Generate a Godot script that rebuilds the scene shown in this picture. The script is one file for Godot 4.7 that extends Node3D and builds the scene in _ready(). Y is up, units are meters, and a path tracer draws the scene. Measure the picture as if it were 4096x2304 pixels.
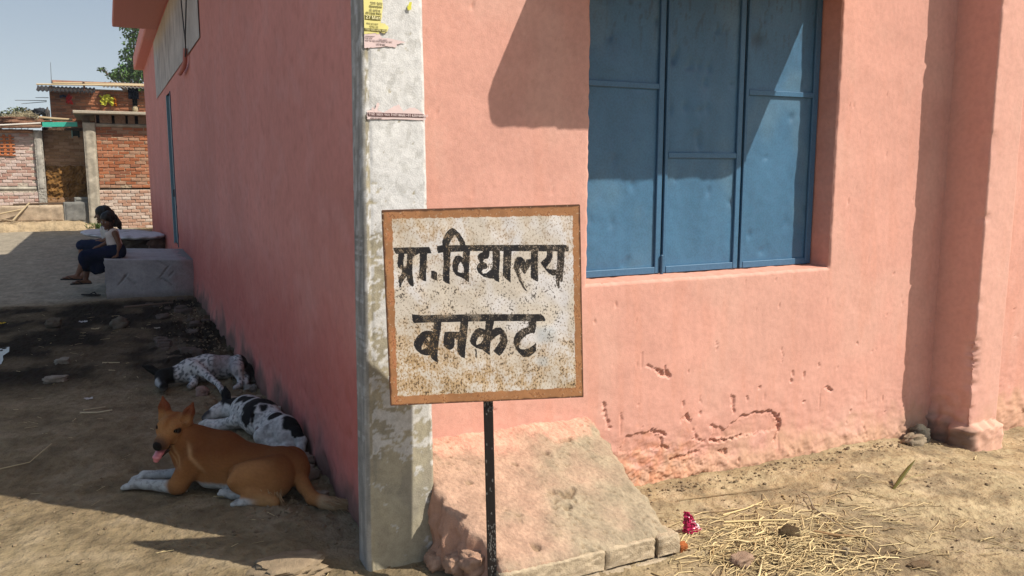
extends Node3D
# A pink school building on a village lane: leaning name board at the corner, three dogs in the shade, two girls on the door step, brick houses behind.
# All sizes in metres; the left wall runs along -z, the front wall along +x, the ground is y = 0.

const WX := 0.88        # plane of the left wall
const WZ := -3.15       # plane of the front wall
const SUN_DIR := Vector3(-0.452, -0.755, -0.476)

var n1 := FastNoiseLite.new()
var n2 := FastNoiseLite.new()
var n3 := FastNoiseLite.new()
var cell := FastNoiseLite.new()
var rng := RandomNumberGenerator.new()
var M := {}
var used_names := {}


func _ready() -> void:
	var cam := Camera3D.new()
	cam.name = "camera"
	cam.fov = 38.41
	cam.near = 0.05
	cam.far = 2000.0
	cam.position = Vector3(0, 1.5, 0)
	cam.rotation_degrees = Vector3(-8.1, -25.9, 0)
	add_child(cam)

	var env := Environment.new()
	env.background_mode = Environment.BG_SKY
	var sky := Sky.new()
	var sm := ProceduralSkyMaterial.new()
	sm.sky_top_color = Color(0.40, 0.495, 0.62)
	sm.sky_horizon_color = Color(0.775, 0.815, 0.825)
	sm.sky_curve = 0.13
	sm.ground_bottom_color = Color(0.30, 0.26, 0.21)
	sm.ground_horizon_color = Color(0.62, 0.60, 0.55)
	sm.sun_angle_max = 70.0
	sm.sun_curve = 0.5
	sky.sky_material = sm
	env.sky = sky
	env.background_energy_multiplier = 0.90
	env.tonemap_mode = Environment.TONE_MAPPER_LINEAR
	env.tonemap_exposure = 1.42
	env.sdfgi_enabled = true
	env.ssao_enabled = true
	env.ssil_enabled = true
	env.fog_enabled = true
	env.fog_density = 0.0010
	env.fog_light_color = Color(0.80, 0.83, 0.85)
	var we := WorldEnvironment.new()
	we.name = "environment"
	we.environment = env
	add_child(we)

	var sun := DirectionalLight3D.new()
	sun.name = "sun"
	sun.light_energy = 1.35
	sun.light_color = Color(1.0, 0.962, 0.90)
	sun.light_angular_distance = 0.5
	sun.shadow_enabled = true
	add_child(sun)
	sun.basis = Basis.looking_at(SUN_DIR, Vector3.UP)

	rng.seed = 7
	setup_noise()
	setup_materials()
	build_ground()
	build_school()
	build_pole()
	build_apron()
	build_sign()
	build_step_and_slab()
	build_village()
	build_trees()
	build_dogs()
	build_girls()
	build_litter()


func setup_noise() -> void:
	n1.seed = 11
	n1.noise_type = FastNoiseLite.TYPE_SIMPLEX_SMOOTH
	n1.fractal_type = FastNoiseLite.FRACTAL_FBM
	n1.fractal_octaves = 3
	n1.frequency = 1.0
	n2.seed = 23
	n2.noise_type = FastNoiseLite.TYPE_SIMPLEX
	n2.fractal_type = FastNoiseLite.FRACTAL_FBM
	n2.fractal_octaves = 4
	n2.frequency = 1.0
	n3.seed = 37
	n3.noise_type = FastNoiseLite.TYPE_SIMPLEX
	n3.fractal_type = FastNoiseLite.FRACTAL_NONE
	n3.frequency = 1.0
	cell.seed = 5
	cell.noise_type = FastNoiseLite.TYPE_CELLULAR
	cell.cellular_return_type = FastNoiseLite.RETURN_DISTANCE
	cell.fractal_type = FastNoiseLite.FRACTAL_NONE
	cell.frequency = 1.0


# ------------------------------------------------------------------ helpers
class MB:
	var v := PackedVector3Array()
	var n := PackedVector3Array()
	var c := PackedColorArray()
	var uv := PackedVector2Array()
	var idx := PackedInt32Array()

	func add(p: Vector3, nn: Vector3, col: Color, t := Vector2.ZERO) -> int:
		v.append(p)
		n.append(nn)
		c.append(col)
		uv.append(t)
		return v.size() - 1

	# corners counter-clockwise seen from outside
	func tri(a: Vector3, b: Vector3, d: Vector3, col: Color) -> void:
		var nn := (b - a).cross(d - a).normalized()
		var i := add(a, nn, col)
		add(b, nn, col)
		add(d, nn, col)
		idx.append_array(PackedInt32Array([i, i + 2, i + 1]))

	func quad(a: Vector3, b: Vector3, d: Vector3, e: Vector3, col: Color) -> void:
		var nn := (d - a).cross(e - b).normalized()
		var i := add(a, nn, col, Vector2(0, 1))
		add(b, nn, col, Vector2(1, 1))
		add(d, nn, col, Vector2(1, 0))
		add(e, nn, col, Vector2(0, 0))
		idx.append_array(PackedInt32Array([i, i + 2, i + 1, i, i + 3, i + 2]))

	# chamfered box, centred on xf
	func box(xf: Transform3D, s: Vector3, ch: float, col: Color) -> void:
		var h := s * 0.5
		ch = minf(ch, minf(h.x, minf(h.y, h.z)) * 0.9)
		if ch <= 0.0:
			for ax in 3:
				for sg in [-1.0, 1.0]:
					var q := face(h, h, ax, sg)
					quad(xf * q[0], xf * q[1], xf * q[2], xf * q[3], col)
			return
		for ax in 3:
			for sg in [-1.0, 1.0]:
				var inner := h - Vector3(ch, ch, ch)
				inner[ax] = h[ax]
				var q := face(inner, h, ax, sg)
				quad(xf * q[0], xf * q[1], xf * q[2], xf * q[3], col)
		for ax in 3:
			var a1 := (ax + 1) % 3
			var a2 := (ax + 2) % 3
			for s1 in [-1.0, 1.0]:
				for s2 in [-1.0, 1.0]:
					var p1 := Vector3.ZERO
					p1[a1] = s1 * h[a1]
					p1[a2] = s2 * (h[a2] - ch)
					var p2 := Vector3.ZERO
					p2[a1] = s1 * (h[a1] - ch)
					p2[a2] = s2 * h[a2]
					var e := Vector3.ZERO
					e[ax] = h[ax] - ch
					if (p2 - p1).cross(e).dot(p1 + p2) > 0:
						quad(xf * (p1 - e), xf * (p2 - e), xf * (p2 + e), xf * (p1 + e), col)
					else:
						quad(xf * (p1 + e), xf * (p2 + e), xf * (p2 - e), xf * (p1 - e), col)
		for sx in [-1.0, 1.0]:
			for sy in [-1.0, 1.0]:
				for sz in [-1.0, 1.0]:
					var a := Vector3(sx * h.x, sy * (h.y - ch), sz * (h.z - ch))
					var b := Vector3(sx * (h.x - ch), sy * h.y, sz * (h.z - ch))
					var d := Vector3(sx * (h.x - ch), sy * (h.y - ch), sz * h.z)
					if sx * sy * sz > 0:
						tri(xf * a, xf * b, xf * d, col)
					else:
						tri(xf * a, xf * d, xf * b, col)

	func face(inner: Vector3, h: Vector3, ax: int, sg: float) -> Array:
		var a1 := (ax + 1) % 3
		var a2 := (ax + 2) % 3
		var out := []
		var seq := [[-1, -1], [1, -1], [1, 1], [-1, 1]] if sg > 0 else [[-1, -1], [-1, 1], [1, 1], [1, -1]]
		for k in seq:
			var p := Vector3.ZERO
			p[ax] = sg * h[ax]
			p[a1] = k[0] * inner[a1]
			p[a2] = k[1] * inner[a2]
			out.append(p)
		return out

	# tube along points, smooth sides
	func tube(pts: Array, radii: Array, sides: int, col: Color, flat := 1.0, caps := true) -> void:
		var m := pts.size()
		var up := Vector3(0.13, 1, 0.07).normalized()
		var base := v.size()
		var prev := Vector3.ZERO
		for i in m:
			var d: Vector3 = (pts[mini(i + 1, m - 1)] - pts[maxi(i - 1, 0)]).normalized()
			var s: Vector3 = d.cross(up) if i == 0 else prev - d * prev.dot(d)
			if s.length() < 1e-4:
				s = d.cross(Vector3(1, 0.1, 0))
			s = s.normalized()
			prev = s
			var t := s.cross(d).normalized()
			for k in sides:
				var a := TAU * k / sides
				var o := s * cos(a) + t * sin(a) * flat
				add(pts[i] + o * radii[i], (s * cos(a) * flat + t * sin(a)).normalized(), col, Vector2(float(k) / sides, float(i) / maxf(1, m - 1)))
		for i in m - 1:
			for k in sides:
				var a := base + i * sides + k
				var b := base + i * sides + (k + 1) % sides
				idx.append_array(PackedInt32Array([a, b, b + sides, a, b + sides, a + sides]))
		if caps:
			for e in [0, m - 1]:
				var ring: int = base + e * sides
				var cc := Vector3.ZERO
				for k in sides:
					cc += v[ring + k]
				cc /= sides
				for k in sides:
					if e == 0:
						tri(cc, v[ring + k], v[ring + (k + 1) % sides], col)
					else:
						tri(cc, v[ring + (k + 1) % sides], v[ring + k], col)

	func append(o: MB, xf := Transform3D.IDENTITY) -> void:
		var base := v.size()
		for i in o.v.size():
			v.append(xf * o.v[i])
			n.append((xf.basis * o.n[i]).normalized())
		c.append_array(o.c)
		uv.append_array(o.uv)
		for i in o.idx:
			idx.append(i + base)

	func smooth() -> void:
		n.resize(v.size())
		n.fill(Vector3.ZERO)
		for i in range(0, idx.size(), 3):
			var a := idx[i]
			var b := idx[i + 1]
			var d := idx[i + 2]
			var f := (v[d] - v[a]).cross(v[b] - v[a])
			n[a] += f
			n[b] += f
			n[d] += f
		for i in n.size():
			n[i] = n[i].normalized()

	func mesh(mat: Material) -> ArrayMesh:
		var am := ArrayMesh.new()
		var arr := []
		arr.resize(Mesh.ARRAY_MAX)
		arr[Mesh.ARRAY_VERTEX] = v
		arr[Mesh.ARRAY_NORMAL] = n
		arr[Mesh.ARRAY_COLOR] = c
		arr[Mesh.ARRAY_TEX_UV] = uv
		arr[Mesh.ARRAY_INDEX] = idx
		am.add_surface_from_arrays(Mesh.PRIMITIVE_TRIANGLES, arr)
		am.surface_set_material(0, mat)
		return am


# indexed sheet of nu x nv points; normal is (dP/du x dP/dv), or its opposite with flip; smooth normals
func sheet(P: PackedVector3Array, C: PackedColorArray, nu: int, nv: int, flip := false, skip := PackedByteArray(), UV := PackedVector2Array()) -> MB:
	var m := MB.new()
	m.v = P
	m.c = C
	if UV.size() == P.size():
		m.uv = UV
	else:
		m.uv.resize(P.size())
	var id := PackedInt32Array()
	id.resize((nu - 1) * (nv - 1) * 6)
	var k := 0
	var has := skip.size() > 0
	for j in nv - 1:
		for i in nu - 1:
			var a := j * nu + i
			if has and skip[a]:
				continue
			if flip:
				id[k] = a
				id[k + 1] = a + 1
				id[k + 2] = a + nu + 1
				id[k + 3] = a
				id[k + 4] = a + nu + 1
				id[k + 5] = a + nu
			else:
				id[k] = a
				id[k + 1] = a + nu + 1
				id[k + 2] = a + 1
				id[k + 3] = a
				id[k + 4] = a + nu
				id[k + 5] = a + nu + 1
			k += 6
	id.resize(k)
	m.idx = id
	m.smooth()
	return m


func numbered(called: String, under: Node) -> String:
	var key := str(under.get_instance_id()) + called
	var k: int = used_names.get(key, 0)
	used_names[key] = k + 1
	return called if k == 0 else "%s_%03d" % [called, k]


func obj(called: String, mesh: Mesh, under: Node = null) -> MeshInstance3D:
	var host: Node = under if under else self
	var o := MeshInstance3D.new()
	o.name = numbered(called, host)
	o.mesh = mesh
	host.add_child(o, true)
	return o


func part(called: String, m: MB, mat: Material, under: Node = null) -> MeshInstance3D:
	return obj(called, m.mesh(mat), under)


func thing(called: String, label: String, category: String, at := Vector3.ZERO, group := "") -> Node3D:
	var o := Node3D.new()
	o.name = numbered(called, self)
	add_child(o, true)
	o.position = at
	tag(o, label, category, group)
	return o


func tag(o: Node, label: String, category: String, group := "", kind := "") -> Node:
	if label:
		o.set_meta("label", label)
	if category:
		o.set_meta("category", category)
	if group:
		o.set_meta("group", group)
	if kind:
		o.set_meta("kind", kind)
	return o


func lin(r: float, g: float, b: float) -> Color:
	return Color(r, g, b)


func steps(marks: Array) -> PackedFloat32Array:
	# marks: [start, [end, step], [end, step] ...]
	var out := PackedFloat32Array([marks[0]])
	var x: float = marks[0]
	for k in range(1, marks.size()):
		var e: float = marks[k][0]
		var m := maxi(1, int(round(absf(e - x) / marks[k][1])))
		for i in m:
			out.append(x + (e - x) * (i + 1) / m)
		x = e
	return out


func sm01(a: float, b: float, x: float) -> float:
	return smoothstep(a, b, x)


func seg_d(p: Vector2, a: Vector2, b: Vector2) -> float:
	var ab := b - a
	var t := clampf((p - a).dot(ab) / maxf(ab.length_squared(), 1e-9), 0.0, 1.0)
	return p.distance_to(a + ab * t)


func at_xf(p: Vector3, e := Vector3.ZERO) -> Transform3D:
	return Transform3D(Basis.from_euler(e), p)


func rock(m: MB, at: Vector3, s: Vector3, sd: float, col: Color, res := 7, rough := 0.35) -> void:
	# a lump: cube sphere pushed about by noise
	var sub := MB.new()
	for ax in 3:
		for sg in [-1.0, 1.0]:
			var a1 := (ax + 1) % 3
			var a2 := (ax + 2) % 3
			var base := sub.v.size()
			for j in res:
				for i in res:
					var p := Vector3.ZERO
					p[ax] = sg
					p[a1] = -1.0 + 2.0 * i / (res - 1)
					p[a2] = -1.0 + 2.0 * j / (res - 1)
					var q := p.normalized().lerp(p * 0.8, 0.35)
					var r := 1.0 + rough * n1.get_noise_3dv(q * 0.8 + Vector3(sd * 7.1, sd * 3.3, sd)) + rough * 0.3 * n3.get_noise_3dv(q * 2.7 + Vector3(sd, 1, 2))
					var cc := col * (0.88 + 0.3 * n1.get_noise_3dv(q * 1.7 + Vector3(sd, sd, 0)))
					cc.a = 1
					sub.add(at + q * r * s * 0.5, Vector3.UP, cc)
			for j in res - 1:
				for i in res - 1:
					var a := base + j * res + i
					if sg > 0:
						sub.idx.append_array(PackedInt32Array([a, a + res + 1, a + 1, a, a + res, a + res + 1]))
					else:
						sub.idx.append_array(PackedInt32Array([a, a + 1, a + res + 1, a, a + res + 1, a + res]))
	sub.smooth()
	m.append(sub)


# ------------------------------------------------------------------ rounded bodies: distance field and surface nets
class Field:
	var o: Vector3
	var h: float
	var nx: int
	var ny: int
	var nz: int
	var f := PackedFloat32Array()

	func start(lo: Vector3, hi: Vector3, step: float) -> void:
		o = lo
		h = step
		nx = int((hi.x - lo.x) / h) + 2
		ny = int((hi.y - lo.y) / h) + 2
		nz = int((hi.z - lo.z) / h) + 2
		f.resize(nx * ny * nz)
		f.fill(1.0)

	# tapered capsule a-b, radii ra, rb; k joins it smoothly; sq squashes along dir; cut takes it away
	func bone(a: Vector3, b: Vector3, ra: float, rb: float, k := 0.02, sq := Vector3.ONE, cut := false) -> void:
		var rm := maxf(ra, rb) * 1.0 + k + h * 2.0
		var big := Vector3(1.0 / sq.x, 1.0 / sq.y, 1.0 / sq.z) * rm
		var lo := a.min(b) - big
		var hi := a.max(b) + big
		var x0 := maxi(0, int((lo.x - o.x) / h))
		var x1 := mini(nx - 1, int((hi.x - o.x) / h) + 1)
		var y0 := maxi(0, int((lo.y - o.y) / h))
		var y1 := mini(ny - 1, int((hi.y - o.y) / h) + 1)
		var z0 := maxi(0, int((lo.z - o.z) / h))
		var z1 := mini(nz - 1, int((hi.z - o.z) / h) + 1)
		var ab := (b - a) * sq
		var il := 1.0 / maxf(ab.length_squared(), 1e-9)
		var dr := rb - ra
		var soft := 1.0 / maxf(sq.x, maxf(sq.y, sq.z))
		for z in range(z0, z1 + 1):
			for y in range(y0, y1 + 1):
				var row := (z * ny + y) * nx
				for x in range(x0, x1 + 1):
					var p := (o + Vector3(x, y, z) * h - a) * sq
					var t := clampf(p.dot(ab) * il, 0.0, 1.0)
					var d := ((p - ab * t).length() - ra - dr * t) * soft
					var g := f[row + x]
					if cut:
						d = -d
						var e := maxf(k - absf(g - d), 0.0)
						f[row + x] = maxf(g, d) + (e * e * 0.25 / k if k > 0.0 else 0.0)
					else:
						var e := maxf(k - absf(g - d), 0.0)
						f[row + x] = minf(g, d) - (e * e * 0.25 / k if k > 0.0 else 0.0)

	func chain(pts: Array, k := 0.02, sq := Vector3.ONE) -> void:
		# pts: [Vector3, radius, Vector3, radius, ...]
		for i in range(0, pts.size() - 2, 2):
			bone(pts[i], pts[i + 2], pts[i + 1], pts[i + 3], k, sq)

	func floor_cut(y: float) -> void:
		for z in nz:
			for j in ny:
				var d := y - (o.y + j * h)
				if d < -h * 3.0:
					continue
				var row := (z * ny + j) * nx
				for x in nx:
					f[row + x] = maxf(f[row + x], d)

	func nets() -> MB:
		var m := MB.new()
		var id := PackedInt32Array()
		id.resize(nx * ny * nz)
		id.fill(-1)
		var sx := 1
		var sy := nx
		var sz := nx * ny
		var lim := h * 1.8
		for z in nz - 1:
			for y in ny - 1:
				var row := (z * ny + y) * nx
				for x in nx - 1:
					var i := row + x
					var f0 := f[i]
					if f0 > lim or f0 < -lim:
						continue
					var g := [f0, f[i + sx], f[i + sy], f[i + sx + sy], f[i + sz], f[i + sx + sz], f[i + sy + sz], f[i + sx + sy + sz]]
					var inside := 0
					for q in 8:
						if g[q] < 0.0:
							inside += 1
					if inside == 0 or inside == 8:
						continue
					var acc := Vector3.ZERO
					var cnt := 0
					for e in EDGES:
						var u: float = g[e[0]]
						var w: float = g[e[1]]
						if (u < 0.0) != (w < 0.0):
							var t := u / (u - w)
							acc += CORN[e[0]].lerp(CORN[e[1]], t)
							cnt += 1
					var p := acc / cnt
					var gr := Vector3(g[1] - g[0] + g[3] - g[2] + g[5] - g[4] + g[7] - g[6], g[2] - g[0] + g[3] - g[1] + g[6] - g[4] + g[7] - g[5], g[4] - g[0] + g[5] - g[1] + g[6] - g[2] + g[7] - g[3])
					id[i] = m.add(o + (Vector3(x, y, z) + p) * h, gr.normalized(), Color.WHITE)
		for z in range(1, nz - 1):
			for y in range(1, ny - 1):
				var row := (z * ny + y) * nx
				for x in range(1, nx - 1):
					var i := row + x
					var f0 := f[i]
					if f0 > lim or f0 < -lim:
						continue
					var ins := f0 < 0.0
					if ins != (f[i + sx] < 0.0):
						quadi(m, id[i], id[i - sy], id[i - sy - sz], id[i - sz], ins)
					if ins != (f[i + sy] < 0.0):
						quadi(m, id[i], id[i - sz], id[i - sz - sx], id[i - sx], ins)
					if ins != (f[i + sz] < 0.0):
						quadi(m, id[i], id[i - sx], id[i - sx - sy], id[i - sy], ins)
		return m

	func quadi(m: MB, a: int, b: int, d: int, e: int, ins: bool) -> void:
		if a < 0 or b < 0 or d < 0 or e < 0:
			return
		if ins:
			m.idx.append_array(PackedInt32Array([a, d, b, a, e, d]))
		else:
			m.idx.append_array(PackedInt32Array([a, b, d, a, d, e]))

	const CORN := [Vector3(0, 0, 0), Vector3(1, 0, 0), Vector3(0, 1, 0), Vector3(1, 1, 0), Vector3(0, 0, 1), Vector3(1, 0, 1), Vector3(0, 1, 1), Vector3(1, 1, 1)]
	const EDGES := [[0, 1], [2, 3], [4, 5], [6, 7], [0, 2], [1, 3], [4, 6], [5, 7], [0, 4], [1, 5], [2, 6], [3, 7]]


# ------------------------------------------------------------------ materials and textures
func noise_bytes(size: int, freq: float, octaves: int, sd: int, kind := FastNoiseLite.TYPE_SIMPLEX, cells := false) -> PackedByteArray:
	var f := FastNoiseLite.new()
	f.seed = sd
	f.noise_type = FastNoiseLite.TYPE_CELLULAR if cells else kind
	f.frequency = freq
	f.fractal_octaves = octaves
	if cells:
		f.fractal_type = FastNoiseLite.FRACTAL_NONE
		f.cellular_return_type = FastNoiseLite.RETURN_DISTANCE
	var im := f.get_seamless_image(size, size)
	im.convert(Image.FORMAT_L8)
	return im.get_data()


func grey_tex(b: PackedByteArray, size: int) -> ImageTexture:
	var im := Image.create_from_data(size, size, false, Image.FORMAT_L8, b)
	im.convert(Image.FORMAT_RGB8)
	return ImageTexture.create_from_image(im)


# a weighted sum of layers, squeezed to lo..hi (linear), as a colour multiplier
func mix_tex(layers: Array, size: int, lo: float, hi: float) -> Array:
	var out := PackedByteArray()
	out.resize(size * size)
	var raw := PackedByteArray()
	raw.resize(size * size)
	var lut := PackedByteArray()
	for i in 256:
		lut.append(int(clampf(pow(lerpf(lo, hi, i / 255.0), 1.0 / 2.2), 0, 1) * 255.0))
	for i in size * size:
		var s := 0.0
		for l in layers:
			s += l[0][i] * l[1]
		var k := int(clampf(s, 0, 255))
		raw[i] = k
		out[i] = lut[k]
	return [grey_tex(out, size), grey_tex(raw, size)]


func mat(called: String, tex: Array, scale: float, bump_cm: float, rough := 0.9, spec := 0.3, world := true) -> StandardMaterial3D:
	var m := StandardMaterial3D.new()
	m.resource_name = called
	m.vertex_color_use_as_albedo = true
	m.roughness = rough
	m.metallic_specular = spec
	if tex.size():
		m.albedo_texture = tex[0]
		m.uv1_triplanar = true
		m.uv1_world_triplanar = world
		m.uv1_scale = Vector3.ONE * scale
		if bump_cm > 0.0:
			m.heightmap_enabled = true
			m.heightmap_texture = tex[1]
			m.heightmap_scale = bump_cm
	M[called] = m
	return m


func setup_materials() -> void:
	var fine := noise_bytes(512, 0.02, 5, 1)
	var grit := noise_bytes(512, 0.09, 2, 2)
	var crumbs := noise_bytes(512, 0.045, 1, 3, FastNoiseLite.TYPE_SIMPLEX, true)
	var broad := noise_bytes(512, 0.008, 4, 4)
	var plaster := mix_tex([[fine, 0.45], [grit, 0.3], [broad, 0.25]], 512, 0.84, 1.08)
	var soil := mix_tex([[fine, 0.6], [grit, 0.25], [crumbs, 0.35]], 512, 0.55, 1.25)
	var stone := mix_tex([[broad, 0.35], [grit, 0.4], [fine, 0.35]], 512, 0.62, 1.15)
	var soft := mix_tex([[grit, 0.6], [fine, 0.4]], 512, 0.75, 1.1)
	mat("plaster", plaster, 2.3, 0.10, 0.88, 0.25)
	mat("wall_shade", plaster, 1.3, 0.07, 0.85, 0.25)
	mat("soil", soil, 1.35, 1.1, 0.97, 0.15)
	mat("concrete", stone, 2.6, 0.12, 0.92, 0.25)
	mat("stone", stone, 3.3, 0.45, 0.95, 0.2)
	mat("brick", stone, 3.1, 0.5, 0.95, 0.2)
	mat("mud", soil, 0.9, 2.5, 0.97, 0.15)
	mat("blue_paint", soft, 1.4, 0.02, 0.42, 0.5)
	mat("black_paint", stone, 6.0, 0.05, 0.5, 0.4)
	mat("rusty", stone, 5.0, 0.08, 0.7, 0.35)
	mat("fur", soft, 7.0, 0.12, 0.85, 0.2)
	mat("skin", [], 1.0, 0.0, 0.55, 0.4)
	mat("cloth", soft, 9.0, 0.08, 0.95, 0.1)
	mat("hair", soft, 14.0, 0.1, 0.45, 0.4)
	mat("plain", [], 1.0, 0.0, 0.85, 0.2)
	mat("wood", soft, 6.0, 0.1, 0.8, 0.25)
	mat("straw", [], 1.0, 0.0, 0.6, 0.35)
	var leaf := mat("leaf", [], 1.0, 0.0, 0.5, 0.4)
	leaf.backlight_enabled = true
	leaf.backlight = Color(0.35, 0.4, 0.2)
	var gloss := mat("gloss", [], 1.0, 0.0, 0.2, 0.5)
	gloss.vertex_color_use_as_albedo = true
	var paper := mat("paper", [], 1.0, 0.0, 0.8, 0.2)
	paper.vertex_color_use_as_albedo = true
	var water := mat("water", [], 1.0, 0.0, 0.06, 0.5)
	water.vertex_color_use_as_albedo = true


# ------------------------------------------------------------------ the ground
func gh(x: float, z: float) -> float:
	var h := 0.0
	h -= 0.10 * sm01(3.7, 4.9, x) * sm01(-5.0, -3.3, z)
	h -= 0.035 * exp(-(pow(x - 0.95, 2) + pow(z + 2.72, 2)) / 0.2)
	h += 0.022 * n1.get_noise_2d(x * 0.9, z * 0.9)
	return h


func gh_fine(x: float, z: float) -> float:
	var lane := sm01(-10.3, -11.2, z) * sm01(0.5, -0.3, x)
	var rubble := sm01(1.0, 0.0, absf(x - 0.78) / 0.55) * sm01(-3.2, -3.9, z) * sm01(-10.9, -10.0, z)
	var wet := wetness(x, z)
	var k := 0.004 * n2.get_noise_2d(x * 5.0, z * 5.0) + 0.0016 * n3.get_noise_2d(x * 21.0, z * 21.0)
	var clod := maxf(0.0, n2.get_noise_2d(x * 13.0 + 40.0, z * 13.0) - 0.12)
	k += clod * (0.010 + 0.03 * rubble + 0.012 * wet)
	k += 0.028 * rubble * n2.get_noise_2d(x * 3.6, z * 3.6 + 9.0)
	return k * (1.0 - 0.75 * lane)


func wetness(x: float, z: float) -> float:
	var w := sm01(-6.0, -6.9, z) * sm01(-10.75, -10.2, z)
	w *= sm01(1.0, 0.2, absf(x + 0.35) - 1.15 + 0.5 * n1.get_noise_2d(x * 0.9, z * 0.7))
	w *= 0.55 + 0.45 * sm01(-0.3, 0.15, n1.get_noise_2d(x * 1.3 + 5.0, z * 0.8))
	return clampf(w, 0.0, 1.0)


func ground_color(x: float, z: float) -> Color:
	var c := Color(0.375, 0.298, 0.187)
	var a := n1.get_noise_2d(x * 0.55 + 3.0, z * 0.55)
	var b := n2.get_noise_2d(x * 2.6, z * 2.6 + 7.0)
	c = c.lerp(Color(0.30, 0.215, 0.125), clampf(0.5 + 0.9 * a, 0, 1) * 0.6)
	c = c.lerp(Color(0.46, 0.37, 0.25), sm01(0.05, 0.5, b) * 0.55)
	c = c.lerp(Color(0.20, 0.155, 0.10), sm01(0.1, 0.55, -b) * 0.55)
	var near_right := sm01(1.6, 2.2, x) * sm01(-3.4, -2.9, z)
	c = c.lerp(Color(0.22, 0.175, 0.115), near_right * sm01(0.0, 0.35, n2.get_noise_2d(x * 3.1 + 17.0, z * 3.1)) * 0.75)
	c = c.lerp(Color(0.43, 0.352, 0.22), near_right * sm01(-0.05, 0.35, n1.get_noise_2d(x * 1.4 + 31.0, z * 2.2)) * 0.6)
	var heap := exp(-pow((x - 2.33) / 0.36, 2) - pow((z + 2.28) / 0.22, 2)) + 0.5 * exp(-pow((x - 2.75) / 0.3, 2) - pow((z + 2.1) / 0.16, 2))
	c = c.lerp(Color(0.13, 0.095, 0.06), clampf(heap * (0.7 + 0.8 * b), 0.0, 0.85))
	var w := wetness(x, z)
	c = c.lerp(Color(0.024, 0.020, 0.017), w * 0.95)
	var lane := sm01(-10.4, -11.0, z) * sm01(0.9, 0.4, x)
	c = c.lerp(Color(0.56, 0.50, 0.40) * (1.0 + 0.25 * b), lane * 0.8)
	var drypale := sm01(0.6, 0.0, absf(x - 0.42) / 0.5) * sm01(-6.0, -6.6, z) * sm01(-8.4, -7.6, z)
	c = c.lerp(Color(0.30, 0.25, 0.18), drypale * 0.7 * sm01(-0.25, 0.1, b))
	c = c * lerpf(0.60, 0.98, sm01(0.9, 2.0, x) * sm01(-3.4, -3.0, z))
	var d := n3.get_noise_2d(x * 9.0, z * 9.0) * 0.10 + 1.0
	c = c * d
	c.a = 1.0
	return c


func build_ground() -> void:
	var xs := steps([-400.0, [-60.0, 40.0], [-12.0, 3.0], [-4.0, 0.4], [-1.9, 0.06], [4.9, 0.0125], [7.0, 0.08], [14.0, 0.8], [60.0, 5.0], [400.0, 40.0]])
	var zs := steps([12.0, [2.0, 1.0], [-1.2, 0.3], [-1.75, 0.05], [-4.3, 0.0125], [-6.5, 0.022], [-9.0, 0.035], [-12.0, 0.05], [-26.0, 0.14], [-60.0, 2.0], [-200.0, 14.0], [-500.0, 60.0]])
	var P := PackedVector3Array()
	var C := PackedColorArray()
	P.resize(xs.size() * zs.size())
	C.resize(P.size())
	var k := 0
	for z in zs:
		for x in xs:
			var y := 0.0
			var far := z < -30.0 or absf(x) > 12.0
			var hidden := x > WX + 0.25 and z < WZ - 0.3
			if not far and not hidden:
				y = gh(x, z) + gh_fine(x, z)
			P[k] = Vector3(x, y, z)
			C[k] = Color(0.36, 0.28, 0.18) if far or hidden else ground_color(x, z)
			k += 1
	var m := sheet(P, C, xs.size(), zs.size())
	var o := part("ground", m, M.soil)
	o.set_meta("kind", "structure")
	o.set_meta("label", "dry brown village earth with a dark wet patch in the shade")


# ------------------------------------------------------------------ the school
const PINK := Color(0.635, 0.342, 0.282)
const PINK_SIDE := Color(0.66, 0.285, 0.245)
const BLUE := Color(0.058, 0.160, 0.282)
const WIN_L := 1.905
const WIN_R := 3.38
const WIN_B := 0.995
const WIN_T := 2.47
const SHUT_Z := -3.29


func wob(x: float, y: float) -> Vector2:
	return Vector2(0.0035 * n1.get_noise_2d(y * 2.3, x * 0.6 + 9.0) + 0.0014 * n3.get_noise_2d(y * 17.0, x * 3.0), 0.003 * n1.get_noise_2d(x * 1.9 + 4.0, y * 0.6) + 0.0015 * n3.get_noise_2d(x * 15.0, y * 3.0))


func wall_low(x: float) -> float:
	return 0.02


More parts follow.
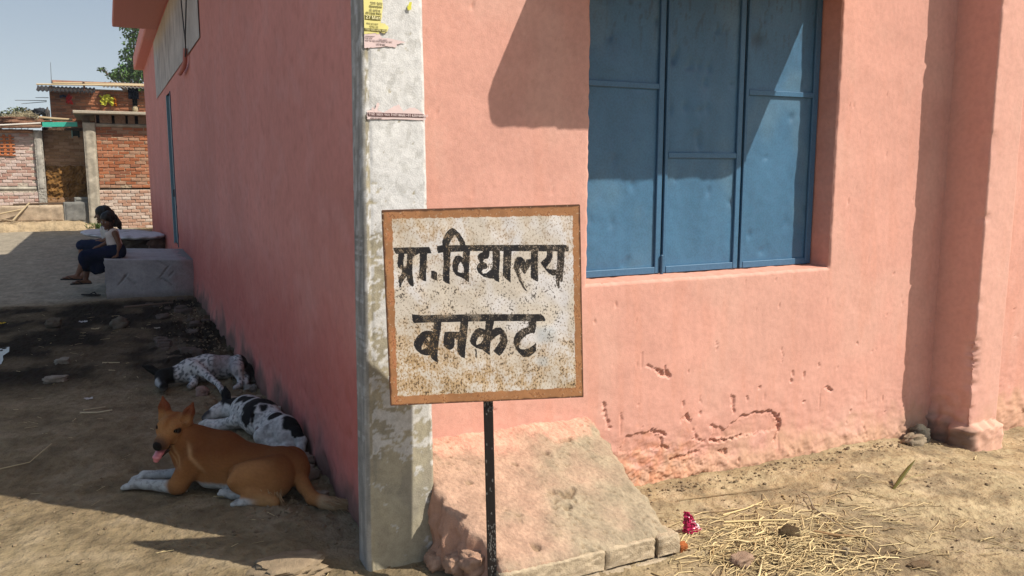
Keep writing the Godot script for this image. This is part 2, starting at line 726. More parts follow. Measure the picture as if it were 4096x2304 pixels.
const GOUGE := [
	[2.237, 0.591, 2.297, 0.555, 0.006, 0.010], [2.297, 0.555, 2.369, 0.518, 0.012, 0.016], [2.337, 0.572, 2.369, 0.518, 0.010, 0.014],
	[2.622, 0.167, 2.69, 0.153, 0.010, 0.020], [2.69, 0.153, 2.836, 0.157, 0.007, 0.018], [2.836, 0.157, 2.95, 0.154, 0.004, 0.010],
	[3.075, 0.235, 3.079, 0.160, 0.010, 0.020], [3.079, 0.160, 3.040, 0.106, 0.008, 0.014], [3.02, 0.258, 3.075, 0.225, 0.009, 0.018],
	[2.632, 0.243, 2.721, 0.208, 0.006, 0.010], [2.721, 0.208, 2.808, 0.250, 0.006, 0.010], [2.808, 0.252, 2.90, 0.268, 0.008, 0.014], [2.90, 0.268, 3.02, 0.262, 0.009, 0.016],
	[2.863, 0.258, 2.858, 0.17, 0.004, 0.006], [2.128, 0.251, 2.276, 0.264, 0.005, 0.008], [2.276, 0.268, 2.35, 0.235, 0.010, 0.014], [2.331, 0.232, 2.339, 0.177, 0.007, 0.012],
	[2.09, 0.19, 2.128, 0.251, 0.005, 0.008], [2.339, 0.177, 2.371, 0.159, 0.010, 0.012], [2.12, 0.165, 2.34, 0.172, 0.006, 0.008],
	[1.998, 0.430, 2.032, 0.306, 0.011, 0.010], [2.098, 0.37, 2.102, 0.33, 0.007, 0.007], [2.762, 0.376, 2.773, 0.285, 0.010, 0.010],
	[2.449, 0.292, 2.475, 0.311, 0.007, 0.012], [2.475, 0.311, 2.505, 0.282, 0.009, 0.014], [2.560, 0.40, 2.561, 0.31, 0.002, 0.004],
	[2.648, 0.62, 2.650, 0.66, 0.004, 0.006], [3.08, 0.60, 3.085, 0.52, 0.003, 0.006], [2.53, 0.19, 2.60, 0.16, 0.008, 0.010],
	[2.52, 0.24, 2.56, 0.17, 0.006, 0.008], [3.41, 0.345, 3.45, 0.322, 0.009, 0.014], [2.40, 0.10, 2.55, 0.115, 0.012, 0.010], [2.70, 0.095, 2.74, 0.085, 0.014, 0.016],
	[1.60, 0.60, 1.66, 0.585, 0.006, 0.006], [1.42, 0.52, 1.44, 0.47, 0.006, 0.007], [1.30, 0.56, 1.31, 0.53, 0.004, 0.006],
]


var PEEL := PackedVector2Array([Vector2(2.63, 0.172), Vector2(2.645, 0.238), Vector2(2.721, 0.206), Vector2(2.80, 0.248), Vector2(2.89, 0.263), Vector2(2.99, 0.262), Vector2(3.072, 0.222), Vector2(3.076, 0.158), Vector2(2.86, 0.160)])
var PATCH := PackedVector2Array([Vector2(2.09, 0.18), Vector2(2.13, 0.248), Vector2(2.276, 0.262), Vector2(2.33, 0.232), Vector2(2.338, 0.178), Vector2(2.20, 0.168)])


func wall_out(x: float, y: float) -> float:
	var low := sm01(0.55, 0.0, y)
	var d := 0.0016 * n1.get_noise_2d(x * 1.1, y * 1.1) + 0.0006 * n2.get_noise_2d(x * 6.0, y * 6.0)
	d += low * 0.0035 * n2.get_noise_2d(x * 9.0 + 3.0, y * 11.0)
	var bite := sm01(0.30, 0.0, y) * sm01(2.95, 2.5, x) * sm01(1.9, 2.1, x)
	d -= bite * (0.012 + 0.009 * n2.get_noise_2d(x * 8.0, y * 13.0 + 5.0) + 0.003 * n3.get_noise_2d(x * 45.0, y * 60.0))
	var foot := sm01(0.16, -0.02, y + 0.05 * n1.get_noise_2d(x * 3.0, 1.0))
	d += foot * (0.016 + 0.012 * n2.get_noise_2d(x * 8.0, y * 8.0))
	return d


func gouge_at(x: float, y: float) -> float:
	var out := 0.0
	if y > 0.75 or x > 3.6 or x < 1.2:
		return 0.0
	var q := Vector2(x + 0.011 * n2.get_noise_2d(x * 22.0, y * 22.0), y + 0.010 * n2.get_noise_2d(x * 22.0 + 50.0, y * 22.0))
	for g in GOUGE:
		if q.x < minf(g[0], g[2]) - 0.03 or q.x > maxf(g[0], g[2]) + 0.03 or q.y < minf(g[1], g[3]) - 0.03 or q.y > maxf(g[1], g[3]) + 0.03:
			continue
		var d := seg_d(q, Vector2(g[0], g[1]), Vector2(g[2], g[3]))
		var wd: float = g[4] * (0.75 + 0.9 * n2.get_noise_2d(x * 30.0, y * 30.0 + 7.0))
		out = maxf(out, g[5] * 0.8 * sm01(wd * 1.05, wd * 0.6, d))
	# flaked patches: a skin of plaster gone, brick face showing
	if y < 0.29:
		for poly in [PEEL, PATCH]:
			if Geometry2D.is_point_in_polygon(q, poly):
				out = maxf(out, 0.006 + 0.0015 * n2.get_noise_2d(x * 20.0, y * 20.0))
	return out


func wall_color(x: float, y: float, g: float) -> Color:
	var c := PINK * (1.0 + 0.09 * n1.get_noise_2d(x * 0.8, y * 0.9) + 0.06 * n2.get_noise_2d(x * 2.8, y * 4.1))
	c = c.lerp(Color(0.66, 0.42, 0.35), 0.30 * sm01(0.05, 0.5, n1.get_noise_2d(x * 1.7 + 8.0, y * 1.2)))
	var streak := n2.get_noise_2d(x * 7.0, y * 0.8 + 3.0)
	c = c.lerp(Color(0.60, 0.27, 0.19), 0.18 * sm01(0.12, 0.5, streak) * sm01(2.6, 1.0, y))
	c = c.lerp(Color(0.66, 0.40, 0.335), 0.30 * sm01(0.0, 0.5, n1.get_noise_2d(x * 0.6 + 20.0, y * 0.5)))
	c = c * (1.0 + 0.035 * n2.get_noise_2d(x * 26.0 + y * 6.0, y * 3.5 - x))
	var fleck := n3.get_noise_2d(x * 75.0, y * 60.0) + 0.5 * n2.get_noise_2d(x * 9.0, y * 9.0)
	c = c.lerp(Color(0.40, 0.19, 0.13), 0.22 * sm01(0.95, 1.15, fleck))
	c = c.lerp(Color(0.70, 0.48, 0.41), 0.15 * sm01(0.85, 1.05, -fleck))
	var dust := sm01(0.20, 0.02, y + 0.10 * n2.get_noise_2d(x * 4.0, y * 4.0))
	c = c.lerp(Color(0.47, 0.32, 0.20), 0.55 * dust)
	var rust := 0.75 * sm01(0.27, 0.12, y + 0.12 * n2.get_noise_2d(x * 5.0, y * 5.0)) * sm01(2.72, 2.3, x) * sm01(1.9, 2.05, x)
	c = c.lerp(Color(0.52, 0.215, 0.115), 0.75 * rust * sm01(-0.25, 0.25, n2.get_noise_2d(x * 9.0, y * 12.0)))
	c = c.lerp(Color(0.66, 0.40, 0.27), 0.5 * rust * sm01(0.1, 0.4, n2.get_noise_2d(x * 11.0 + 9.0, y * 11.0)))
	c = c.lerp(Color(0.50, 0.21, 0.13), clampf(g * 30.0 - 0.05, 0.0, 0.40))
	c.a = 1.0
	return c


func wall_patch(xs: PackedFloat32Array, ys: PackedFloat32Array, under: Node) -> void:
	var nx := xs.size()
	var P := PackedVector3Array()
	var C := PackedColorArray()
	var skip := PackedByteArray()
	P.resize(nx * ys.size())
	C.resize(P.size())
	skip.resize(P.size())
	var D := PackedFloat32Array()
	D.resize(P.size())
	var k := 0
	for y in ys:
		for x in xs:
			D[k] = gouge_at(x, y)
			k += 1
	# small knocks all over, thickest low on the wall
	rng.seed = 91
	for t in 190:
		var px := rng.randf_range(1.15, 5.4)
		var py: float = pow(rng.randf(), 1.8) * 2.3
		if px > 2.7 and px < 3.3 and rng.randf() < 0.5:
			py *= 0.6
		var rx := rng.randf_range(0.0025, 0.0062) * (1.4 if py < 0.5 else 1.0)
		var ry := rx * rng.randf_range(0.8, 2.6)
		var dp := rng.randf_range(0.002, 0.007)
		if t < 14:
			rx = 0.0022
			ry = rng.randf_range(0.03, 0.07)
			dp = 0.004
		var i0 := xs.bsearch(px - rx * 1.6)
		var j0 := ys.bsearch(py - ry * 1.6)
		for j in range(j0, mini(ys.size(), j0 + 60)):
			if ys[j] > py + ry * 1.6:
				break
			for i in range(i0, mini(nx, i0 + 20)):
				if xs[i] > px + rx * 1.6:
					break
				var q := Vector2((xs[i] - px) / rx, (ys[j] - py) / ry).length()
				D[j * nx + i] = maxf(D[j * nx + i], dp * sm01(1.15, 0.8, q + 0.35 * n3.get_noise_2d(xs[i] * 160.0, ys[j] * 160.0)))
	k = 0
	for j in ys.size():
		for i in nx:
			var x := xs[i]
			var y := ys[j]
			var w := wob(x, y)
			var g := D[k]
			var z := wall_out(x, y) - g
			# worn edges of the opening
			var ex := maxf(WIN_L - x, x - WIN_R)
			var ey := maxf(WIN_B - y, y - WIN_T)
			var e := maxf(ex, ey)
			var wear := 0.010 + 0.006 * n2.get_noise_2d(x * 9.0, y * 9.0)
			if e < wear:
				z -= (wear - maxf(e, 0.0)) * (wear - maxf(e, 0.0)) / wear
			P[k] = Vector3(x + w.x, y + w.y, WZ + z)
			C[k] = wall_color(x, y, g)
			var xm := x + 0.001
			var ym := y + 0.001
			skip[k] = 1 if xm > WIN_L and xm < WIN_R and ym > WIN_B and ym < WIN_T else 0
			k += 1
	part("wall", sheet(P, C, nx, ys.size(), false, skip), M.plaster, under)


func reveal(a: Vector3, b: Vector3, deep: Vector3, under: Node, nrm_flip: bool) -> void:
	# strip of wall thickness from edge a-b back along deep
	var nu := 150
	var nv := 12
	var P := PackedVector3Array()
	var C := PackedColorArray()
	for j in nv:
		for i in nu:
			var p := a.lerp(b, float(i) / (nu - 1)) + deep * (float(j) / (nv - 1))
			var w := wob(p.x, p.y)
			var t := float(j) / (nv - 1)
			var q := Vector3(p.x + w.x, p.y + w.y, p.z)
			if j == 0:
				q.z = WZ + wall_out(p.x, p.y) - 0.010 - 0.006 * n2.get_noise_2d(p.x * 9.0, p.y * 9.0)
			var bump := 0.0025 * n2.get_noise_3d(p.x * 7.0, p.y * 7.0, p.z * 7.0) * minf(1.0, t * 4.0)
			q += Vector3(bump, bump, 0)
			P.append(q)
			C.append(wall_color(p.x + p.z, p.y, 0.0) * Color(1, 0.94, 0.9))
	part("reveal", sheet(P, C, nu, nv, nrm_flip), M.plaster, under)


func build_school() -> void:
	var s := thing("school_building", "salmon pink plastered school building with a blue steel shuttered window", "building")
	var xs := steps([WX, [1.1, 0.03], [WIN_L, 0.0075], [WIN_R, 0.0056], [4.24, 0.0058], [4.48, 0.06], [5.5, 0.013], [7.4, 0.2]])
	var ys := steps([-0.2, [0.70, 0.0055], [WIN_B, 0.0085], [WIN_T, 0.0125], [3.0, 0.05], [3.74, 0.12]])
	wall_patch(xs, ys, s)
	reveal(Vector3(WIN_R, WIN_B, WZ), Vector3(WIN_R, WIN_T, WZ), Vector3(0, 0, -0.16), s, false)
	reveal(Vector3(WIN_L, WIN_B, WZ), Vector3(WIN_L, WIN_T, WZ), Vector3(0, 0, -0.16), s, true)
	reveal(Vector3(WIN_L, WIN_B, WZ), Vector3(WIN_R, WIN_B, WZ), Vector3(0, 0.006, -0.16), s, true)
	reveal(Vector3(WIN_L, WIN_T, WZ), Vector3(WIN_R, WIN_T, WZ), Vector3(0, 0, -0.16), s, false)
	build_window(s)
	build_pilaster(s)
	# sunshade over the window: a slab that drops a little towards its edge
	var P := PackedVector3Array()
	var C := PackedColorArray()
	var sx := steps([1.82, [3.425, 0.012]])
	var ring := [[-3.16, 2.56], [-2.685, 2.415], [-2.680, 2.47], [-2.70, 2.50], [-3.16, 2.68]]
	for r in ring:
		for x in sx:
			var e := 0.012 * n2.get_noise_2d(x * 5.0, r[0] * 3.0) + 0.010 * n2.get_noise_2d(x * 16.0, r[0] * 3.0)
			var cut := 0.05 * (exp(-(x - sx[0]) / 0.03) + exp(-(sx[-1] - x) / 0.03)) * sm01(-3.0, -2.72, r[0])
			P.append(Vector3(x, r[1] + e, r[0] + e - cut))
			C.append(PINK)
	var m := sheet(P, C, sx.size(), ring.size())
	for side in [0, sx.size() - 1]:
		var q := []
		for k in ring.size():
			q.append(P[k * sx.size() + side])
		for k in range(1, ring.size() - 1):
			if side == 0:
				m.tri(q[0], q[k], q[k + 1], PINK)
			else:
				m.tri(q[0], q[k + 1], q[k], PINK)
	part("sunshade", m, M.plaster, s)
	build_side_wall(s)
	# roof, far walls
	m = MB.new()
	m.box(at_xf(Vector3(4.14, 3.885, -11.9)), Vector3(6.9, 0.29, 18.1), 0.02, PINK_SIDE * 1.15)
	part("roof_slab", m, M.plaster, s)
	m = MB.new()
	m.box(at_xf(Vector3(0.545, 3.785, -10.2)), Vector3(0.65, 0.10, 9.3), 0.012, PINK_SIDE)
	part("canopy", m, M.plaster, s)
	m = MB.new()
	m.box(at_xf(Vector3(7.4, 1.75, -12.0)), Vector3(0.22, 3.9, 17.6), 0.0, PINK)
	m.box(at_xf(Vector3(4.1, 1.75, -20.77)), Vector3(6.36, 3.9, 0.2), 0.0, PINK)
	part("rear_wall", m, M.plaster, s)


func build_pilaster(s: Node3D) -> void:
	var x0 := 4.236
	var x1 := 4.478
	var zf := -2.895
	var ys := steps([-0.25, [0.75, 0.011], [2.6, 0.02], [3.74, 0.1]])
	# path across the pilaster: left face, rounded worn corner, front, right face
	var path := []
	for i in 14:
		path.append([x0, lerpf(-3.17, zf - 0.012, i / 13.0), Vector2(-1, 0), 0.0])
	for i in 5:
		var a := PI + (i + 0.5) / 5.0 * PI / 2
		path.append([x0 + 0.012 + 0.012 * cos(a), zf - 0.012 - 0.012 * sin(a), Vector2(cos(a), -sin(a)), 1.0])
	for i in 18:
		path.append([lerpf(x0 + 0.012, x1 - 0.012, i / 17.0), zf, Vector2(0, 1), 0.0])
	for i in 4:
		var a := -PI / 2 + (i + 0.5) / 4.0 * PI / 2
		path.append([x1 - 0.012 + 0.012 * cos(a), zf - 0.012 - 0.012 * sin(a), Vector2(cos(a), -sin(a)), 1.0])
	for i in 8:
		path.append([x1, lerpf(zf - 0.012, -3.17, i / 7.0), Vector2(1, 0), 0.0])
	var P := PackedVector3Array()
	var C := PackedColorArray()
	for y in ys:
		for k in path:
			var x: float = k[0]
			var z: float = k[1]
			var d := 0.003 * n1.get_noise_3d(x * 2.0, y * 2.0, z * 2.0) + 0.0015 * n2.get_noise_3d(x * 9.0, y * 9.0, z * 9.0)
			# knocked corner
			var corner := exp(-pow(Vector2(x - x0, z - zf).length() / 0.035, 2))
			var chip := maxf(0.0, n2.get_noise_2d(y * 6.0, 3.0) - 0.25) * 0.035 + maxf(0.0, n2.get_noise_2d(y * 26.0, 3.0) - 0.25) * 0.006
			chip += 0.030 * sm01(0.16, 0.05, absf(y - 0.47)) * (0.7 + 0.8 * n2.get_noise_2d(y * 30.0, x * 20.0))
			d -= corner * chip
			# plinth block at the foot
			var pl := sm01(0.090, 0.078, y + 0.012 * n2.get_noise_2d(x * 12.0, z * 12.0))
			var flare := pl * (0.042 + 0.012 * n2.get_noise_3d(x * 10.0, y * 12.0, z * 10.0))
			d += flare * (1.0 if x > x0 + 0.05 or z > zf - 0.1 else 0.55)
			# eroded left foot
			d -= 0.018 * sm01(0.35, 0.1, y) * sm01(x0 + 0.02, x0, x) * (0.5 + n2.get_noise_2d(z * 9.0, y * 9.0))
			var nrm: Vector2 = k[2]
			P.append(Vector3(x + nrm.x * d, y, z + nrm.y * d))
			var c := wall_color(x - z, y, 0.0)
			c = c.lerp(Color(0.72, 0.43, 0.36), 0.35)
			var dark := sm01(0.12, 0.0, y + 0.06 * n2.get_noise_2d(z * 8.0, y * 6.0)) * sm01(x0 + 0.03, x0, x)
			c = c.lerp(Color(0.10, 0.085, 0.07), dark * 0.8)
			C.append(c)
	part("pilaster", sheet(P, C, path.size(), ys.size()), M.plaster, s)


func dent(x: float, y: float, D: Array) -> float:
	var out := 0.0
	for d in D:
		var q := Vector2((x - d[0]) / d[2], (y - d[1]) / d[3])
		var r := q.length_squared()
		if r < 6.0:
			out += d[4] * exp(-r * 1.3)
	return out


func build_window(s: Node3D) -> void:
	var w := Node3D.new()
	w.name = "window"
	s.add_child(w)
	w.set_meta("label", "blue painted steel shutters set back in the wall opening")
	var leaves := [[1.90, 2.392, 1.891], [2.404, 2.872, 1.572], [2.886, 3.374, 1.886]]
	rng.seed = 17
	for li in 3:
		var L: Array = leaves[li]
		var x0: float = L[0]
		var x1: float = L[1]
		var D := []
		for t in 18:
			var big := rng.randf() < 0.3
			D.append([rng.randf_range(x0 + 0.04, x1 - 0.04), rng.randf_range(1.3, 2.35) if li == 1 else rng.randf_range(1.05, 2.4), rng.randf_range(0.05, 0.12) if big else rng.randf_range(0.010, 0.022), rng.randf_range(0.05, 0.16) if big else rng.randf_range(0.012, 0.03), rng.randf_range(-0.007, 0.005) if big else rng.randf_range(-0.010, -0.004)])
		if li == 1:
			for q in [[2.44, 2.02], [2.455, 2.025], [2.60, 2.0], [2.66, 1.99], [2.56, 2.0], [2.64, 1.92], [2.65, 1.8], [2.60, 1.66], [2.61, 1.62], [2.43, 1.78], [2.52, 1.80]]:
				D.append([q[0], q[1], 0.020, 0.030, -0.011])
			D.append([2.62, 1.75, 0.09, 0.22, 0.010])
		if li == 2:
			D.append([2.955, 2.14, 0.045, 0.04, -0.008])
		if li == 0:
			D.append([2.27, 1.845, 0.05, 0.035, 0.006])
			D.append([2.08, 1.98, 0.15, 0.08, 0.006])
		var xs := steps([x0, [x1, 0.011]])
		var ys := steps([1.004, [2.46, 0.0115]])
		var P := PackedVector3Array()
		var C := PackedColorArray()
		for y in ys:
			for x in xs:
				var edge := minf(minf(x - x0, x1 - x), minf(y - 1.0, absf(y - L[2])))
				var soft := sm01(0.0, 0.08, edge)
				var z := dent(x, y, D) * sm01(0.0, 0.03, edge) + soft * 0.004 * n1.get_noise_2d(x * 3.0 + li * 9.0, y * 2.2) + 0.0008 * n2.get_noise_2d(x * 14.0, y * 14.0)
				P.append(Vector3(x, y, SHUT_Z + z))
				var c := BLUE * (1.0 + 0.12 * n2.get_noise_2d(x * 3.0 + li, y * 1.6))
				var scr := sm01(0.34, 0.5, n2.get_noise_2d(x * 34.0 + y * 3.0, y * 5.0 + li * 5.0)) * sm01(1.9, 2.3, y)
				c = c.lerp(Color(0.035, 0.06, 0.085), scr * 0.55)
				var dusty := sm01(0.0, 0.5, n1.get_noise_2d(x * 2.0 + 3.0 * li, y * 1.3 + 2.0))
				c = c.lerp(Color(0.12, 0.225, 0.315), dusty * 0.45)
				if li == 2:
					c = c.lerp(Color(0.03, 0.06, 0.10), 0.75 * exp(-pow((x - 2.955) / 0.05, 2) - pow((y - 2.14) / 0.035, 2)))
				c.a = 1.0
				C.append(c)
		var leaf := part("shutter", sheet(P, C, xs.size(), ys.size()), M.blue_paint, w)
		leaf.position = Vector3.ZERO
		# welded flat bars
		var zf := SHUT_Z + 0.006
		var bars := []
		var fr := BLUE * 0.98
		var sr: float = x1 - 0.016 if li < 2 else x1 - 0.020
		bars.append(["stile", Vector3(sr, 1.735, zf + 0.002), Vector3(0.030 if li < 2 else 0.036, 1.46, 0.012)])
		bars.append(["stile", Vector3(x0 + 0.010, 1.735, zf + 0.002), Vector3(0.018, 1.46, 0.012)])
		bars.append(["crossbar", Vector3((x0 + x1) / 2 - 0.004, L[2], zf), Vector3(x1 - x0 - 0.052, 0.026, 0.012)])
		bars.append(["crossbar", Vector3((x0 + x1) / 2 - 0.004, 1.020, zf), Vector3(x1 - x0 - 0.052, 0.032, 0.012)])
		for b in bars:
			var m := MB.new()
			m.box(at_xf(b[1], Vector3(0, 0, rng.randf_range(-0.002, 0.002))), b[2], 0.002, Color(fr.r, fr.g, fr.b))
			part(b[0], m, M.blue_paint, w)
	var m := MB.new()
	m.box(at_xf(Vector3(2.394, 1.045, SHUT_Z + 0.022)), Vector3(0.014, 0.10, 0.014), 0.004, BLUE * 0.7)
	part("bolt", m, M.blue_paint, w)
	m = MB.new()
	m.box(at_xf(Vector3(2.64, 1.73, SHUT_Z - 0.03)), Vector3(1.56, 1.6, 0.01), 0.0, Color(0.02, 0.03, 0.04))
	part("backing", m, M.blue_paint, w)


func side_color(y: float, z: float) -> Color:
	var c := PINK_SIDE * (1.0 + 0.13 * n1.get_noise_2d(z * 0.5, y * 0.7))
	var st := n2.get_noise_2d(z * 6.0, y * 0.9)
	c = c.lerp(Color(0.50, 0.19, 0.165), 0.12 * sm01(0.15, 0.6, st) * sm01(-0.2, 0.3, n1.get_noise_2d(z * 0.35, y * 0.5)))
	c = c.lerp(Color(0.68, 0.35, 0.32), 0.28 * sm01(0.1, 0.5, n2.get_noise_2d(z * 1.9 + 4.0, y * 2.7)))
	c = c.lerp(Color(0.50, 0.19, 0.165), 0.35 * sm01(0.30, 0.60, n2.get_noise_2d(z * 5.0, y * 9.0 + 3.0)))
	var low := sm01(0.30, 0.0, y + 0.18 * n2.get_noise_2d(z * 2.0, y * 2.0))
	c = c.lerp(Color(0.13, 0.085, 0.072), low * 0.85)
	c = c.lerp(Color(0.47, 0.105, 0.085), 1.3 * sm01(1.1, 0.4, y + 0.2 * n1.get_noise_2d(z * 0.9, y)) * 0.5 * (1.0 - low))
	c.a = 1.0
	return c


func build_side_wall(s: Node3D) -> void:
	var z0 := -13.70
	var z1 := -12.88
	var y1 := 2.61
	var zs := steps([WZ, [-5.5, 0.022], [-9.0, 0.04], [z1, 0.08], [z0, 0.08], [-20.86, 0.12]])
	var ys := steps([-0.2, [0.5, 0.022], [y1, 0.04], [3.74, 0.06]])
	var P := PackedVector3Array()
	var C := PackedColorArray()
	var skip := PackedByteArray()
	for y in ys:
		for z in zs:
			var d := 0.005 * n1.get_noise_2d(z * 0.7, y * 0.7) + 0.0009 * n2.get_noise_2d(z * 5.0, y * 5.0)
			d += 0.025 * sm01(0.25, -0.05, y) * (0.8 + n2.get_noise_2d(z * 3.0, y * 3.0))
			d -= 0.010 * sm01(0.3, 0.5, n2.get_noise_2d(z * 7.0, y * 7.0 + 20.0)) * sm01(1.6, 0.4, y)
			P.append(Vector3(WX - d, y, z))
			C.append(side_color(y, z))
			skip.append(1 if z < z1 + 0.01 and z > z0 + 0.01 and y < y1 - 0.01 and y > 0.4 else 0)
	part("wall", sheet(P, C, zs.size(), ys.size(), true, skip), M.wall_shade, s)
	# door: frame, leaf
	var door := Node3D.new()
	door.name = "door"
	s.add_child(door)
	var dc := Color(0.16, 0.27, 0.32)
	var m := MB.new()
	m.box(at_xf(Vector3(WX + 0.035, 1.5, (z0 + z1) / 2)), Vector3(0.02, 2.2, z1 - z0 + 0.04), 0.004, dc)
	var leaf := part("leaf", m, M.blue_paint, door)
	m = MB.new()
	m.box(at_xf(Vector3(WX + 0.012, 1.5, z1 - 0.03)), Vector3(0.05, 2.22, 0.05), 0.004, Color(0.045, 0.07, 0.12))  # near post coloured dark, standing for the shaded gap beside the leaf
	m.box(at_xf(Vector3(WX + 0.012, 1.5, z0 + 0.03)), Vector3(0.05, 2.22, 0.05), 0.004, dc)
	part("frame", m, M.blue_paint, door)
	m = MB.new()
	m.tube([Vector3(WX + 0.01, 1.22, z1 - 0.12), Vector3(WX - 0.02, 1.22, z1 - 0.14), Vector3(WX - 0.02, 1.12, z1 - 0.14)], [0.012, 0.012, 0.012], 6, Color(0.03, 0.03, 0.04))
	part("latch", m, M.blue_paint, door)
	# the whitewashed notice panel under the eaves
	var pz := steps([-8.55, [-16.1, 0.10]])
	var py := steps([2.745, [3.70, 0.03]])
	P = PackedVector3Array()
	C = PackedColorArray()
	for y in py:
		for z in pz:
			var d := 0.004 * n1.get_noise_2d(z, y) + 0.012
			var top := y
			P.append(Vector3(WX - d, top, z))
			var c := Color(0.50, 0.47, 0.44) * (1.0 + 0.2 * n2.get_noise_2d(z * 1.2, y * 2.0))
			var st := n2.get_noise_2d(z * 5.0, y * 0.5 + 8.0)
			c = c.lerp(Color(0.27, 0.25, 0.245), 0.8 * sm01(0.0, 0.45, st + (y - 3.3) * 0.3) * sm01(-9.7, -10.4, z))
			c = c.lerp(Color(0.55, 0.45, 0.31), 0.7 * sm01(3.35, 3.6, y + 0.1 * st) * sm01(-10.0, -11.0, z))
			c = c.lerp(Color(0.34, 0.315, 0.30), 0.6 * sm01(-10.5, -10.3, z) * (1 - sm01(-10.3, -10.1, z)))
			c.a = 1
			C.append(c)
	var pan := part("painted_panel", sheet(P, C, pz.size(), py.size(), true), M.wall_shade, s)
	pan.set_meta("label", "dirty whitewashed panel under the eaves")
	m = MB.new()
	m.tube([Vector3(0.84, 3.72, -9.95), Vector3(0.83, 3.25, -9.8), Vector3(0.845, 2.8, -9.74), Vector3(0.84, 2.71, -9.8)], [0.007, 0.007, 0.007, 0.007], 6, Color(0.05, 0.045, 0.05))
	part("cable", m, M.black_paint, s)
	m = MB.new()
	m.tube([Vector3(0.82, 3.72, -9.2), Vector3(0.83, 3.2, -9.25), Vector3(0.83, 2.9, -9.55), Vector3(0.845, 2.74, -9.78)], [0.007, 0.007, 0.007, 0.007], 6, Color(0.05, 0.045, 0.05))
	part("cable", m, M.black_paint, s)
	m = MB.new()
	m.tube([Vector3(0.845, 2.80, -9.80), Vector3(0.838, 2.66, -9.84), Vector3(0.832, 2.62, -10.0), Vector3(0.83, 2.60, -10.45)], [0.022, 0.024, 0.026, 0.024], 8, PINK_SIDE * 0.85)
	part("conduit", m, M.plaster, s)


# ------------------------------------------------------------------ the tapered concrete pole at the corner
func pole_left(y: float) -> float:
	return lerpf(0.806, 0.829, clampf(y / 2.1, -1.0, 2.0))


func pole_right(y: float) -> float:
	return lerpf(1.084, 1.061, clampf(y / 2.1, -1.0, 2.0))


const POLE_Z := -2.925


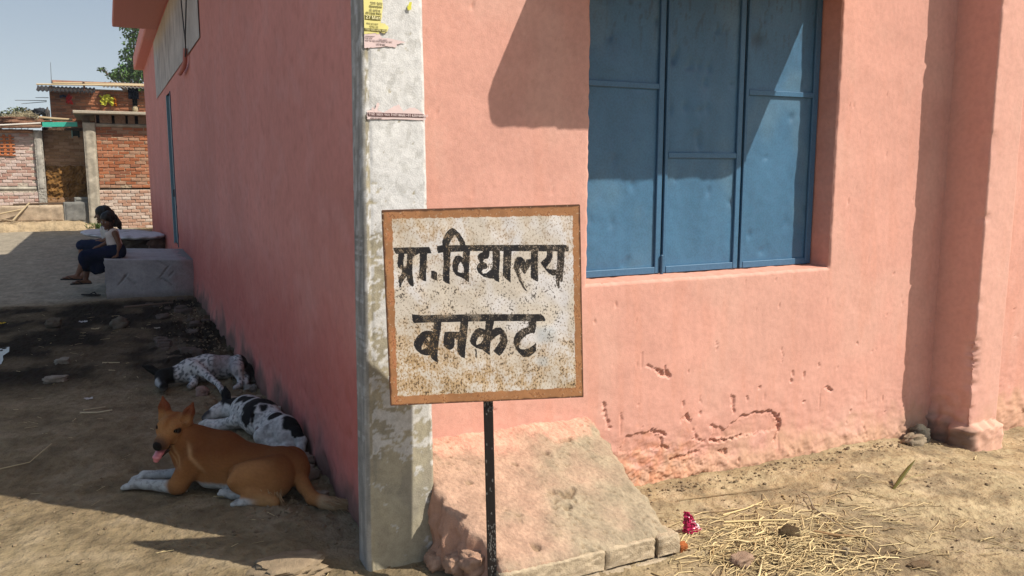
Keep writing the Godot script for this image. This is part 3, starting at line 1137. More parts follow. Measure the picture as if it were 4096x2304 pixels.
func build_pole() -> void:
	var s := thing("concrete_pole", "old whitewashed concrete pole standing against the building corner with torn flyers", "pole")
	var ys := steps([-0.3, [2.35, 0.0065], [4.4, 0.08]])
	var path := []    # [across 0..1 or side, depth behind the front, normal]
	for i in 6:
		path.append([0.0, lerpf(0.115, 0.016, i / 5.0), Vector2(-1, 0)])
	for i in 4:
		var a := (i + 0.5) / 4.0 * PI / 2
		path.append([0.0, 0.016 * (1 - sin(a)), Vector2(-cos(a), sin(a)), 0.016 * (1 - cos(a))])
	var nf := 46
	for i in nf:
		path.append([-1.0, i / float(nf - 1), Vector2(0, 1)])
	for i in 5:
		path.append([1.0, lerpf(0.008, 0.115, i / 4.0), Vector2(1, 0)])
	var P := PackedVector3Array()
	var C := PackedColorArray()
	for y in ys:
		var L := pole_left(y)
		var R := pole_right(y)
		for k in path:
			var x := 0.0
			var z := 0.0
			if k[0] == -1.0:
				x = lerpf(L + 0.018, R - 0.006, k[1])
				z = POLE_Z
			elif k[0] == 0.0:
				x = L + (k[3] if k.size() > 3 else 0.0)
				z = POLE_Z - k[1]
			else:
				x = R
				z = POLE_Z - k[1]
			var nrm: Vector2 = k[2]
			var u := (x - L) / (R - L)
			var d := 0.0014 * n1.get_noise_3d(x * 4.0, y * 4.0, z * 4.0) + 0.0007 * n2.get_noise_3d(x * 20.0, y * 20.0, z * 20.0)
			# casting seam just behind the left edge
			if k[0] == -1.0:
				d -= 0.006 * exp(-pow((x - L - 0.030) / 0.005, 2)) * (0.6 + 0.6 * n2.get_noise_2d(y * 4.0, 2.0))
				d -= 0.012 * sm01(0.012, 0.0, R - x) * sm01(0.0, 0.4, n2.get_noise_2d(y * 9.0, 6.0))
			# limewash: thick above, flaked in patches below
			var white := 0.0
			var patch := n2.get_noise_2d(x * 9.0, y * 9.0 + 3.0) * 0.55 + n2.get_noise_2d(x * 24.0 + 7.0, y * 34.0) * 0.5
			var band := 0.26 * sin(y * 58.0 + 4.0 * n1.get_noise_2d(x * 4.0, y * 3.0)) * sm01(0.9, 0.6, y)
			var want := lerpf(-0.66, 0.64, sm01(0.12, 1.65, y)) + 0.50 * exp(-pow((y - 0.55) / 0.17, 2)) + 0.12 * sm01(0.4, 0.9, u) * sm01(1.0, 0.6, y)
			if y > 1.02 and y < 1.28:
				want -= 0.28
			white = sm01(-0.04, 0.10, patch + band + want) * lerpf(0.72, 1.0, sm01(0.5, 1.2, y))
			if k[0] == 0.0:
				white *= 0.10 + 0.5 * sm01(0.1, 0.3, n2.get_noise_2d(y * 6.0, z * 30.0))
			elif x - L < 0.028:
				white *= sm01(-0.1, 0.25, n2.get_noise_2d(y * 11.0, x * 60.0))
			d += 0.0012 * white
			P.append(Vector3(x + nrm.x * d, y, z + nrm.y * d))
			var bare := Color(0.40, 0.365, 0.275).lerp(Color(0.33, 0.305, 0.24), sm01(-0.2, 0.4, n2.get_noise_2d(x * 6.0, y * 3.0)))
			bare = bare.lerp(Color(0.44, 0.39, 0.28), 0.5 * sm01(0.1, 0.5, n1.get_noise_2d(x * 5.0 + 2.0, y * 1.7)))
			if k[0] == 0.0:
				bare = Color(0.27, 0.265, 0.245).lerp(Color(0.40, 0.385, 0.35), sm01(-0.3, 0.4, n2.get_noise_2d(y * 2.0, z * 40.0)))
			var wc := Color(0.66, 0.665, 0.67) * (1.0 + 0.06 * n1.get_noise_2d(x * 8.0, y * 8.0))
			wc = wc.lerp(Color(0.50, 0.50, 0.49), 0.6 * sm01(0.26, 0.38, n2.get_noise_2d(x * 13.0 + 20.0, y * 11.0)))
			var c := bare.lerp(wc, white)
			c.a = 1
			C.append(c)
	part("shaft", sheet(P, C, path.size(), ys.size()), M.concrete, s)
	# torn flyers
	flyer(s, "yellow flyer remnant", Color(0.72, 0.66, 0.27), [[0.844, 2.20], [0.910, 2.20], [0.912, 2.068], [0.908, 2.039], [0.903, 2.023], [0.904, 2.014], [0.919, 2.014], [0.931, 2.003], [0.928, 1.990], [0.918, 1.981], [0.898, 1.984], [0.896, 1.976], [0.880, 1.979], [0.842, 1.973]], 0.0022)
	flyer(s, "pink flyer remnant", Color(0.66, 0.53, 0.53), [[0.843, 1.976], [0.885, 1.979], [0.90, 1.975], [0.905, 1.965], [0.935, 1.964], [0.958, 1.961], [0.993, 1.955], [0.961, 1.946], [0.958, 1.935], [0.922, 1.937], [0.871, 1.928], [0.842, 1.925]], 0.0016)
	flyer(s, "pink strip of a torn flyer", Color(0.68, 0.55, 0.545), [[0.845, 1.709], [0.862, 1.712], [0.865, 1.724], [0.874, 1.716], [0.884, 1.738], [0.892, 1.739], [0.885, 1.712], [0.905, 1.705], [0.923, 1.715], [0.950, 1.730], [0.965, 1.735], [0.981, 1.711], [1.006, 1.726], [1.026, 1.726], [1.048, 1.712], [1.066, 1.697], [1.066, 1.683], [0.94, 1.683], [0.845, 1.680]], 0.0018)
	flyer(s, "", Color(0.62, 0.60, 0.10), [[1.003, 2.067], [1.001, 2.078], [1.010, 2.096], [1.018, 2.095], [1.015, 2.068]], 0.006)
	ink_box(s, 0.845, 2.022, 0.902, 2.038, Color(0.16, 0.145, 0.05))
	ink_box(s, 0.843, 1.984, 0.924, 1.994, Color(0.16, 0.145, 0.05))
	ink_box(s, 0.848, 1.691, 1.057, 1.704, Color(0.115, 0.065, 0.065))
	ink_box(s, 0.846, 1.967, 0.880, 1.968, Color(0.25, 0.2, 0.2))
	print_text(s, "Question", 0.862, 2.063, 0.0105, Color(0.17, 0.16, 0.07))
	print_text(s, "All Class Batc", 0.848, 2.0405, 0.0090, Color(0.13, 0.125, 0.05))
	print_text(s, "27 Mar", 0.848, 2.0215, 0.0160, Color(0.75, 0.70, 0.40))
	print_text(s, "Mob:+91 6201680957", 0.962, 1.6905, 0.0115, Color(0.70, 0.58, 0.58))
	# lines of small print in Devanagari: a head line with hanging strokes
	rng.seed = 5
	for row in [[0.850, 1.7005, [5, 6, 4, 6, 4, 2, 4], 0.0080, Color(0.70, 0.58, 0.58), 0.955], [0.845, 1.9915, [4, 5, 4, 5], 0.0065, Color(0.72, 0.66, 0.35), 0.918], [0.866, 2.083, [4, 4], 0.0085, Color(0.40, 0.38, 0.2), 0.903], [0.862, 2.058, [2, 6, 2], 0.008, Color(0.40, 0.38, 0.2), 0.903], [0.850, 2.012, [5, 4, 4], 0.005, Color(0.40, 0.38, 0.2), 0.895], [0.862, 2.003, [5, 3], 0.006, Color(0.45, 0.42, 0.2), 0.905], [0.845, 1.964, [5, 4], 0.005, Color(0.40, 0.33, 0.34), 0.875], [0.895, 1.960, [4, 5], 0.005, Color(0.40, 0.33, 0.34), 0.955], [0.846, 1.955, [4, 3, 4, 6, 5, 3, 4], 0.005, Color(0.42, 0.35, 0.36), 0.985], [0.885, 1.944, [4, 2, 4], 0.005, Color(0.42, 0.35, 0.36), 0.945], [0.858, 1.687, [6, 4, 6], 0.004, Color(0.42, 0.35, 0.36), 0.90]]:
		var m := MB.new()
		var x: float = row[0]
		for word in row[2]:
			var x0 := x
			for g in word:
				var wd: float = row[3] * rng.randf_range(0.45, 0.7)
				var zz := POLE_Z + 0.0064
				m.box(at_xf(Vector3(x + wd * 0.8, row[1] - row[3] * 0.45, zz)), Vector3(row[3] * 0.16, row[3] * 0.9, 0.0006), 0.0, row[4])
				if rng.randf() < 0.75:
					m.box(at_xf(Vector3(x + wd * 0.4, row[1] - row[3] * rng.randf_range(0.3, 0.7), zz), Vector3(0, 0, rng.randf_range(-0.7, 0.7))), Vector3(wd * 0.7, row[3] * 0.16, 0.0006), 0.0, row[4])
				if rng.randf() < 0.3:
					m.box(at_xf(Vector3(x + wd * 0.6, row[1] + row[3] * 0.25, zz), Vector3(0, 0, 0.7)), Vector3(wd * 0.6, row[3] * 0.14, 0.0006), 0.0, row[4])
				x += wd
			m.box(at_xf(Vector3((x0 + x) / 2, row[1], POLE_Z + 0.0064)), Vector3(x - x0, row[3] * 0.15, 0.0006), 0.0, row[4])
			x += row[3] * 0.5
			if x > row[5]:
				break
		part("lettering", m, M.paper, s)


func flyer(s: Node3D, label: String, col: Color, pts: Array, lift: float) -> void:
	var poly := PackedVector2Array()
	rng.seed = int(pts[0][1] * 1000)
	for i in pts.size():
		var a := Vector2(pts[i][0], pts[i][1])
		var b := Vector2(pts[(i + 1) % pts.size()][0], pts[(i + 1) % pts.size()][1])
		for k in 5:
			var p := a.lerp(b, k / 5.0)
			if k:
				p += Vector2(rng.randf_range(-0.0016, 0.0016), rng.randf_range(-0.0016, 0.0016))
			poly.append(p)
	var tri := Geometry2D.triangulate_polygon(poly)
	var m := MB.new()
	for p in poly:
		var curl := maxf(0.0, n2.get_noise_2d(p.x * 25.0, p.y * 25.0) - 0.1) * 0.0025
		m.add(Vector3(p.x, p.y, POLE_Z + 0.0024 + lift + curl), Vector3(0, 0, 1), col * (1.0 + 0.1 * n2.get_noise_2d(p.x * 30.0, p.y * 30.0)))
	for i in range(0, tri.size(), 3):
		var a := poly[tri[i]]
		var b := poly[tri[i + 1]]
		var d := poly[tri[i + 2]]
		if (b - a).cross(d - a) > 0:
			m.idx.append_array(PackedInt32Array([tri[i], tri[i + 2], tri[i + 1]]))
		else:
			m.idx.append_array(PackedInt32Array([tri[i], tri[i + 1], tri[i + 2]]))
	for i in m.c.size():
		m.c[i].a = 1
	var o := part("flyer", m, M.paper, s)
	if label:
		o.set_meta("label", label)


func ink_box(s: Node3D, x0: float, y0: float, x1: float, y1: float, col: Color) -> void:
	var m := MB.new()
	m.box(at_xf(Vector3((x0 + x1) / 2, (y0 + y1) / 2, POLE_Z + 0.0055)), Vector3(x1 - x0, y1 - y0, 0.0008), 0.0, col)
	part("printed_bar", m, M.paper, s)


func print_text(s: Node3D, t: String, x: float, y: float, high: float, col: Color) -> void:
	var tm := TextMesh.new()
	var f := SystemFont.new()
	f.font_names = PackedStringArray(["Droid Sans"])
	f.font_weight = 700
	tm.font = f
	tm.text = t
	tm.font_size = 32
	tm.pixel_size = high / 32.0
	tm.depth = 0.0006
	tm.horizontal_alignment = HORIZONTAL_ALIGNMENT_LEFT
	tm.vertical_alignment = VERTICAL_ALIGNMENT_BOTTOM
	var mt := StandardMaterial3D.new()
	mt.albedo_color = col.linear_to_srgb()
	mt.roughness = 0.8
	tm.material = mt
	var o := obj("lettering", tm, s)
	o.position = Vector3(x, y, POLE_Z + 0.0068)


# ------------------------------------------------------------------ sloping cement apron at the wall foot
func apron_y(x: float, z: float) -> float:
	var t := clampf((z - WZ) / 0.66, 0.0, 1.2)
	return lerpf(0.385, 0.10, t) + 0.010 * n1.get_noise_2d(x * 3.0, z * 3.0)


func build_apron() -> void:
	var s := thing("cement_apron", "sloping broken cement apron against the pink wall behind the name board post", "apron")
	var xs := steps([1.02, [1.95, 0.0058]])
	var zs := steps([-3.16, [-2.49, 0.0058]])
	var P := PackedVector3Array()
	var C := PackedColorArray()
	var nx := xs.size()
	for j in zs.size():
		for i in nx:
			var x := xs[i]
			var z := zs[j]
			var w := 0.012 * n2.get_noise_2d(x * 4.0, z * 4.0)
			# worn outline: left edge slants, right edge nearly straight
			var le := lerpf(1.05, 1.155, sm01(-3.0, -2.55, z)) + 0.03 * n2.get_noise_2d(z * 6.0, 1.0)
			var re := lerpf(1.930, 1.905, sm01(-3.15, -2.5, z)) + 0.018 * n2.get_noise_2d(z * 7.0, 8.0)
			var fr := -2.495 + 0.012 * n2.get_noise_2d(x * 6.0, 3.0)
			var px := clampf(x, le, re)
			var pz := minf(z, fr)
			var y := apron_y(px, pz) + 0.0028 * n2.get_noise_2d(px * 12.0, pz * 22.0) + 0.0022 * n3.get_noise_2d(px * 46.0, pz * 70.0) + 0.0012 * n3.get_noise_2d(px * 110.0, pz * 130.0) + w * 0.4
			var pit := sm01(0.40, 0.52, n2.get_noise_2d(px * 17.0 + 3.0, pz * 30.0)) * sm01(-0.1, 0.3, n1.get_noise_2d(px * 3.0, pz * 3.0))
			y -= 0.007 * pit
			for q in [[1.53, -2.78, 0.022, 0.016], [1.58, -2.75, 0.03, 0.012], [1.62, -2.77, 0.016, 0.012], [1.545, -2.69, 0.016, 0.018], [1.34, -2.56, 0.022, 0.016], [1.74, -3.03, 0.022, 0.013], [1.44, -2.95, 0.015, 0.010], [1.22, -2.90, 0.015, 0.01], [1.60, -2.98, 0.013, 0.012]]:
				var dd := Vector2((px - q[0]) / q[2], (pz - q[1]) / (q[2] * 0.8)).length() + 0.5 * n2.get_noise_2d(px * 30.0, pz * 30.0)
				y -= q[3] * sm01(1.15, 0.7, dd)
				pit = maxf(pit, sm01(1.15, 0.7, dd))
			var edge := minf(minf(px - le, re - px), fr - pz)
			y -= 0.016 * exp(-maxf(edge, 0.0) / 0.015)
			# outside the outline the sheet drops as the broken side
			var over := maxf(maxf(le - x, x - re), z - fr)
			if over > 0.0:
				y -= minf(over * 14.0, 1.0) * (y + 0.14) * (0.75 + 0.25 * n2.get_noise_2d(x * 9.0, z * 9.0))
				px += signf(x - px) * minf(over, 0.03) * (0.5 + 0.9 * n2.get_noise_2d(z * 10.0, y * 10.0))
			if z < -3.15:
				y += 0.004
			P.append(Vector3(px, y, pz))
			var c := Color(0.345, 0.285, 0.205)
			var pinkish := sm01(0.30, -0.15, (px - 1.05) * 0.55 + (z + 3.15) * 0.35 - 0.35 + 0.35 * n1.get_noise_2d(px * 3.0, pz * 3.0))
			c = c.lerp(Color(0.46, 0.295, 0.22), pinkish * 0.85)
			c = c.lerp(Color(0.68, 0.35, 0.265), 0.9 * sm01(-3.03, -3.13, pz + 0.10 * n2.get_noise_2d(px * 4.0, 2.0)))
			c = c * (1.0 + 0.22 * n2.get_noise_2d(px * 7.0, pz * 7.0) + 0.12 * n3.get_noise_2d(px * 60.0, pz * 60.0))
			c = c.lerp(Color(0.24, 0.175, 0.11), 0.6 * pit)
			if over > 0.0:
				c = c.lerp(Color(0.60, 0.32, 0.22), 0.5 * sm01(1.5, 1.1, x))
			c.a = 1
			C.append(c)
	part("slab", sheet(P, C, nx, zs.size(), true), M.stone, s)
	# edging stones along the front lip, a course below
	rng.seed = 3
	for q in [[1.165, 1.60, 0.046, -2.484], [1.603, 1.828, 0.05, -2.482], [1.834, 1.935, 0.055, -2.470]]:
		stone_block(s, "edging_stone", q[0], q[1], q[2] - 0.035, q[2] + 0.040, -2.56, q[3], Color(0.46, 0.375, 0.27))
	for q in [[1.18, 1.47], [1.474, 1.72], [1.724, 1.94]]:
		stone_block(s, "footing_stone", q[0], q[1], -0.13, 0.004, -2.58, -2.462 + rng.randf_range(-0.006, 0.006), Color(0.43, 0.35, 0.255))
	# lumps of plaster at the broken left end
	var m := MB.new()
	for q in [[1.10, 0.03, -2.74, 0.10], [1.15, 0.06, -2.66, 0.13], [1.13, -0.01, -2.60, 0.11], [1.18, 0.01, -2.54, 0.10], [1.07, -0.01, -2.86, 0.11]]:
		rock(m, Vector3(q[0], q[1], q[2]), Vector3(q[3], q[3] * 0.8, q[3]), q[3] * 31.0, Color(0.52, 0.33, 0.235), 9)
	part("rubble", m, M.stone, s)


func stone_block(s: Node3D, called: String, x0: float, x1: float, y0: float, y1: float, z0: float, z1: float, col: Color) -> void:
	# a worn block: front and top as one bent sheet with rough edges
	var nu := int((x1 - x0) / 0.009)
	var prof := []
	for i in 12:
		prof.append(Vector2(z1, lerpf(y0, y1 - 0.008, i / 11.0)))
	for i in 3:
		var a := (i + 0.5) / 3.0 * PI / 2
		prof.append(Vector2(z1 - 0.008 + 0.008 * cos(a), y1 - 0.008 + 0.008 * sin(a)))
	for i in 6:
		prof.append(Vector2(lerpf(z1 - 0.008, z0, i / 5.0), y1))
	var P := PackedVector3Array()
	var C := PackedColorArray()
	for q in prof:
		for i in nu:
			var x := lerpf(x0, x1, float(i) / (nu - 1))
			var d := 0.006 * n2.get_noise_3d(x * 9.0, q.y * 12.0, q.x * 9.0) + 0.003 * n3.get_noise_3d(x * 40.0, q.y * 40.0, q.x * 40.0)
			var e := minf(x - x0, x1 - x)
			d -= 0.009 * exp(-e / 0.005)
			P.append(Vector3(x + 0.004 * n2.get_noise_2d(q.y * 30.0, x0), q.y + d, q.x + d))
			var c := col * (1.0 + 0.25 * n2.get_noise_3d(x * 8.0, q.y * 8.0, q.x * 8.0))
			c.a = 1
			C.append(c)
	var m := sheet(P, C, nu, prof.size())
	var n := nu * prof.size()
	for side in [0, nu - 1]:
		for k in range(1, prof.size() - 1):
			var a := m.v[side]
			var b := m.v[k * nu + side]
			var d := m.v[(k + 1) * nu + side]
			if side == 0:
				m.tri(a, d, b, col * 0.8)
			else:
				m.tri(a, b, d, col * 0.8)
	part(called, m, M.stone, s)


# ------------------------------------------------------------------ the painted name board on its post
const GLYPHS := [
	"49,187 230,189 241,222 218,221 63,219 54,207",
	"74,215 104,216 103,233 97,256 98,282 117,288 116,308 89,301 70,287 66,266 70,244",
	"118,216 147,217 142,268 139,322 144,360 145,382 136,388 124,377 113,360 109,333 107,298 113,268",
	"88,297 116,302 109,334 93,355 83,370 79,389 70,388 71,370 66,358 72,337 87,317",
	"180,218 218,219 214,270 209,324 208,362 197,361 182,352 172,344 175,304 179,269",
	"147,217 180,218 165,227 151,234 146,246",
	"234,311 245,309 263,319 264,362 247,356 233,346",
	"269,186 295,182 921,200 938,212 938,235 916,234 435,216 294,219 273,222 268,203",
	"297,185 296,162 308,136 324,113 346,95 362,103 361,131 338,163 327,185",
	"361,102 384,124 402,153 411,172 413,188 386,187 383,172 372,151 360,131 349,118",
	"298,217 337,212 332,273 327,327 325,381 307,375 292,361 293,326 299,272",
	"401,252 379,236 360,239 347,262 341,289 345,316 360,337 383,348 407,361 408,325 381,325 369,320 369,305 375,282 384,269 394,283 401,306",
	"400,214 435,215 430,276 425,330 425,375 411,368 396,352 401,306 398,260",
	"497,216 534,217 531,244 525,257 502,261 498,272 515,282 522,298 516,309 497,312 490,324 496,333 513,332 535,315 551,298 549,361 530,359 499,350 473,327 464,304 471,285 483,277 473,258 471,243 484,228 499,224",
	"549,217 587,218 584,280 578,334 579,381 560,372 543,355 546,294",
	"604,218 646,220 641,281 637,335 636,384 618,370 597,348 601,280",
	"678,253 695,255 708,268 716,283 720,268 745,267 745,288 736,307 723,322 711,344 701,337 688,314 683,306 684,333 693,376 706,407 721,434 709,427 694,407 679,375 663,332 652,309 658,282 668,259",
	"744,222 780,223 778,285 778,339 777,385 758,377 739,361 742,300",
	"824,225 855,229 854,260 843,287 823,309 821,317 838,323 877,326 876,355 853,357 830,341 808,313 793,289 800,280 820,263 826,246",
	"880,228 917,231 914,289 908,343 903,390 887,387 888,422 880,424 870,400 867,365 875,319 878,272",
	"128,528 173,535 473,541 788,553 804,568 811,586 807,591 547,580 172,574 138,575 130,564",
	"239,573 278,572 271,622 261,662 255,702 250,749 252,784 239,779 220,763 213,744 213,717 223,674 232,621",
	"229,619 199,616 176,622 153,642 133,671 131,691 143,715 165,736 188,744 212,745 229,721 233,637",
	"290,627 317,625 374,630 372,666 341,662 339,698 333,711 316,721 297,713 283,696 282,676 286,652",
	"374,573 414,575 408,626 400,679 393,726 390,769 371,759 355,742 351,722 356,665 367,625",
	"503,579 547,579 538,617 534,640 525,683 520,724 519,758 500,745 485,731 485,696 497,629",
	"502,624 468,611 448,621 427,650 417,677 424,695 448,715 477,726 499,731",
	"531,628 553,615 579,615 595,632 608,656 613,686 606,713 586,746 569,763 553,753 538,736 557,711 571,691 576,671 573,650 552,661 526,685 527,646",
	"721,589 764,588 760,623 753,650 736,650 710,659 683,682 673,705 669,722 679,732 699,734 725,727 749,711 757,699 759,721 758,745 741,761 718,775 691,774 672,755 652,728 642,697 645,670 661,644 691,625 721,616",
	"441,721 451,725 452,748 450,771 443,762 446,738",
]

const COUNTERS := [
	"182,680 202,700 171,717 170,699",
	"210,647 217,660 210,675 198,655",
	"486,645 487,675 473,692 452,701 449,691 459,664",
]


func poly_of(t: String) -> PackedVector2Array:
	var out := PackedVector2Array()
	for w in t.split(" "):
		var q := w.split(",")
		out.append(Vector2(float(q[0]), float(q[1])) / 1000.0)
	return out


func fill_poly(im: Image, poly: PackedVector2Array, size: int, col: Color) -> void:
	var y0 := size
	var y1 := 0
	for p in poly:
		y0 = mini(y0, int(p.y * size))
		y1 = maxi(y1, int(p.y * size) + 1)
	for y in range(maxi(0, y0), mini(size, y1 + 1)):
		var yy := (y + 0.5) / size
		var cuts := []
		for i in poly.size():
			var a := poly[i]
			var b := poly[(i + 1) % poly.size()]
			if (a.y <= yy) != (b.y <= yy):
				cuts.append(a.x + (yy - a.y) / (b.y - a.y) * (b.x - a.x))
		cuts.sort()
		for k in range(0, cuts.size() - 1, 2):
			var j := 0.0012 * n3.get_noise_2d(yy * 130.0, cuts[k] * 9.0)
			var xa := int((cuts[k] + j) * size + 0.5)
			var xb := int((cuts[k + 1] + j) * size + 0.5)
			im.fill_rect(Rect2i(xa, y, maxi(0, xb - xa), 1), col)


func sign_texture() -> ImageTexture:
	var S := 768
	var mask := Image.create(S, S, false, Image.FORMAT_L8)
	for g in GLYPHS:
		fill_poly(mask, poly_of(g), S, Color.WHITE)
	for g in COUNTERS:
		fill_poly(mask, poly_of(g), S, Color.BLACK)
	var ink := mask.get_data()
	var out := PackedByteArray()
	out.resize(S * S * 3)
	var f := FastNoiseLite.new()
	f.noise_type = FastNoiseLite.TYPE_SIMPLEX
	f.fractal_octaves = 3
	for y in S:
		var v := float(y) / S
		for x in S:
			var u := float(x) / S
			var broad := n1.get_noise_2d(u * 3.2, v * 3.2)
			var mid := n2.get_noise_2d(u * 11.0, v * 9.0)
			var speck := n2.get_noise_2d(u * 62.0, v * 44.0)
			var fine := n3.get_noise_2d(u * 150.0, v * 120.0)
			var rust_here := sm01(0.50, 0.95, v) * 0.60 + sm01(0.22, 0.05, v) * 0.45 * sm01(0.55, 0.1, u) + 0.45 * sm01(0.42, 0.66, v) * sm01(0.55, 0.05, u) + 0.35 * broad + 0.25 * mid + 0.10
			rust_here -= 0.55 * sm01(0.24, 0.12, absf(u - 0.72)) * sm01(0.35, 0.1, absf(v - 0.45))
			rust_here = clampf(rust_here, 0.0, 1.0)
			var c := Color(0.68, 0.615, 0.53)
			c = c.lerp(Color(0.78, 0.755, 0.755), sm01(-0.2, 0.35, broad) * (1.0 - rust_here))
			c = c.lerp(Color(0.58, 0.41, 0.23), rust_here * 0.80 * sm01(-0.55, 0.35, mid + 0.5 * speck))
			c = c.lerp(Color(0.47, 0.27, 0.10), sm01(0.05, 0.60, 0.8 * speck + 0.4 * fine + 0.25 * mid + 0.30 * rust_here - 0.10) * (0.28 + 0.50 * rust_here))
			c = c.lerp(Color(0.46, 0.30, 0.14), 0.5 * sm01(0.12, 0.45, n2.get_noise_2d(u * 26.0, v * 5.0 + 3.0) + 0.3 * speck) * rust_here)
			c = c.lerp(Color(0.13, 0.075, 0.035), sm01(0.42, 0.62, speck + 0.4 * fine + 0.15 * mid) * 0.55)
			var blue := sm01(0.08, 0.02, absf(u - 0.81)) * sm01(0.06, 0.02, absf(v - 0.66)) + sm01(0.05, 0.01, absf(u - 0.79)) * sm01(0.04, 0.01, absf(v - 0.80))
			c = c.lerp(Color(0.50, 0.54, 0.56), clampf(blue, 0, 1) * 0.6)
			# scratches
			if absf((v - 0.085) - (0.86 - u) * 0.62) < 0.0012 and u > 0.68 and u < 0.86:
				c = c.lerp(Color(0.25, 0.2, 0.15), 0.5)
			if ink[y * S + x] > 0:
				var wear := speck * 0.6 + fine * 0.45 + 0.35 * mid
				var worn := sm01(0.42, 0.56, wear)
				if v > 0.5:
					worn = maxf(worn, 0.45 * sm01(0.62, 0.5, v) * sm01(0.1, 0.4, mid + fine * 0.4))
				var k := Color(0.016, 0.015, 0.017).lerp(Color(0.035, 0.028, 0.022), sm01(-0.2, 0.3, mid))
				c = k.lerp(c, worn)
			elif speck + 0.3 * fine + 0.7 * mid > 0.66 and v > 0.28 and v < 0.95:
				c = c.lerp(Color(0.03, 0.028, 0.028), 0.8)
			# brown painted border with a hand-cut inner edge
			var jig := 0.0025 * n3.get_noise_2d(u * 20.0, v * 20.0) + 0.0012 * n3.get_noise_2d(u * 90.0, v * 90.0)
			var il := lerpf(0.050, 0.036, v) + jig
			var ir := 0.9605 + jig
			var it := lerpf(0.040, 0.052, u) + jig
			var ib := lerpf(0.951, 0.946, u) + jig
			if u < il or u > ir or v < it or v > ib:
				c = Color(0.42, 0.200, 0.088) * (1.0 + 0.16 * mid + 0.14 * broad)
				c = c.lerp(Color(0.52, 0.21, 0.10), 0.6 * sm01(0.02, 0.0, absf(u - 0.03)) * sm01(0.0, 0.3, mid + 0.2))
				c = c.lerp(Color(0.19, 0.075, 0.03), 0.75 * sm01(0.42, 0.62, speck * 0.7 + 0.3 * fine + 0.6 * mid))
				c = c.lerp(Color(0.10, 0.045, 0.025), sm01(0.012, 0.002, minf(minf(u, 1 - u), minf(v, 1 - v)) + 0.004 * mid))
				c = c.lerp(Color(0.58, 0.46, 0.33), sm01(0.60, 0.68, n2.get_noise_2d(u * 30.0 + 9.0, v * 30.0)) * 0.7)
			var i := (y * S + x) * 3
			c = c.linear_to_srgb()
			out[i] = int(clampf(c.r, 0, 1) * 255.0)
			out[i + 1] = int(clampf(c.g, 0, 1) * 255.0)
			out[i + 2] = int(clampf(c.b, 0, 1) * 255.0)
	return ImageTexture.create_from_image(Image.create_from_data(S, S, false, Image.FORMAT_RGB8, out))


func build_sign() -> void:
	var s := thing("name_board", "rusty square school name board with black Devanagari lettering on a black post", "sign", Vector3(1.160, 0.0, -2.534))
	s.rotation.y = deg_to_rad(-21.9)
	var side := 0.670
	var m := MB.new()
	m.box(at_xf(Vector3(0, 0, -0.012)), Vector3(side, side, 0.022), 0.003, Color(0.12, 0.052, 0.028))
	var board := part("board", m, M.rusty, s)
	board.position = Vector3(-0.030, 1.0425, 0.0)
	board.rotation = Vector3(deg_to_rad(-1.5), 0, deg_to_rad(1.5))
	# the painted face: very slightly buckled sheet
	var P := PackedVector3Array()
	var C := PackedColorArray()
	var U := PackedVector2Array()
	var N := 60
	for j in N:
		for i in N:
			var u := i / float(N - 1)
			var v := j / float(N - 1)
			var e := minf(minf(u, 1 - u), minf(v, 1 - v))
			var z := 0.0050 + 0.003 * n1.get_noise_2d(u * 2.4, v * 2.4) * sm01(0.0, 0.1, e) + 0.0012 * n2.get_noise_2d(u * 7.0, v * 7.0) * sm01(0.0, 0.05, e)
			P.append(Vector3((u - 0.5) * (side - 0.004), (0.5 - v) * (side - 0.004), z))
			C.append(Color.WHITE)
			U.append(Vector2(u, v))
	var fm := StandardMaterial3D.new()
	fm.albedo_texture = sign_texture()
	fm.roughness = 0.55
	fm.metallic_specular = 0.45
	part("painted_face", sheet(P, C, N, N, true, PackedByteArray(), U), fm, board)
	var post := MB.new()
	var a := Vector3(0.0015, -0.35, -0.016)
	var b := Vector3(-0.0195, 0.725, -0.016)
	var lean := atan2(a.x - b.x, b.y - a.y)
	post.box(at_xf((a + b) / 2, Vector3(0, 0, lean)), Vector3(0.033, b.y - a.y, 0.033), 0.003, Color(0.020, 0.018, 0.018))
	# chips of lighter grey where the black has worn off
	part("post", post, M.black_paint, s)
	var chips := MB.new()
	rng.seed = 12
	for t in 130:
		var low := rng.randf() < 0.7
		var y := rng.randf_range(-0.05, 0.26) if low else rng.randf_range(0.66, 0.715) if rng.randf() < 0.6 else rng.randf_range(0.1, 0.7)
		var x := lerpf(a.x, b.x, (y - a.y) / (b.y - a.y)) + rng.randf_range(-0.0145, 0.0145)
		var r := rng.randf_range(0.0008, 0.003)
		rock(chips, Vector3(x, y, 0.0006), Vector3(r * 2, r * rng.randf_range(2, 6), 0.0008), t * 1.7, Color(0.17, 0.165, 0.16), 3, 0.8)
	part("worn_patch", chips, M.black_paint, s).set_meta("kind", "stuff")


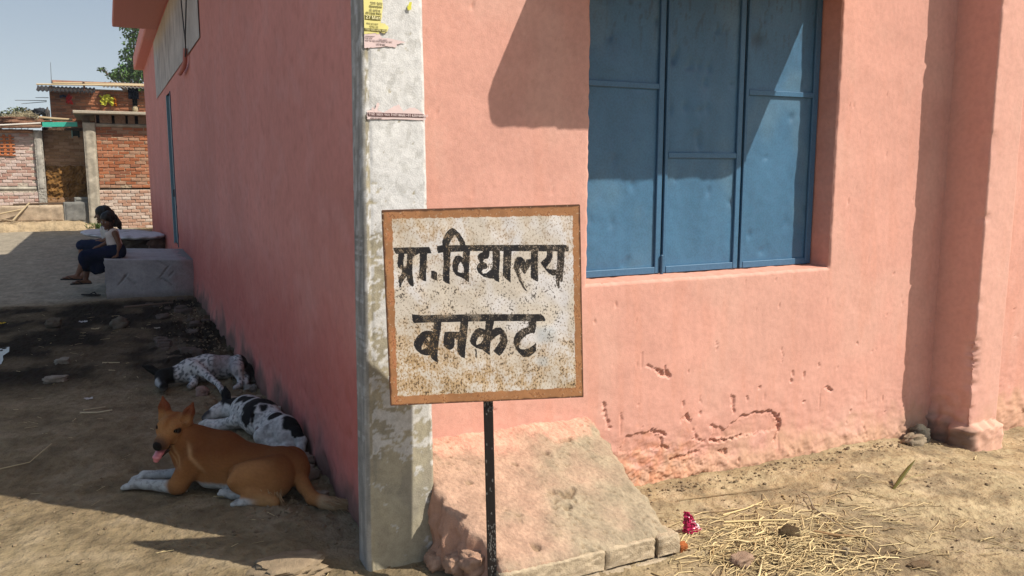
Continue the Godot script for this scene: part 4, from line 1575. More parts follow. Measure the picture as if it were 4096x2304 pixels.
# ------------------------------------------------------------------ door step, whitewashed slab seat
func build_step_and_slab() -> void:
	var s := thing("door_step", "grey cemented block step with cracks under the side door", "step")
	var us := steps([-0.092, [0.90, 0.014]])
	# profile: front face up, rounded edge, top going back
	var prof := []
	for i in 38:
		prof.append([-10.68, lerpf(-0.15, 1.0, i / 37.0), 0])
	for i in 4:
		prof.append([-10.68 - 0.02 * (1 - cos((i + 0.5) / 4.0 * PI / 2)), 1.0, sin((i + 0.5) / 4.0 * PI / 2)])
	for i in 30:
		prof.append([lerpf(-10.705, -12.25, i / 29.0), 1.0, 1])
	var P := PackedVector3Array()
	var C := PackedColorArray()
	var cracks := [[0.12, 0.27, 0.22, 0.17], [0.05, 0.17, 0.14, 0.28], [0.47, 0.44, 0.60, 0.36], [0.60, 0.36, 0.50, 0.23], [0.50, 0.23, 0.63, 0.13], [0.60, 0.24, 0.66, 0.30]]
	for q in prof:
		for x in us:
			var top := lerpf(0.475, 0.425, (x + 0.09) / 0.97)
			var y: float = (top - 0.012) * q[1] + 0.012 * q[2] if q[1] > 0 else q[1]
			var d := 0.004 * n2.get_noise_3d(x * 5.0, y * 5.0, q[0] * 5.0)
			var g := 0.0
			if q[0] > -10.69:
				for k in cracks:
					g = maxf(g, sm01(0.008, 0.003, seg_d(Vector2(x + 0.006 * n2.get_noise_2d(y * 14.0, x * 14.0), y), Vector2(k[0], k[1]), Vector2(k[2], k[3]))))
			P.append(Vector3(x + (0.012 * n2.get_noise_2d(y * 9.0, q[0] * 5.0) if x < -0.085 else 0.0), y + (d if q[2] > 0 else 0.0), q[0] - 0.012 * g + (d if q[2] == 0 else 0.0)))
			var c := Color(0.36, 0.37, 0.38) * (1.0 + 0.22 * n2.get_noise_3d(x * 3.0, y * 3.0, q[0] * 3.0))
			c = c.lerp(Color(0.2, 0.2, 0.2), g * 0.6)
			c = c.lerp(Color(0.33, 0.20, 0.19), 0.7 * sm01(0.55, 0.85, x + 0.12 * n1.get_noise_2d(x * 3.0, y * 3.0)))  # pink reflection of the wall painted into the colour towards its side
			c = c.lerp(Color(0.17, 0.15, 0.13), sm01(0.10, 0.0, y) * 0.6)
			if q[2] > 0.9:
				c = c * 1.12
			c.a = 1
			C.append(c)
	part("block", sheet(P, C, us.size(), prof.size()), M.concrete, s)
	var m := MB.new()
	m.box(at_xf(Vector3(0.397, 0.155, -11.47)), Vector3(0.955, 0.55, 1.54), 0.006, Color(0.25, 0.25, 0.25))
	part("core", m, M.concrete, s)

	var q := thing("slab_seat", "whitewashed oval stone slab seat with a dark hollow under it by the wall end", "bench")
	m = MB.new()
	var rim := 44
	var ring_top := []
	for lay in [[0.30, 0.86], [0.325, 0.97], [0.345, 1.0], [0.362, 0.985], [0.368, 0.9], [0.368, 0.5], [0.368, 0.01]]:
		var base := m.v.size()
		for k in rim:
			var a := TAU * k / rim
			var r := 1.0 + 0.05 * n1.get_noise_2d(cos(a) * 2.0, sin(a) * 2.0)
			var px: float = 0.17 + cos(a) * 0.68 * r * lay[1] + sin(a) * -0.10
			var pz: float = -16.85 - sin(a) * 1.25 * r * lay[1] + cos(a) * 0.50
			var wc := Color(0.60, 0.61, 0.63).lerp(Color(0.22, 0.21, 0.2), 0.8 * sm01(0.0, 0.3, n2.get_noise_2d(px * 5.0, pz * 3.0) + (0.3 if lay[0] < 0.33 else -0.2)))
			if lay[0] < 0.31:
				wc = Color(0.08, 0.07, 0.065)
			m.add(Vector3(px, lay[0] + 0.006 * n2.get_noise_2d(px * 4.0, pz * 4.0), pz), Vector3.UP, wc)
		if ring_top.size():
			var pb: int = ring_top[-1]
			for k in rim:
				var k2 := (k + 1) % rim
				m.idx.append_array(PackedInt32Array([pb + k, base + k, base + k2, pb + k, base + k2, pb + k2]))
		ring_top.append(base)
	m.smooth()
	part("slab", m, M.concrete, q)
	m = MB.new()
	rock(m, Vector3(0.42, 0.12, -16.9), Vector3(0.85, 0.42, 1.5), 3.0, Color(0.13, 0.10, 0.085), 12, 0.4)
	rock(m, Vector3(0.72, 0.12, -16.4), Vector3(0.35, 0.40, 0.6), 5.0, Color(0.32, 0.21, 0.18), 10, 0.5)
	part("rubble_support", m, M.stone, q)


# ------------------------------------------------------------------ brick houses across the lane
func brick_protos(tones: Array, len: float, high: float, deep: float) -> Array:
	var out := []
	for t in tones.size():
		for k in 2:
			var m := MB.new()
			m.box(Transform3D.IDENTITY, Vector3(len, high, deep), 0.008, Color.WHITE)
			for i in m.v.size():
				var p := m.v[i]
				m.v[i] = p + Vector3(n1.get_noise_3dv(p * 13.0 + Vector3(t * 3.1, k * 7.7, 0)), n1.get_noise_3dv(p * 13.0 + Vector3(9, t * 3.1, k * 4.0)), n1.get_noise_3dv(p * 13.0 + Vector3(k * 9.0, 5, t))) * Vector3(0.010, 0.008, 0.008)
				var c: Color = tones[t] * (1.0 + 0.25 * n2.get_noise_3dv(p * 9.0 + Vector3(t, k, 1)))
				c.a = 1
				m.c[i] = c
			out.append(m.mesh(M.brick))
	return out


func brick_wall(host: Node, x0: float, x1: float, y0: float, y1: float, z: float, tones: Array, mortar: Color, gaps := [], course := 0.086, len := 0.25, called := "wall", thick := 0.20) -> MeshInstance3D:
	var m := MB.new()
	m.box(at_xf(Vector3((x0 + x1) / 2, (y0 + y1) / 2, z - thick / 2)), Vector3(x1 - x0, y1 - y0, thick), 0.004, mortar)
	var w := part(called, m, M.mud, host)
	var protos := brick_protos(tones, len - 0.014, course - 0.013, 0.06)
	var halves := brick_protos(tones, len / 2 - 0.014, course - 0.013, 0.06)
	var row := 0
	var y := y0 + course / 2
	while y + course / 2 <= y1 + 0.02:
		var x := x0 + (0.0 if row % 2 == 0 else len / 2)
		if row % 2 == 1:
			put_brick(w, halves, x0 + len / 4, y, z, gaps)
		while x + len * 0.5 < x1:
			if x + len <= x1 + 0.02:
				put_brick(w, protos, x + len / 2, y, z, gaps)
			else:
				put_brick(w, halves, x + len / 4, y, z, gaps)
			x += len
		y += course
		row += 1
	return w


func put_brick(w: Node, protos: Array, x: float, y: float, z: float, gaps: Array) -> void:
	for g in gaps:
		if x > g[0] and x < g[1] and y > g[2] and y < g[3]:
			return
	var o := obj("brick", protos[rng.randi() % protos.size()], w)
	o.position = Vector3(x + rng.randf_range(-0.004, 0.004), y + rng.randf_range(-0.004, 0.004) + 0.012 * n1.get_noise_2d(x * 0.7, y * 2.0), z - 0.014 + rng.randf_range(-0.008, 0.006))
	o.rotation = Vector3(rng.randf_range(-0.03, 0.03), rng.randf_range(-0.03, 0.03), rng.randf_range(-0.02, 0.02))


func rough_panel(host: Node, called: String, x0: float, x1: float, y0: float, y1: float, z: float, col: Color, rough: float, mt: Material, step := 0.035) -> MeshInstance3D:
	var xs := steps([x0, [x1, step]])
	var ys := steps([y0, [y1, step]])
	var P := PackedVector3Array()
	var C := PackedColorArray()
	for y in ys:
		for x in xs:
			var e := minf(minf(x - x0, x1 - x), minf(y - y0, y1 - y))
			var d := rough * n2.get_noise_2d(x * 4.0 + y0, y * 4.0 + x0) + rough * 0.5 * n3.get_noise_2d(x * 14.0, y * 14.0)
			P.append(Vector3(x + 0.4 * rough * n2.get_noise_2d(y * 5.0, x * 2.0), y + 0.4 * rough * n2.get_noise_2d(x * 5.0, y * 2.0), z + d - 0.05 * exp(-e / 0.015)))
			var c := col * (1.0 + 0.35 * n2.get_noise_2d(x * 3.0 + 5.0, y * 3.0))
			c.a = 1
			C.append(c)
	return part(called, sheet(P, C, xs.size(), ys.size()), mt, host)


func build_village() -> void:
	rng.seed = 41
	var orange := [Color(0.42, 0.165, 0.085), Color(0.37, 0.14, 0.072), Color(0.45, 0.20, 0.115), Color(0.33, 0.145, 0.088), Color(0.43, 0.26, 0.175)]
	var limed := [Color(0.60, 0.46, 0.38), Color(0.55, 0.37, 0.28), Color(0.64, 0.53, 0.45), Color(0.52, 0.31, 0.22)]
	var old := [Color(0.30, 0.125, 0.07), Color(0.26, 0.11, 0.065), Color(0.34, 0.15, 0.085), Color(0.22, 0.095, 0.06)]
	var pale := [Color(0.55, 0.42, 0.375), Color(0.50, 0.34, 0.29), Color(0.60, 0.49, 0.45), Color(0.46, 0.28, 0.23)]
	var brown := [Color(0.36, 0.22, 0.125), Color(0.30, 0.175, 0.10), Color(0.42, 0.27, 0.17)]
	var cem := Color(0.40, 0.36, 0.29)
	# --- unfinished house with concrete frame
	var h := thing("brick_house", "unfinished orange brick house with a grey concrete column and roof slab", "house")
	brick_wall(h, -0.19, 2.31, 1.04, 2.60, -23.96, orange, Color(0.40, 0.31, 0.22), [[0.0, 0.1, 0.9, 1.10], [0.41, 0.51, 0.9, 1.10], [0.79, 0.89, 0.9, 1.10]], 0.087, 0.25)
	brick_wall(h, -0.21, 2.29, -0.02, 1.00, -23.93, limed, Color(0.50, 0.42, 0.35), [], 0.084, 0.21)
	rough_panel(h, "column", -0.475, -0.19, -0.05, 2.70, -23.87, cem * 1.08, 0.012, M.concrete)
	var m := MB.new()
	m.box(at_xf(Vector3(-0.333, 1.325, -24.02)), Vector3(0.282, 2.75, 0.27), 0.01, cem)
	part("column", m, M.concrete, h)
	m = MB.new()
	m.box(at_xf(Vector3(0.86, 2.945, -25.3)), Vector3(3.06, 0.075, 3.4), 0.012, cem * 1.05)
	part("roof_slab", m, M.concrete, h)
	rough_panel(h, "lintel", -0.19, 2.3, 2.60, 2.69, -23.90, cem, 0.010, M.concrete)
	m = MB.new()
	var hx := [-0.19, -0.16, -0.08, 0.20, 0.27, 0.52, 0.58, 0.74, 0.82, 1.15, 1.22, 2.3]
	for k in range(0, hx.size(), 2):
		m.box(at_xf(Vector3((hx[k] + hx[k + 1]) / 2, 2.80, -23.98)), Vector3(hx[k + 1] - hx[k], 0.21, 0.14), 0.006, Color(0.30, 0.20, 0.14))
	m.box(at_xf(Vector3(1.05, 2.80, -24.14)), Vector3(2.5, 0.21, 0.12), 0.0, Color(0.03, 0.025, 0.02))
	part("beam_course", m, M.mud, h)
	m = MB.new()
	m.box(at_xf(Vector3(-0.40, 1.40, -25.4)), Vector3(0.16, 2.98, 2.5), 0.01, Color(0.17, 0.13, 0.095))
	part("side_wall", m, M.mud, h)
	m = MB.new()
	m.box(at_xf(Vector3(1.05, 1.35, -24.5)), Vector3(2.5, 2.7, 0.6), 0.0, Color(0.3, 0.2, 0.15))
	part("inner_wall", m, M.mud, h)

	# --- storey behind
	h = thing("brick_house", "old dark red brick upper storey with corrugated eaves behind the concrete roof slab", "house")
	brick_wall(h, -1.30, 2.20, 2.35, 3.80, -27.0, old, Color(0.25, 0.165, 0.115), [], 0.088, 0.25)
	m = MB.new()
	m.box(at_xf(Vector3(-1.26, 1.9, -27.7)), Vector3(0.10, 3.9, 1.38), 0.01, Color(0.16, 0.10, 0.07))
	m.box(at_xf(Vector3(0.4, 1.15, -27.5)), Vector3(3.3, 2.4, 0.6), 0.01, Color(0.22, 0.15, 0.11))
	part("inner_wall", m, M.mud, h)
	brick_wall(h, -1.22, 2.2, 3.90, 4.00, -26.9, [Color(0.40, 0.19, 0.13), Color(0.34, 0.15, 0.10)], Color(0.30, 0.22, 0.17), [], 0.09, 0.25, "parapet")
	for q in [[-1.60, -0.15, -26.60, 3.66, 0.30, Color(0.035, 0.031, 0.03)], [0.05, 1.9, -26.75, 3.85, 0.10, Color(0.17, 0.155, 0.14)]]:
		var P := PackedVector3Array()
		var C := PackedColorArray()
		var xs := steps([q[0], [q[1], 0.016]])
		for j in 5:
			for x in xs:
				var t := j / 4.0
				P.append(Vector3(x, q[3] + 0.20 * t + 0.018 * sin(x * 62.0) - 0.05 * (x - q[0]) * 0.0, q[2] + 0.05 - t * 0.75))
				var c: Color = q[5] * (1.0 + 0.3 * n2.get_noise_2d(x * 3.0, t * 3.0))
				c.a = 1
				C.append(c)
		var sh := sheet(P, C, xs.size(), 5)
		var back := MB.new()
		back.append(sh)
		for i in back.v.size():
			back.v[i] += Vector3(0, -0.006, 0)
			back.n[i] = -back.n[i]
		for i in range(0, back.idx.size(), 3):
			var t := back.idx[i + 1]
			back.idx[i + 1] = back.idx[i + 2]
			back.idx[i + 2] = t
		sh.append(back)
		part("corrugated_sheet", sh, M.rusty, h)
	m = MB.new()
	m.tube([Vector3(-1.58, 3.83, -26.52), Vector3(-0.4, 3.865, -26.50), Vector3(0.6, 3.90, -26.52), Vector3(1.6, 3.92, -26.5)], [0.022, 0.026, 0.024, 0.02], 7, Color(0.56, 0.45, 0.29))
	part("bamboo_pole", m, M.wood, h)
	m = MB.new()
	m.tube([Vector3(-1.18, 3.90, -26.62), Vector3(0.2, 3.93, -26.6), Vector3(1.6, 3.95, -26.6)], [0.024, 0.022, 0.022], 7, Color(0.52, 0.41, 0.26))
	part("bamboo_pole", m, M.wood, h)
	for q in [[-2.15, 3.41, -1.4, 3.45], [-1.65, 3.50, -1.35, 3.53], [-2.0, 3.32, -1.4, 3.42]]:
		m = MB.new()
		m.tube([Vector3(q[0], q[1], -26.9), Vector3(q[2], q[3], -27.2)], [0.007, 0.010], 5, Color(0.10, 0.09, 0.08))
		part("reinforcing_rod", m, M.wood, h)
	m = MB.new()
	m.tube([Vector3(-1.25, 3.7, -27.1), Vector3(-1.235, 4.15, -27.1), Vector3(-1.225, 4.5, -27.1)], [0.009, 0.007, 0.005], 5, Color(0.10, 0.10, 0.10))
	part("antenna_rod", m, M.wood, h)
	m = MB.new()
	m.box(at_xf(Vector3(-0.42, 3.83, -26.57), Vector3(0, 0, 0.04)), Vector3(0.05, 0.24, 0.05), 0.006, Color(0.10, 0.05, 0.035))
	part("rafter_end", m, M.wood, h)

	# --- lime-washed house on the left
	h = thing("brick_house", "lime washed pale brick house with an orange brick lattice at the left edge", "house")
	brick_wall(h, -3.35, -1.60, 1.10, 2.42, -24.3, pale, Color(0.52, 0.45, 0.38), [[-2.70, -2.06, 1.88, 2.42], [-2.34, -2.27, 1.05, 1.19], [-1.98, -1.90, 1.05, 1.19]], 0.082, 0.22)
	rough_panel(h, "band", -3.35, -1.60, 0.985, 1.10, -24.26, Color(0.42, 0.39, 0.33), 0.008, M.concrete)
	brick_wall(h, -3.35, -1.42, 0.62, 0.985, -24.26, pale, Color(0.48, 0.42, 0.35), [], 0.082, 0.22)
	rough_panel(h, "pilaster", -1.595, -1.41, 1.0, 2.50, -24.22, Color(0.42, 0.40, 0.36), 0.010, M.concrete)
	m = MB.new()
	m.box(at_xf(Vector3(-2.38, 1.25, -24.62)), Vector3(1.94, 2.5, 0.24), 0.0, Color(0.10, 0.05, 0.03))
	m.box(at_xf(Vector3(-1.5, 1.5, -24.36)), Vector3(0.17, 2.0, 0.26), 0.0, Color(0.38, 0.36, 0.32))
	part("inner_wall", m, M.mud, h)
	# brick lattice: short bricks on alternate courses leave openings
	var lat := brick_protos([Color(0.52, 0.19, 0.075), Color(0.46, 0.155, 0.06), Color(0.40, 0.14, 0.06)], 0.10, 0.072, 0.13)
	var lat_long := brick_protos([Color(0.52, 0.19, 0.075), Color(0.46, 0.155, 0.06)], 0.235, 0.034, 0.13)
	var lw := Node3D.new()
	lw.name = "lattice"
	h.add_child(lw)
	for r in 6:
		for k in 5:
			var o := obj("brick", lat[rng.randi() % lat.size()], lw)
			o.position = Vector3(-2.62 + k * 0.128 + rng.randf_range(-0.006, 0.006) - 0.005, 1.915 + r * 0.088, -24.32)
			o.scale = Vector3(0.62, 0.72, 1)
		for k in 3:
			var o := obj("brick", lat_long[rng.randi() % lat_long.size()], lw)
			o.position = Vector3(-2.56 + k * 0.215, 1.872 + r * 0.088 + rng.randf_range(-0.003, 0.003), -24.315)
			o.scale = Vector3(0.93, 0.9, 1)
	rough_panel(h, "lintel", -3.35, -1.60, 2.42, 2.52, -24.27, Color(0.42, 0.24, 0.15), 0.02, M.mud)
	m = MB.new()
	m.tube([Vector3(-3.3, 2.55, -24.0), Vector3(-2.2, 2.60, -24.0), Vector3(-1.40, 2.665, -24.02)], [0.022, 0.022, 0.022], 7, Color(0.66, 0.61, 0.55))
	part("eave_pole", m, M.wood, h)
	m = MB.new()
	m.box(at_xf(Vector3(-2.35, 2.60, -24.5), Vector3(0.1, 0, 0.03)), Vector3(1.9, 0.07, 1.0), 0.02, Color(0.22, 0.13, 0.09))
	rock(m, Vector3(-2.0, 2.72, -24.7), Vector3(1.6, 0.22, 0.9), 6.0, Color(0.22, 0.12, 0.08), 12, 0.4)
	part("mud_roof", m, M.mud, h)
	m = MB.new()
	m.box(at_xf(Vector3(-1.34, 2.83, -24.6), Vector3(0, 0, 0.03)), Vector3(0.10, 0.42, 0.10), 0.015, Color(0.24, 0.17, 0.12))
	part("roof_post", m, M.wood, h)

	# --- mud patched wall between
	h = thing("mud_house", "brown mud patched brick wall under a turquoise sheet between two houses", "house")
	brick_wall(h, -1.41, -0.48, 1.55, 2.52, -24.55, brown, Color(0.33, 0.22, 0.14), [[-0.72, -0.58, 2.33, 2.52]], 0.084, 0.23)
	rough_panel(h, "mud_plaster", -1.42, -0.45, 0.70, 1.62, -24.50, Color(0.215, 0.115, 0.04), 0.045, M.mud, 0.022)
	brick_wall(h, -1.42, -0.45, 0.50, 0.80, -24.49, brown, Color(0.30, 0.19, 0.12), [], 0.084, 0.23)
	m = MB.new()
	m.box(at_xf(Vector3(-0.93, 1.3, -24.82)), Vector3(1.0, 2.6, 0.14), 0.0, Color(0.14, 0.09, 0.06))
	part("inner_wall", m, M.mud, h)
	m = MB.new()
	m.box(at_xf(Vector3(-0.985, 2.645, -24.05), Vector3(0.06, 0, 0.035)), Vector3(0.78, 0.115, 0.012), 0.003, Color(0.05, 0.46, 0.35))
	m.box(at_xf(Vector3(-0.985, 2.62, -24.35), Vector3(0.0, 0, 0.035)), Vector3(0.78, 0.02, 0.6), 0.003, Color(0.05, 0.20, 0.16))
	part("turquoise_sheet", m, M.blue_paint, h)
	m = MB.new()
	m.tube([Vector3(-1.45, 2.82, -24.2), Vector3(-1.1, 2.79, -24.2), Vector3(-0.70, 2.775, -24.2)], [0.03, 0.034, 0.03], 8, Color(0.42, 0.32, 0.20))
	part("log", m, M.wood, h)
	m = MB.new()
	m.box(at_xf(Vector3(-0.65, 2.43, -24.54)), Vector3(0.16, 0.17, 0.02), 0.0, Color(0.015, 0.02, 0.02))
	m.box(at_xf(Vector3(-0.745, 2.43, -24.53)), Vector3(0.03, 0.19, 0.04), 0.004, Color(0.22, 0.38, 0.36))
	part("window", m, M.wood, h)

	# --- cement steps, plinth, earthen kerb
	h = thing("cement_steps", "two dark grey cement steps beside the concrete column", "steps")
	rough_panel(h, "step", -1.04, -0.48, 0.18, 0.70, -23.98, Color(0.20, 0.20, 0.19), 0.008, M.concrete)
	rough_panel(h, "step", -0.79, -0.48, 0.70, 0.82, -24.06, Color(0.22, 0.22, 0.20), 0.008, M.concrete)
	m = MB.new()
	m.box(at_xf(Vector3(-0.76, 0.34, -24.22)), Vector3(0.56, 0.70, 0.46), 0.01, Color(0.22, 0.22, 0.21))
	m.box(at_xf(Vector3(-0.635, 0.50, -24.26)), Vector3(0.31, 0.62, 0.38), 0.01, Color(0.22, 0.22, 0.21))
	part("core", m, M.concrete, h)
	h = thing("low_wall", "low plastered plinth wall in front of the lime washed house", "wall")
	rough_panel(h, "facing", -3.4, -1.04, 0.20, 0.63, -24.0, Color(0.42, 0.33, 0.24), 0.010, M.concrete)
	m = MB.new()
	m.box(at_xf(Vector3(-2.2, 0.30, -24.16)), Vector3(2.4, 0.64, 0.3), 0.02, Color(0.46, 0.38, 0.28))
	part("core", m, M.mud, h)
	h = thing("earth_kerb", "crumbling earthen kerb along the far side of the lane", "kerb")
	var P := PackedVector3Array()
	var C := PackedColorArray()
	var xs := steps([-5.0, [-0.35, 0.03]])
	var prof := [[-23.50, -0.06], [-23.52, 0.03], [-23.56, 0.09], [-23.60, 0.15], [-23.63, 0.19], [-23.72, 0.215], [-23.85, 0.22], [-24.05, 0.22]]
	for q in prof:
		for x in xs:
			var d := 0.022 * n2.get_noise_3d(x * 4.0, q[1] * 9.0, q[0] * 5.0) + 0.02 * n2.get_noise_2d(x * 1.3, 4.0)
			P.append(Vector3(x, q[1] * (1.0 - 0.4 * sm01(-0.75, -0.35, x)) + d, q[0] + d))
			var c := Color(0.40, 0.31, 0.20) * (1.0 + 0.4 * n2.get_noise_3d(x * 3.0, q[1] * 9.0, q[0]))
			c.a = 1
			C.append(c)
	part("bank", sheet(P, C, xs.size(), prof.size()), M.mud, h)

	# --- poles leaning on the plinth
	var labels := ["steep pale bamboo pole leaning against the low plinth wall", "nearly flat pale bamboo pole lying across the low plinth wall", "thin pole lying low in front of the plinth wall", "long dark beam resting on top of the low plinth wall"]
	var poles := [[Vector3(-2.15, 0.28, -23.75), Vector3(-1.78, 0.70, -23.95), 0.022, Color(0.50, 0.40, 0.26)], [Vector3(-2.75, 0.36, -23.80), Vector3(-1.90, 0.55, -23.9), 0.020, Color(0.48, 0.38, 0.24)], [Vector3(-2.75, 0.40, -23.7), Vector3(-2.05, 0.24, -23.65), 0.014, Color(0.34, 0.26, 0.17)], [Vector3(-2.15, 0.655, -24.05), Vector3(-1.02, 0.665, -24.1), 0.026, Color(0.12, 0.085, 0.06)]]
	for k in 4:
		m = MB.new()
		m.tube([poles[k][0], (poles[k][0] + poles[k][1]) / 2 + Vector3(0, 0.006, 0), poles[k][1]], [poles[k][2], poles[k][2] * 1.05, poles[k][2] * 0.9], 7, poles[k][3])
		tag(part("bamboo_pole", m, M.wood), labels[k], "pole", "poles on the plinth wall")

	# --- washing hung on the old brick wall
	cloth("hanging_cloth", "dark navy cloth hanging under the eaves of the old brick storey", [0.70, 0.98], [3.90, 3.55], -26.88, Color(0.022, 0.025, 0.042), 0.0)
	cloth("hanging_cloth", "black trouser leg hanging below the navy cloth on the brick wall", [0.80, 0.93], [3.58, 3.18], -26.90, Color(0.012, 0.012, 0.014), 0.1)
	cloth("hanging_cloth", "lime yellow cloth bunched on the old brick wall", [-0.03, 0.30], [3.63, 3.36], -26.9, Color(0.50, 0.50, 0.07), 0.6)
	cloth("hanging_cloth", "orange cloth beside the lime yellow one on the brick wall", [0.25, 0.39], [3.58, 3.33], -26.92, Color(0.62, 0.20, 0.02), 0.4)
	cloth("hanging_cloth", "small red cloth hanging on the old brick wall", [-0.90, -0.76], [3.60, 3.37], -26.92, Color(0.60, 0.035, 0.04), 0.5)
	cloth("hanging_cloth", "small dark blue cloth next to the red one on the brick wall", [-1.06, -0.88], [3.60, 3.53], -26.92, Color(0.04, 0.06, 0.16), 0.2)
	var sack := MB.new()
	rock(sack, Vector3(0.86, 3.26, -26.88), Vector3(0.16, 0.20, 0.12), 2.0, Color(0.40, 0.33, 0.22), 8, 0.3)
	tag(part("cloth_bundle", sack, M.cloth), "small straw coloured bundle hanging below the black trousers", "bundle")
	# thatch heap and tarpaulin on the mud roof
	var th := MB.new()
	for t in 420:
		var a := Vector3(rng.randf_range(-2.15, -1.45), 2.74, -24.6 + rng.randf_range(-0.3, 0.3))
		a.y += 0.17 * sm01(-2.2, -1.7, a.x) * rng.randf()
		var d := Vector3(rng.randf_range(-0.2, 0.05), rng.randf_range(0.0, 0.16), rng.randf_range(-0.1, 0.1))
		th.tube([a, a + d], [0.006, 0.003], 3, Color(0.42, 0.36, 0.23) * rng.randf_range(0.6, 1.2), 1.0, false)
	tag(part("thatch", th, M.straw), "dry thatch heaped on the mud roof at the left", "thatch", "", "stuff")
	var tp := MB.new()
	rock(tp, Vector3(-1.42, 2.98, -24.55), Vector3(0.34, 0.18, 0.4), 8.0, Color(0.05, 0.055, 0.065), 9, 0.5)
	rock(tp, Vector3(-1.27, 2.86, -24.52), Vector3(0.13, 0.42, 0.3), 11.0, Color(0.10, 0.09, 0.085), 9, 0.5)
	tag(part("tarpaulin", tp, M.cloth), "dark tarpaulin draped over the roof post left of the brick storey", "tarpaulin")


func cloth(called: String, label: String, xr: Array, yr: Array, z: float, col: Color, bunch: float) -> void:
	var P := PackedVector3Array()
	var C := PackedColorArray()
	var nu := 26
	var nv := 18
	for j in nv:
		for i in nu:
			var u := i / float(nu - 1)
			var v := j / float(nv - 1)
			var x := lerpf(xr[0], xr[1], u) + bunch * 0.10 * n2.get_noise_2d(u * 3.0 + xr[0], v * 3.0)
			var y := lerpf(yr[0], yr[1], v * (1.0 - bunch * 0.5 * absf(n1.get_noise_2d(u * 3.0 + xr[0] * 7.0, 2.0)) * 2.0)) - bunch * 0.06 * sin(u * 9.0)
			P.append(Vector3(x, y, z + 0.03 * sin(u * 16.0 + xr[0] * 9.0) * (0.3 + v) + 0.05 * n2.get_noise_2d(u * 4.0, v * 4.0 + xr[0])))
			C.append(col)
	tag(part(called, sheet(P, C, nu, nv, true), M.cloth), label, "cloth", "washing on the brick wall")


# ------------------------------------------------------------------ trees
func leaf_mesh(len: float, wide: float) -> ArrayMesh:
	var m := MB.new()
	var a := Vector3(0, 0, 0)
	var b := Vector3(wide / 2, 0.1 * len, len * 0.4)
	var c := Vector3(0, 0.02 * len, len)
	var d := Vector3(-wide / 2, 0.1 * len, len * 0.4)
	m.tri(a, b, c, Color.WHITE)
	m.tri(a, c, d, Color.WHITE)
	return m.mesh(M.leaf)


func tree(called: String, label: String, base: Vector3, lumps: Array, count: int, leaf: float, col: Color, trunk_r: float, sd: int) -> void:
	var t := thing(called, label, "tree" if trunk_r > 0.04 else "bush")
	rng.seed = sd
	var m := MB.new()
	var top := Vector3.ZERO
	for l in lumps:
		top += l[0]
	top /= lumps.size()
	var fork := base.lerp(top, 0.55)
	m.tube([base, base.lerp(fork, 0.5) + Vector3(0.1, 0, 0.1) * trunk_r * 5.0, fork], [trunk_r, trunk_r * 0.8, trunk_r * 0.65], 9, Color(0.15, 0.11, 0.08))
	for l in lumps:
		var mid: Vector3 = fork.lerp(l[0], 0.55) + Vector3(rng.randf_range(-1, 1), rng.randf_range(0, 0.6), rng.randf_range(-1, 1)) * trunk_r
		m.tube([fork, mid, l[0]], [trunk_r * 0.5, trunk_r * 0.3, trunk_r * 0.08], 6, Color(0.14, 0.105, 0.08))
		for k in 4:
			var dv: Vector3 = Vector3(rng.randf_range(-1, 1), rng.randf_range(-0.5, 1), rng.randf_range(-1, 1)).normalized() * l[1]
			m.tube([mid.lerp(l[0], 0.7), l[0] + dv * 0.5, l[0] + dv * 0.9], [trunk_r * 0.1, trunk_r * 0.06, trunk_r * 0.03], 4, Color(0.14, 0.105, 0.08))
	part("trunk", m, M.wood, t)
	var mm := MultiMesh.new()
	mm.transform_format = MultiMesh.TRANSFORM_3D
	mm.use_colors = true
	mm.mesh = leaf_mesh(leaf, leaf * 0.75)
	mm.instance_count = count
	var tot := 0.0
	for l in lumps:
		tot += l[1] * l[1]
	var i := 0
	for l in lumps:
		var share := int(count * l[1] * l[1] / tot)
		if l == lumps[-1]:
			share = count - i
		for k in share:
			var dv := Vector3(rng.randfn(), rng.randfn(), rng.randfn()).normalized()
			var r: float = l[1] * (0.45 + 0.6 * sqrt(rng.randf())) * (1.0 + 0.55 * n1.get_noise_3dv(dv * 2.0 + l[0]))
			var p: Vector3 = l[0] + dv * Vector3(1, 0.8, 1) * r
			var bs := Basis.from_euler(Vector3(rng.randf_range(0.1, 1.5), rng.randf() * TAU, rng.randf_range(-0.6, 0.6))) * rng.randf_range(0.7, 1.3)
			mm.set_instance_transform(i, Transform3D(bs, p))
			var c := col * rng.randf_range(0.6, 1.35)
			c.a = 1
			mm.set_instance_color(i, c)
			i += 1
	var mi := MultiMeshInstance3D.new()
	mi.name = "crown"
	mi.multimesh = mm
	t.add_child(mi)
	mi.set_meta("kind", "stuff")


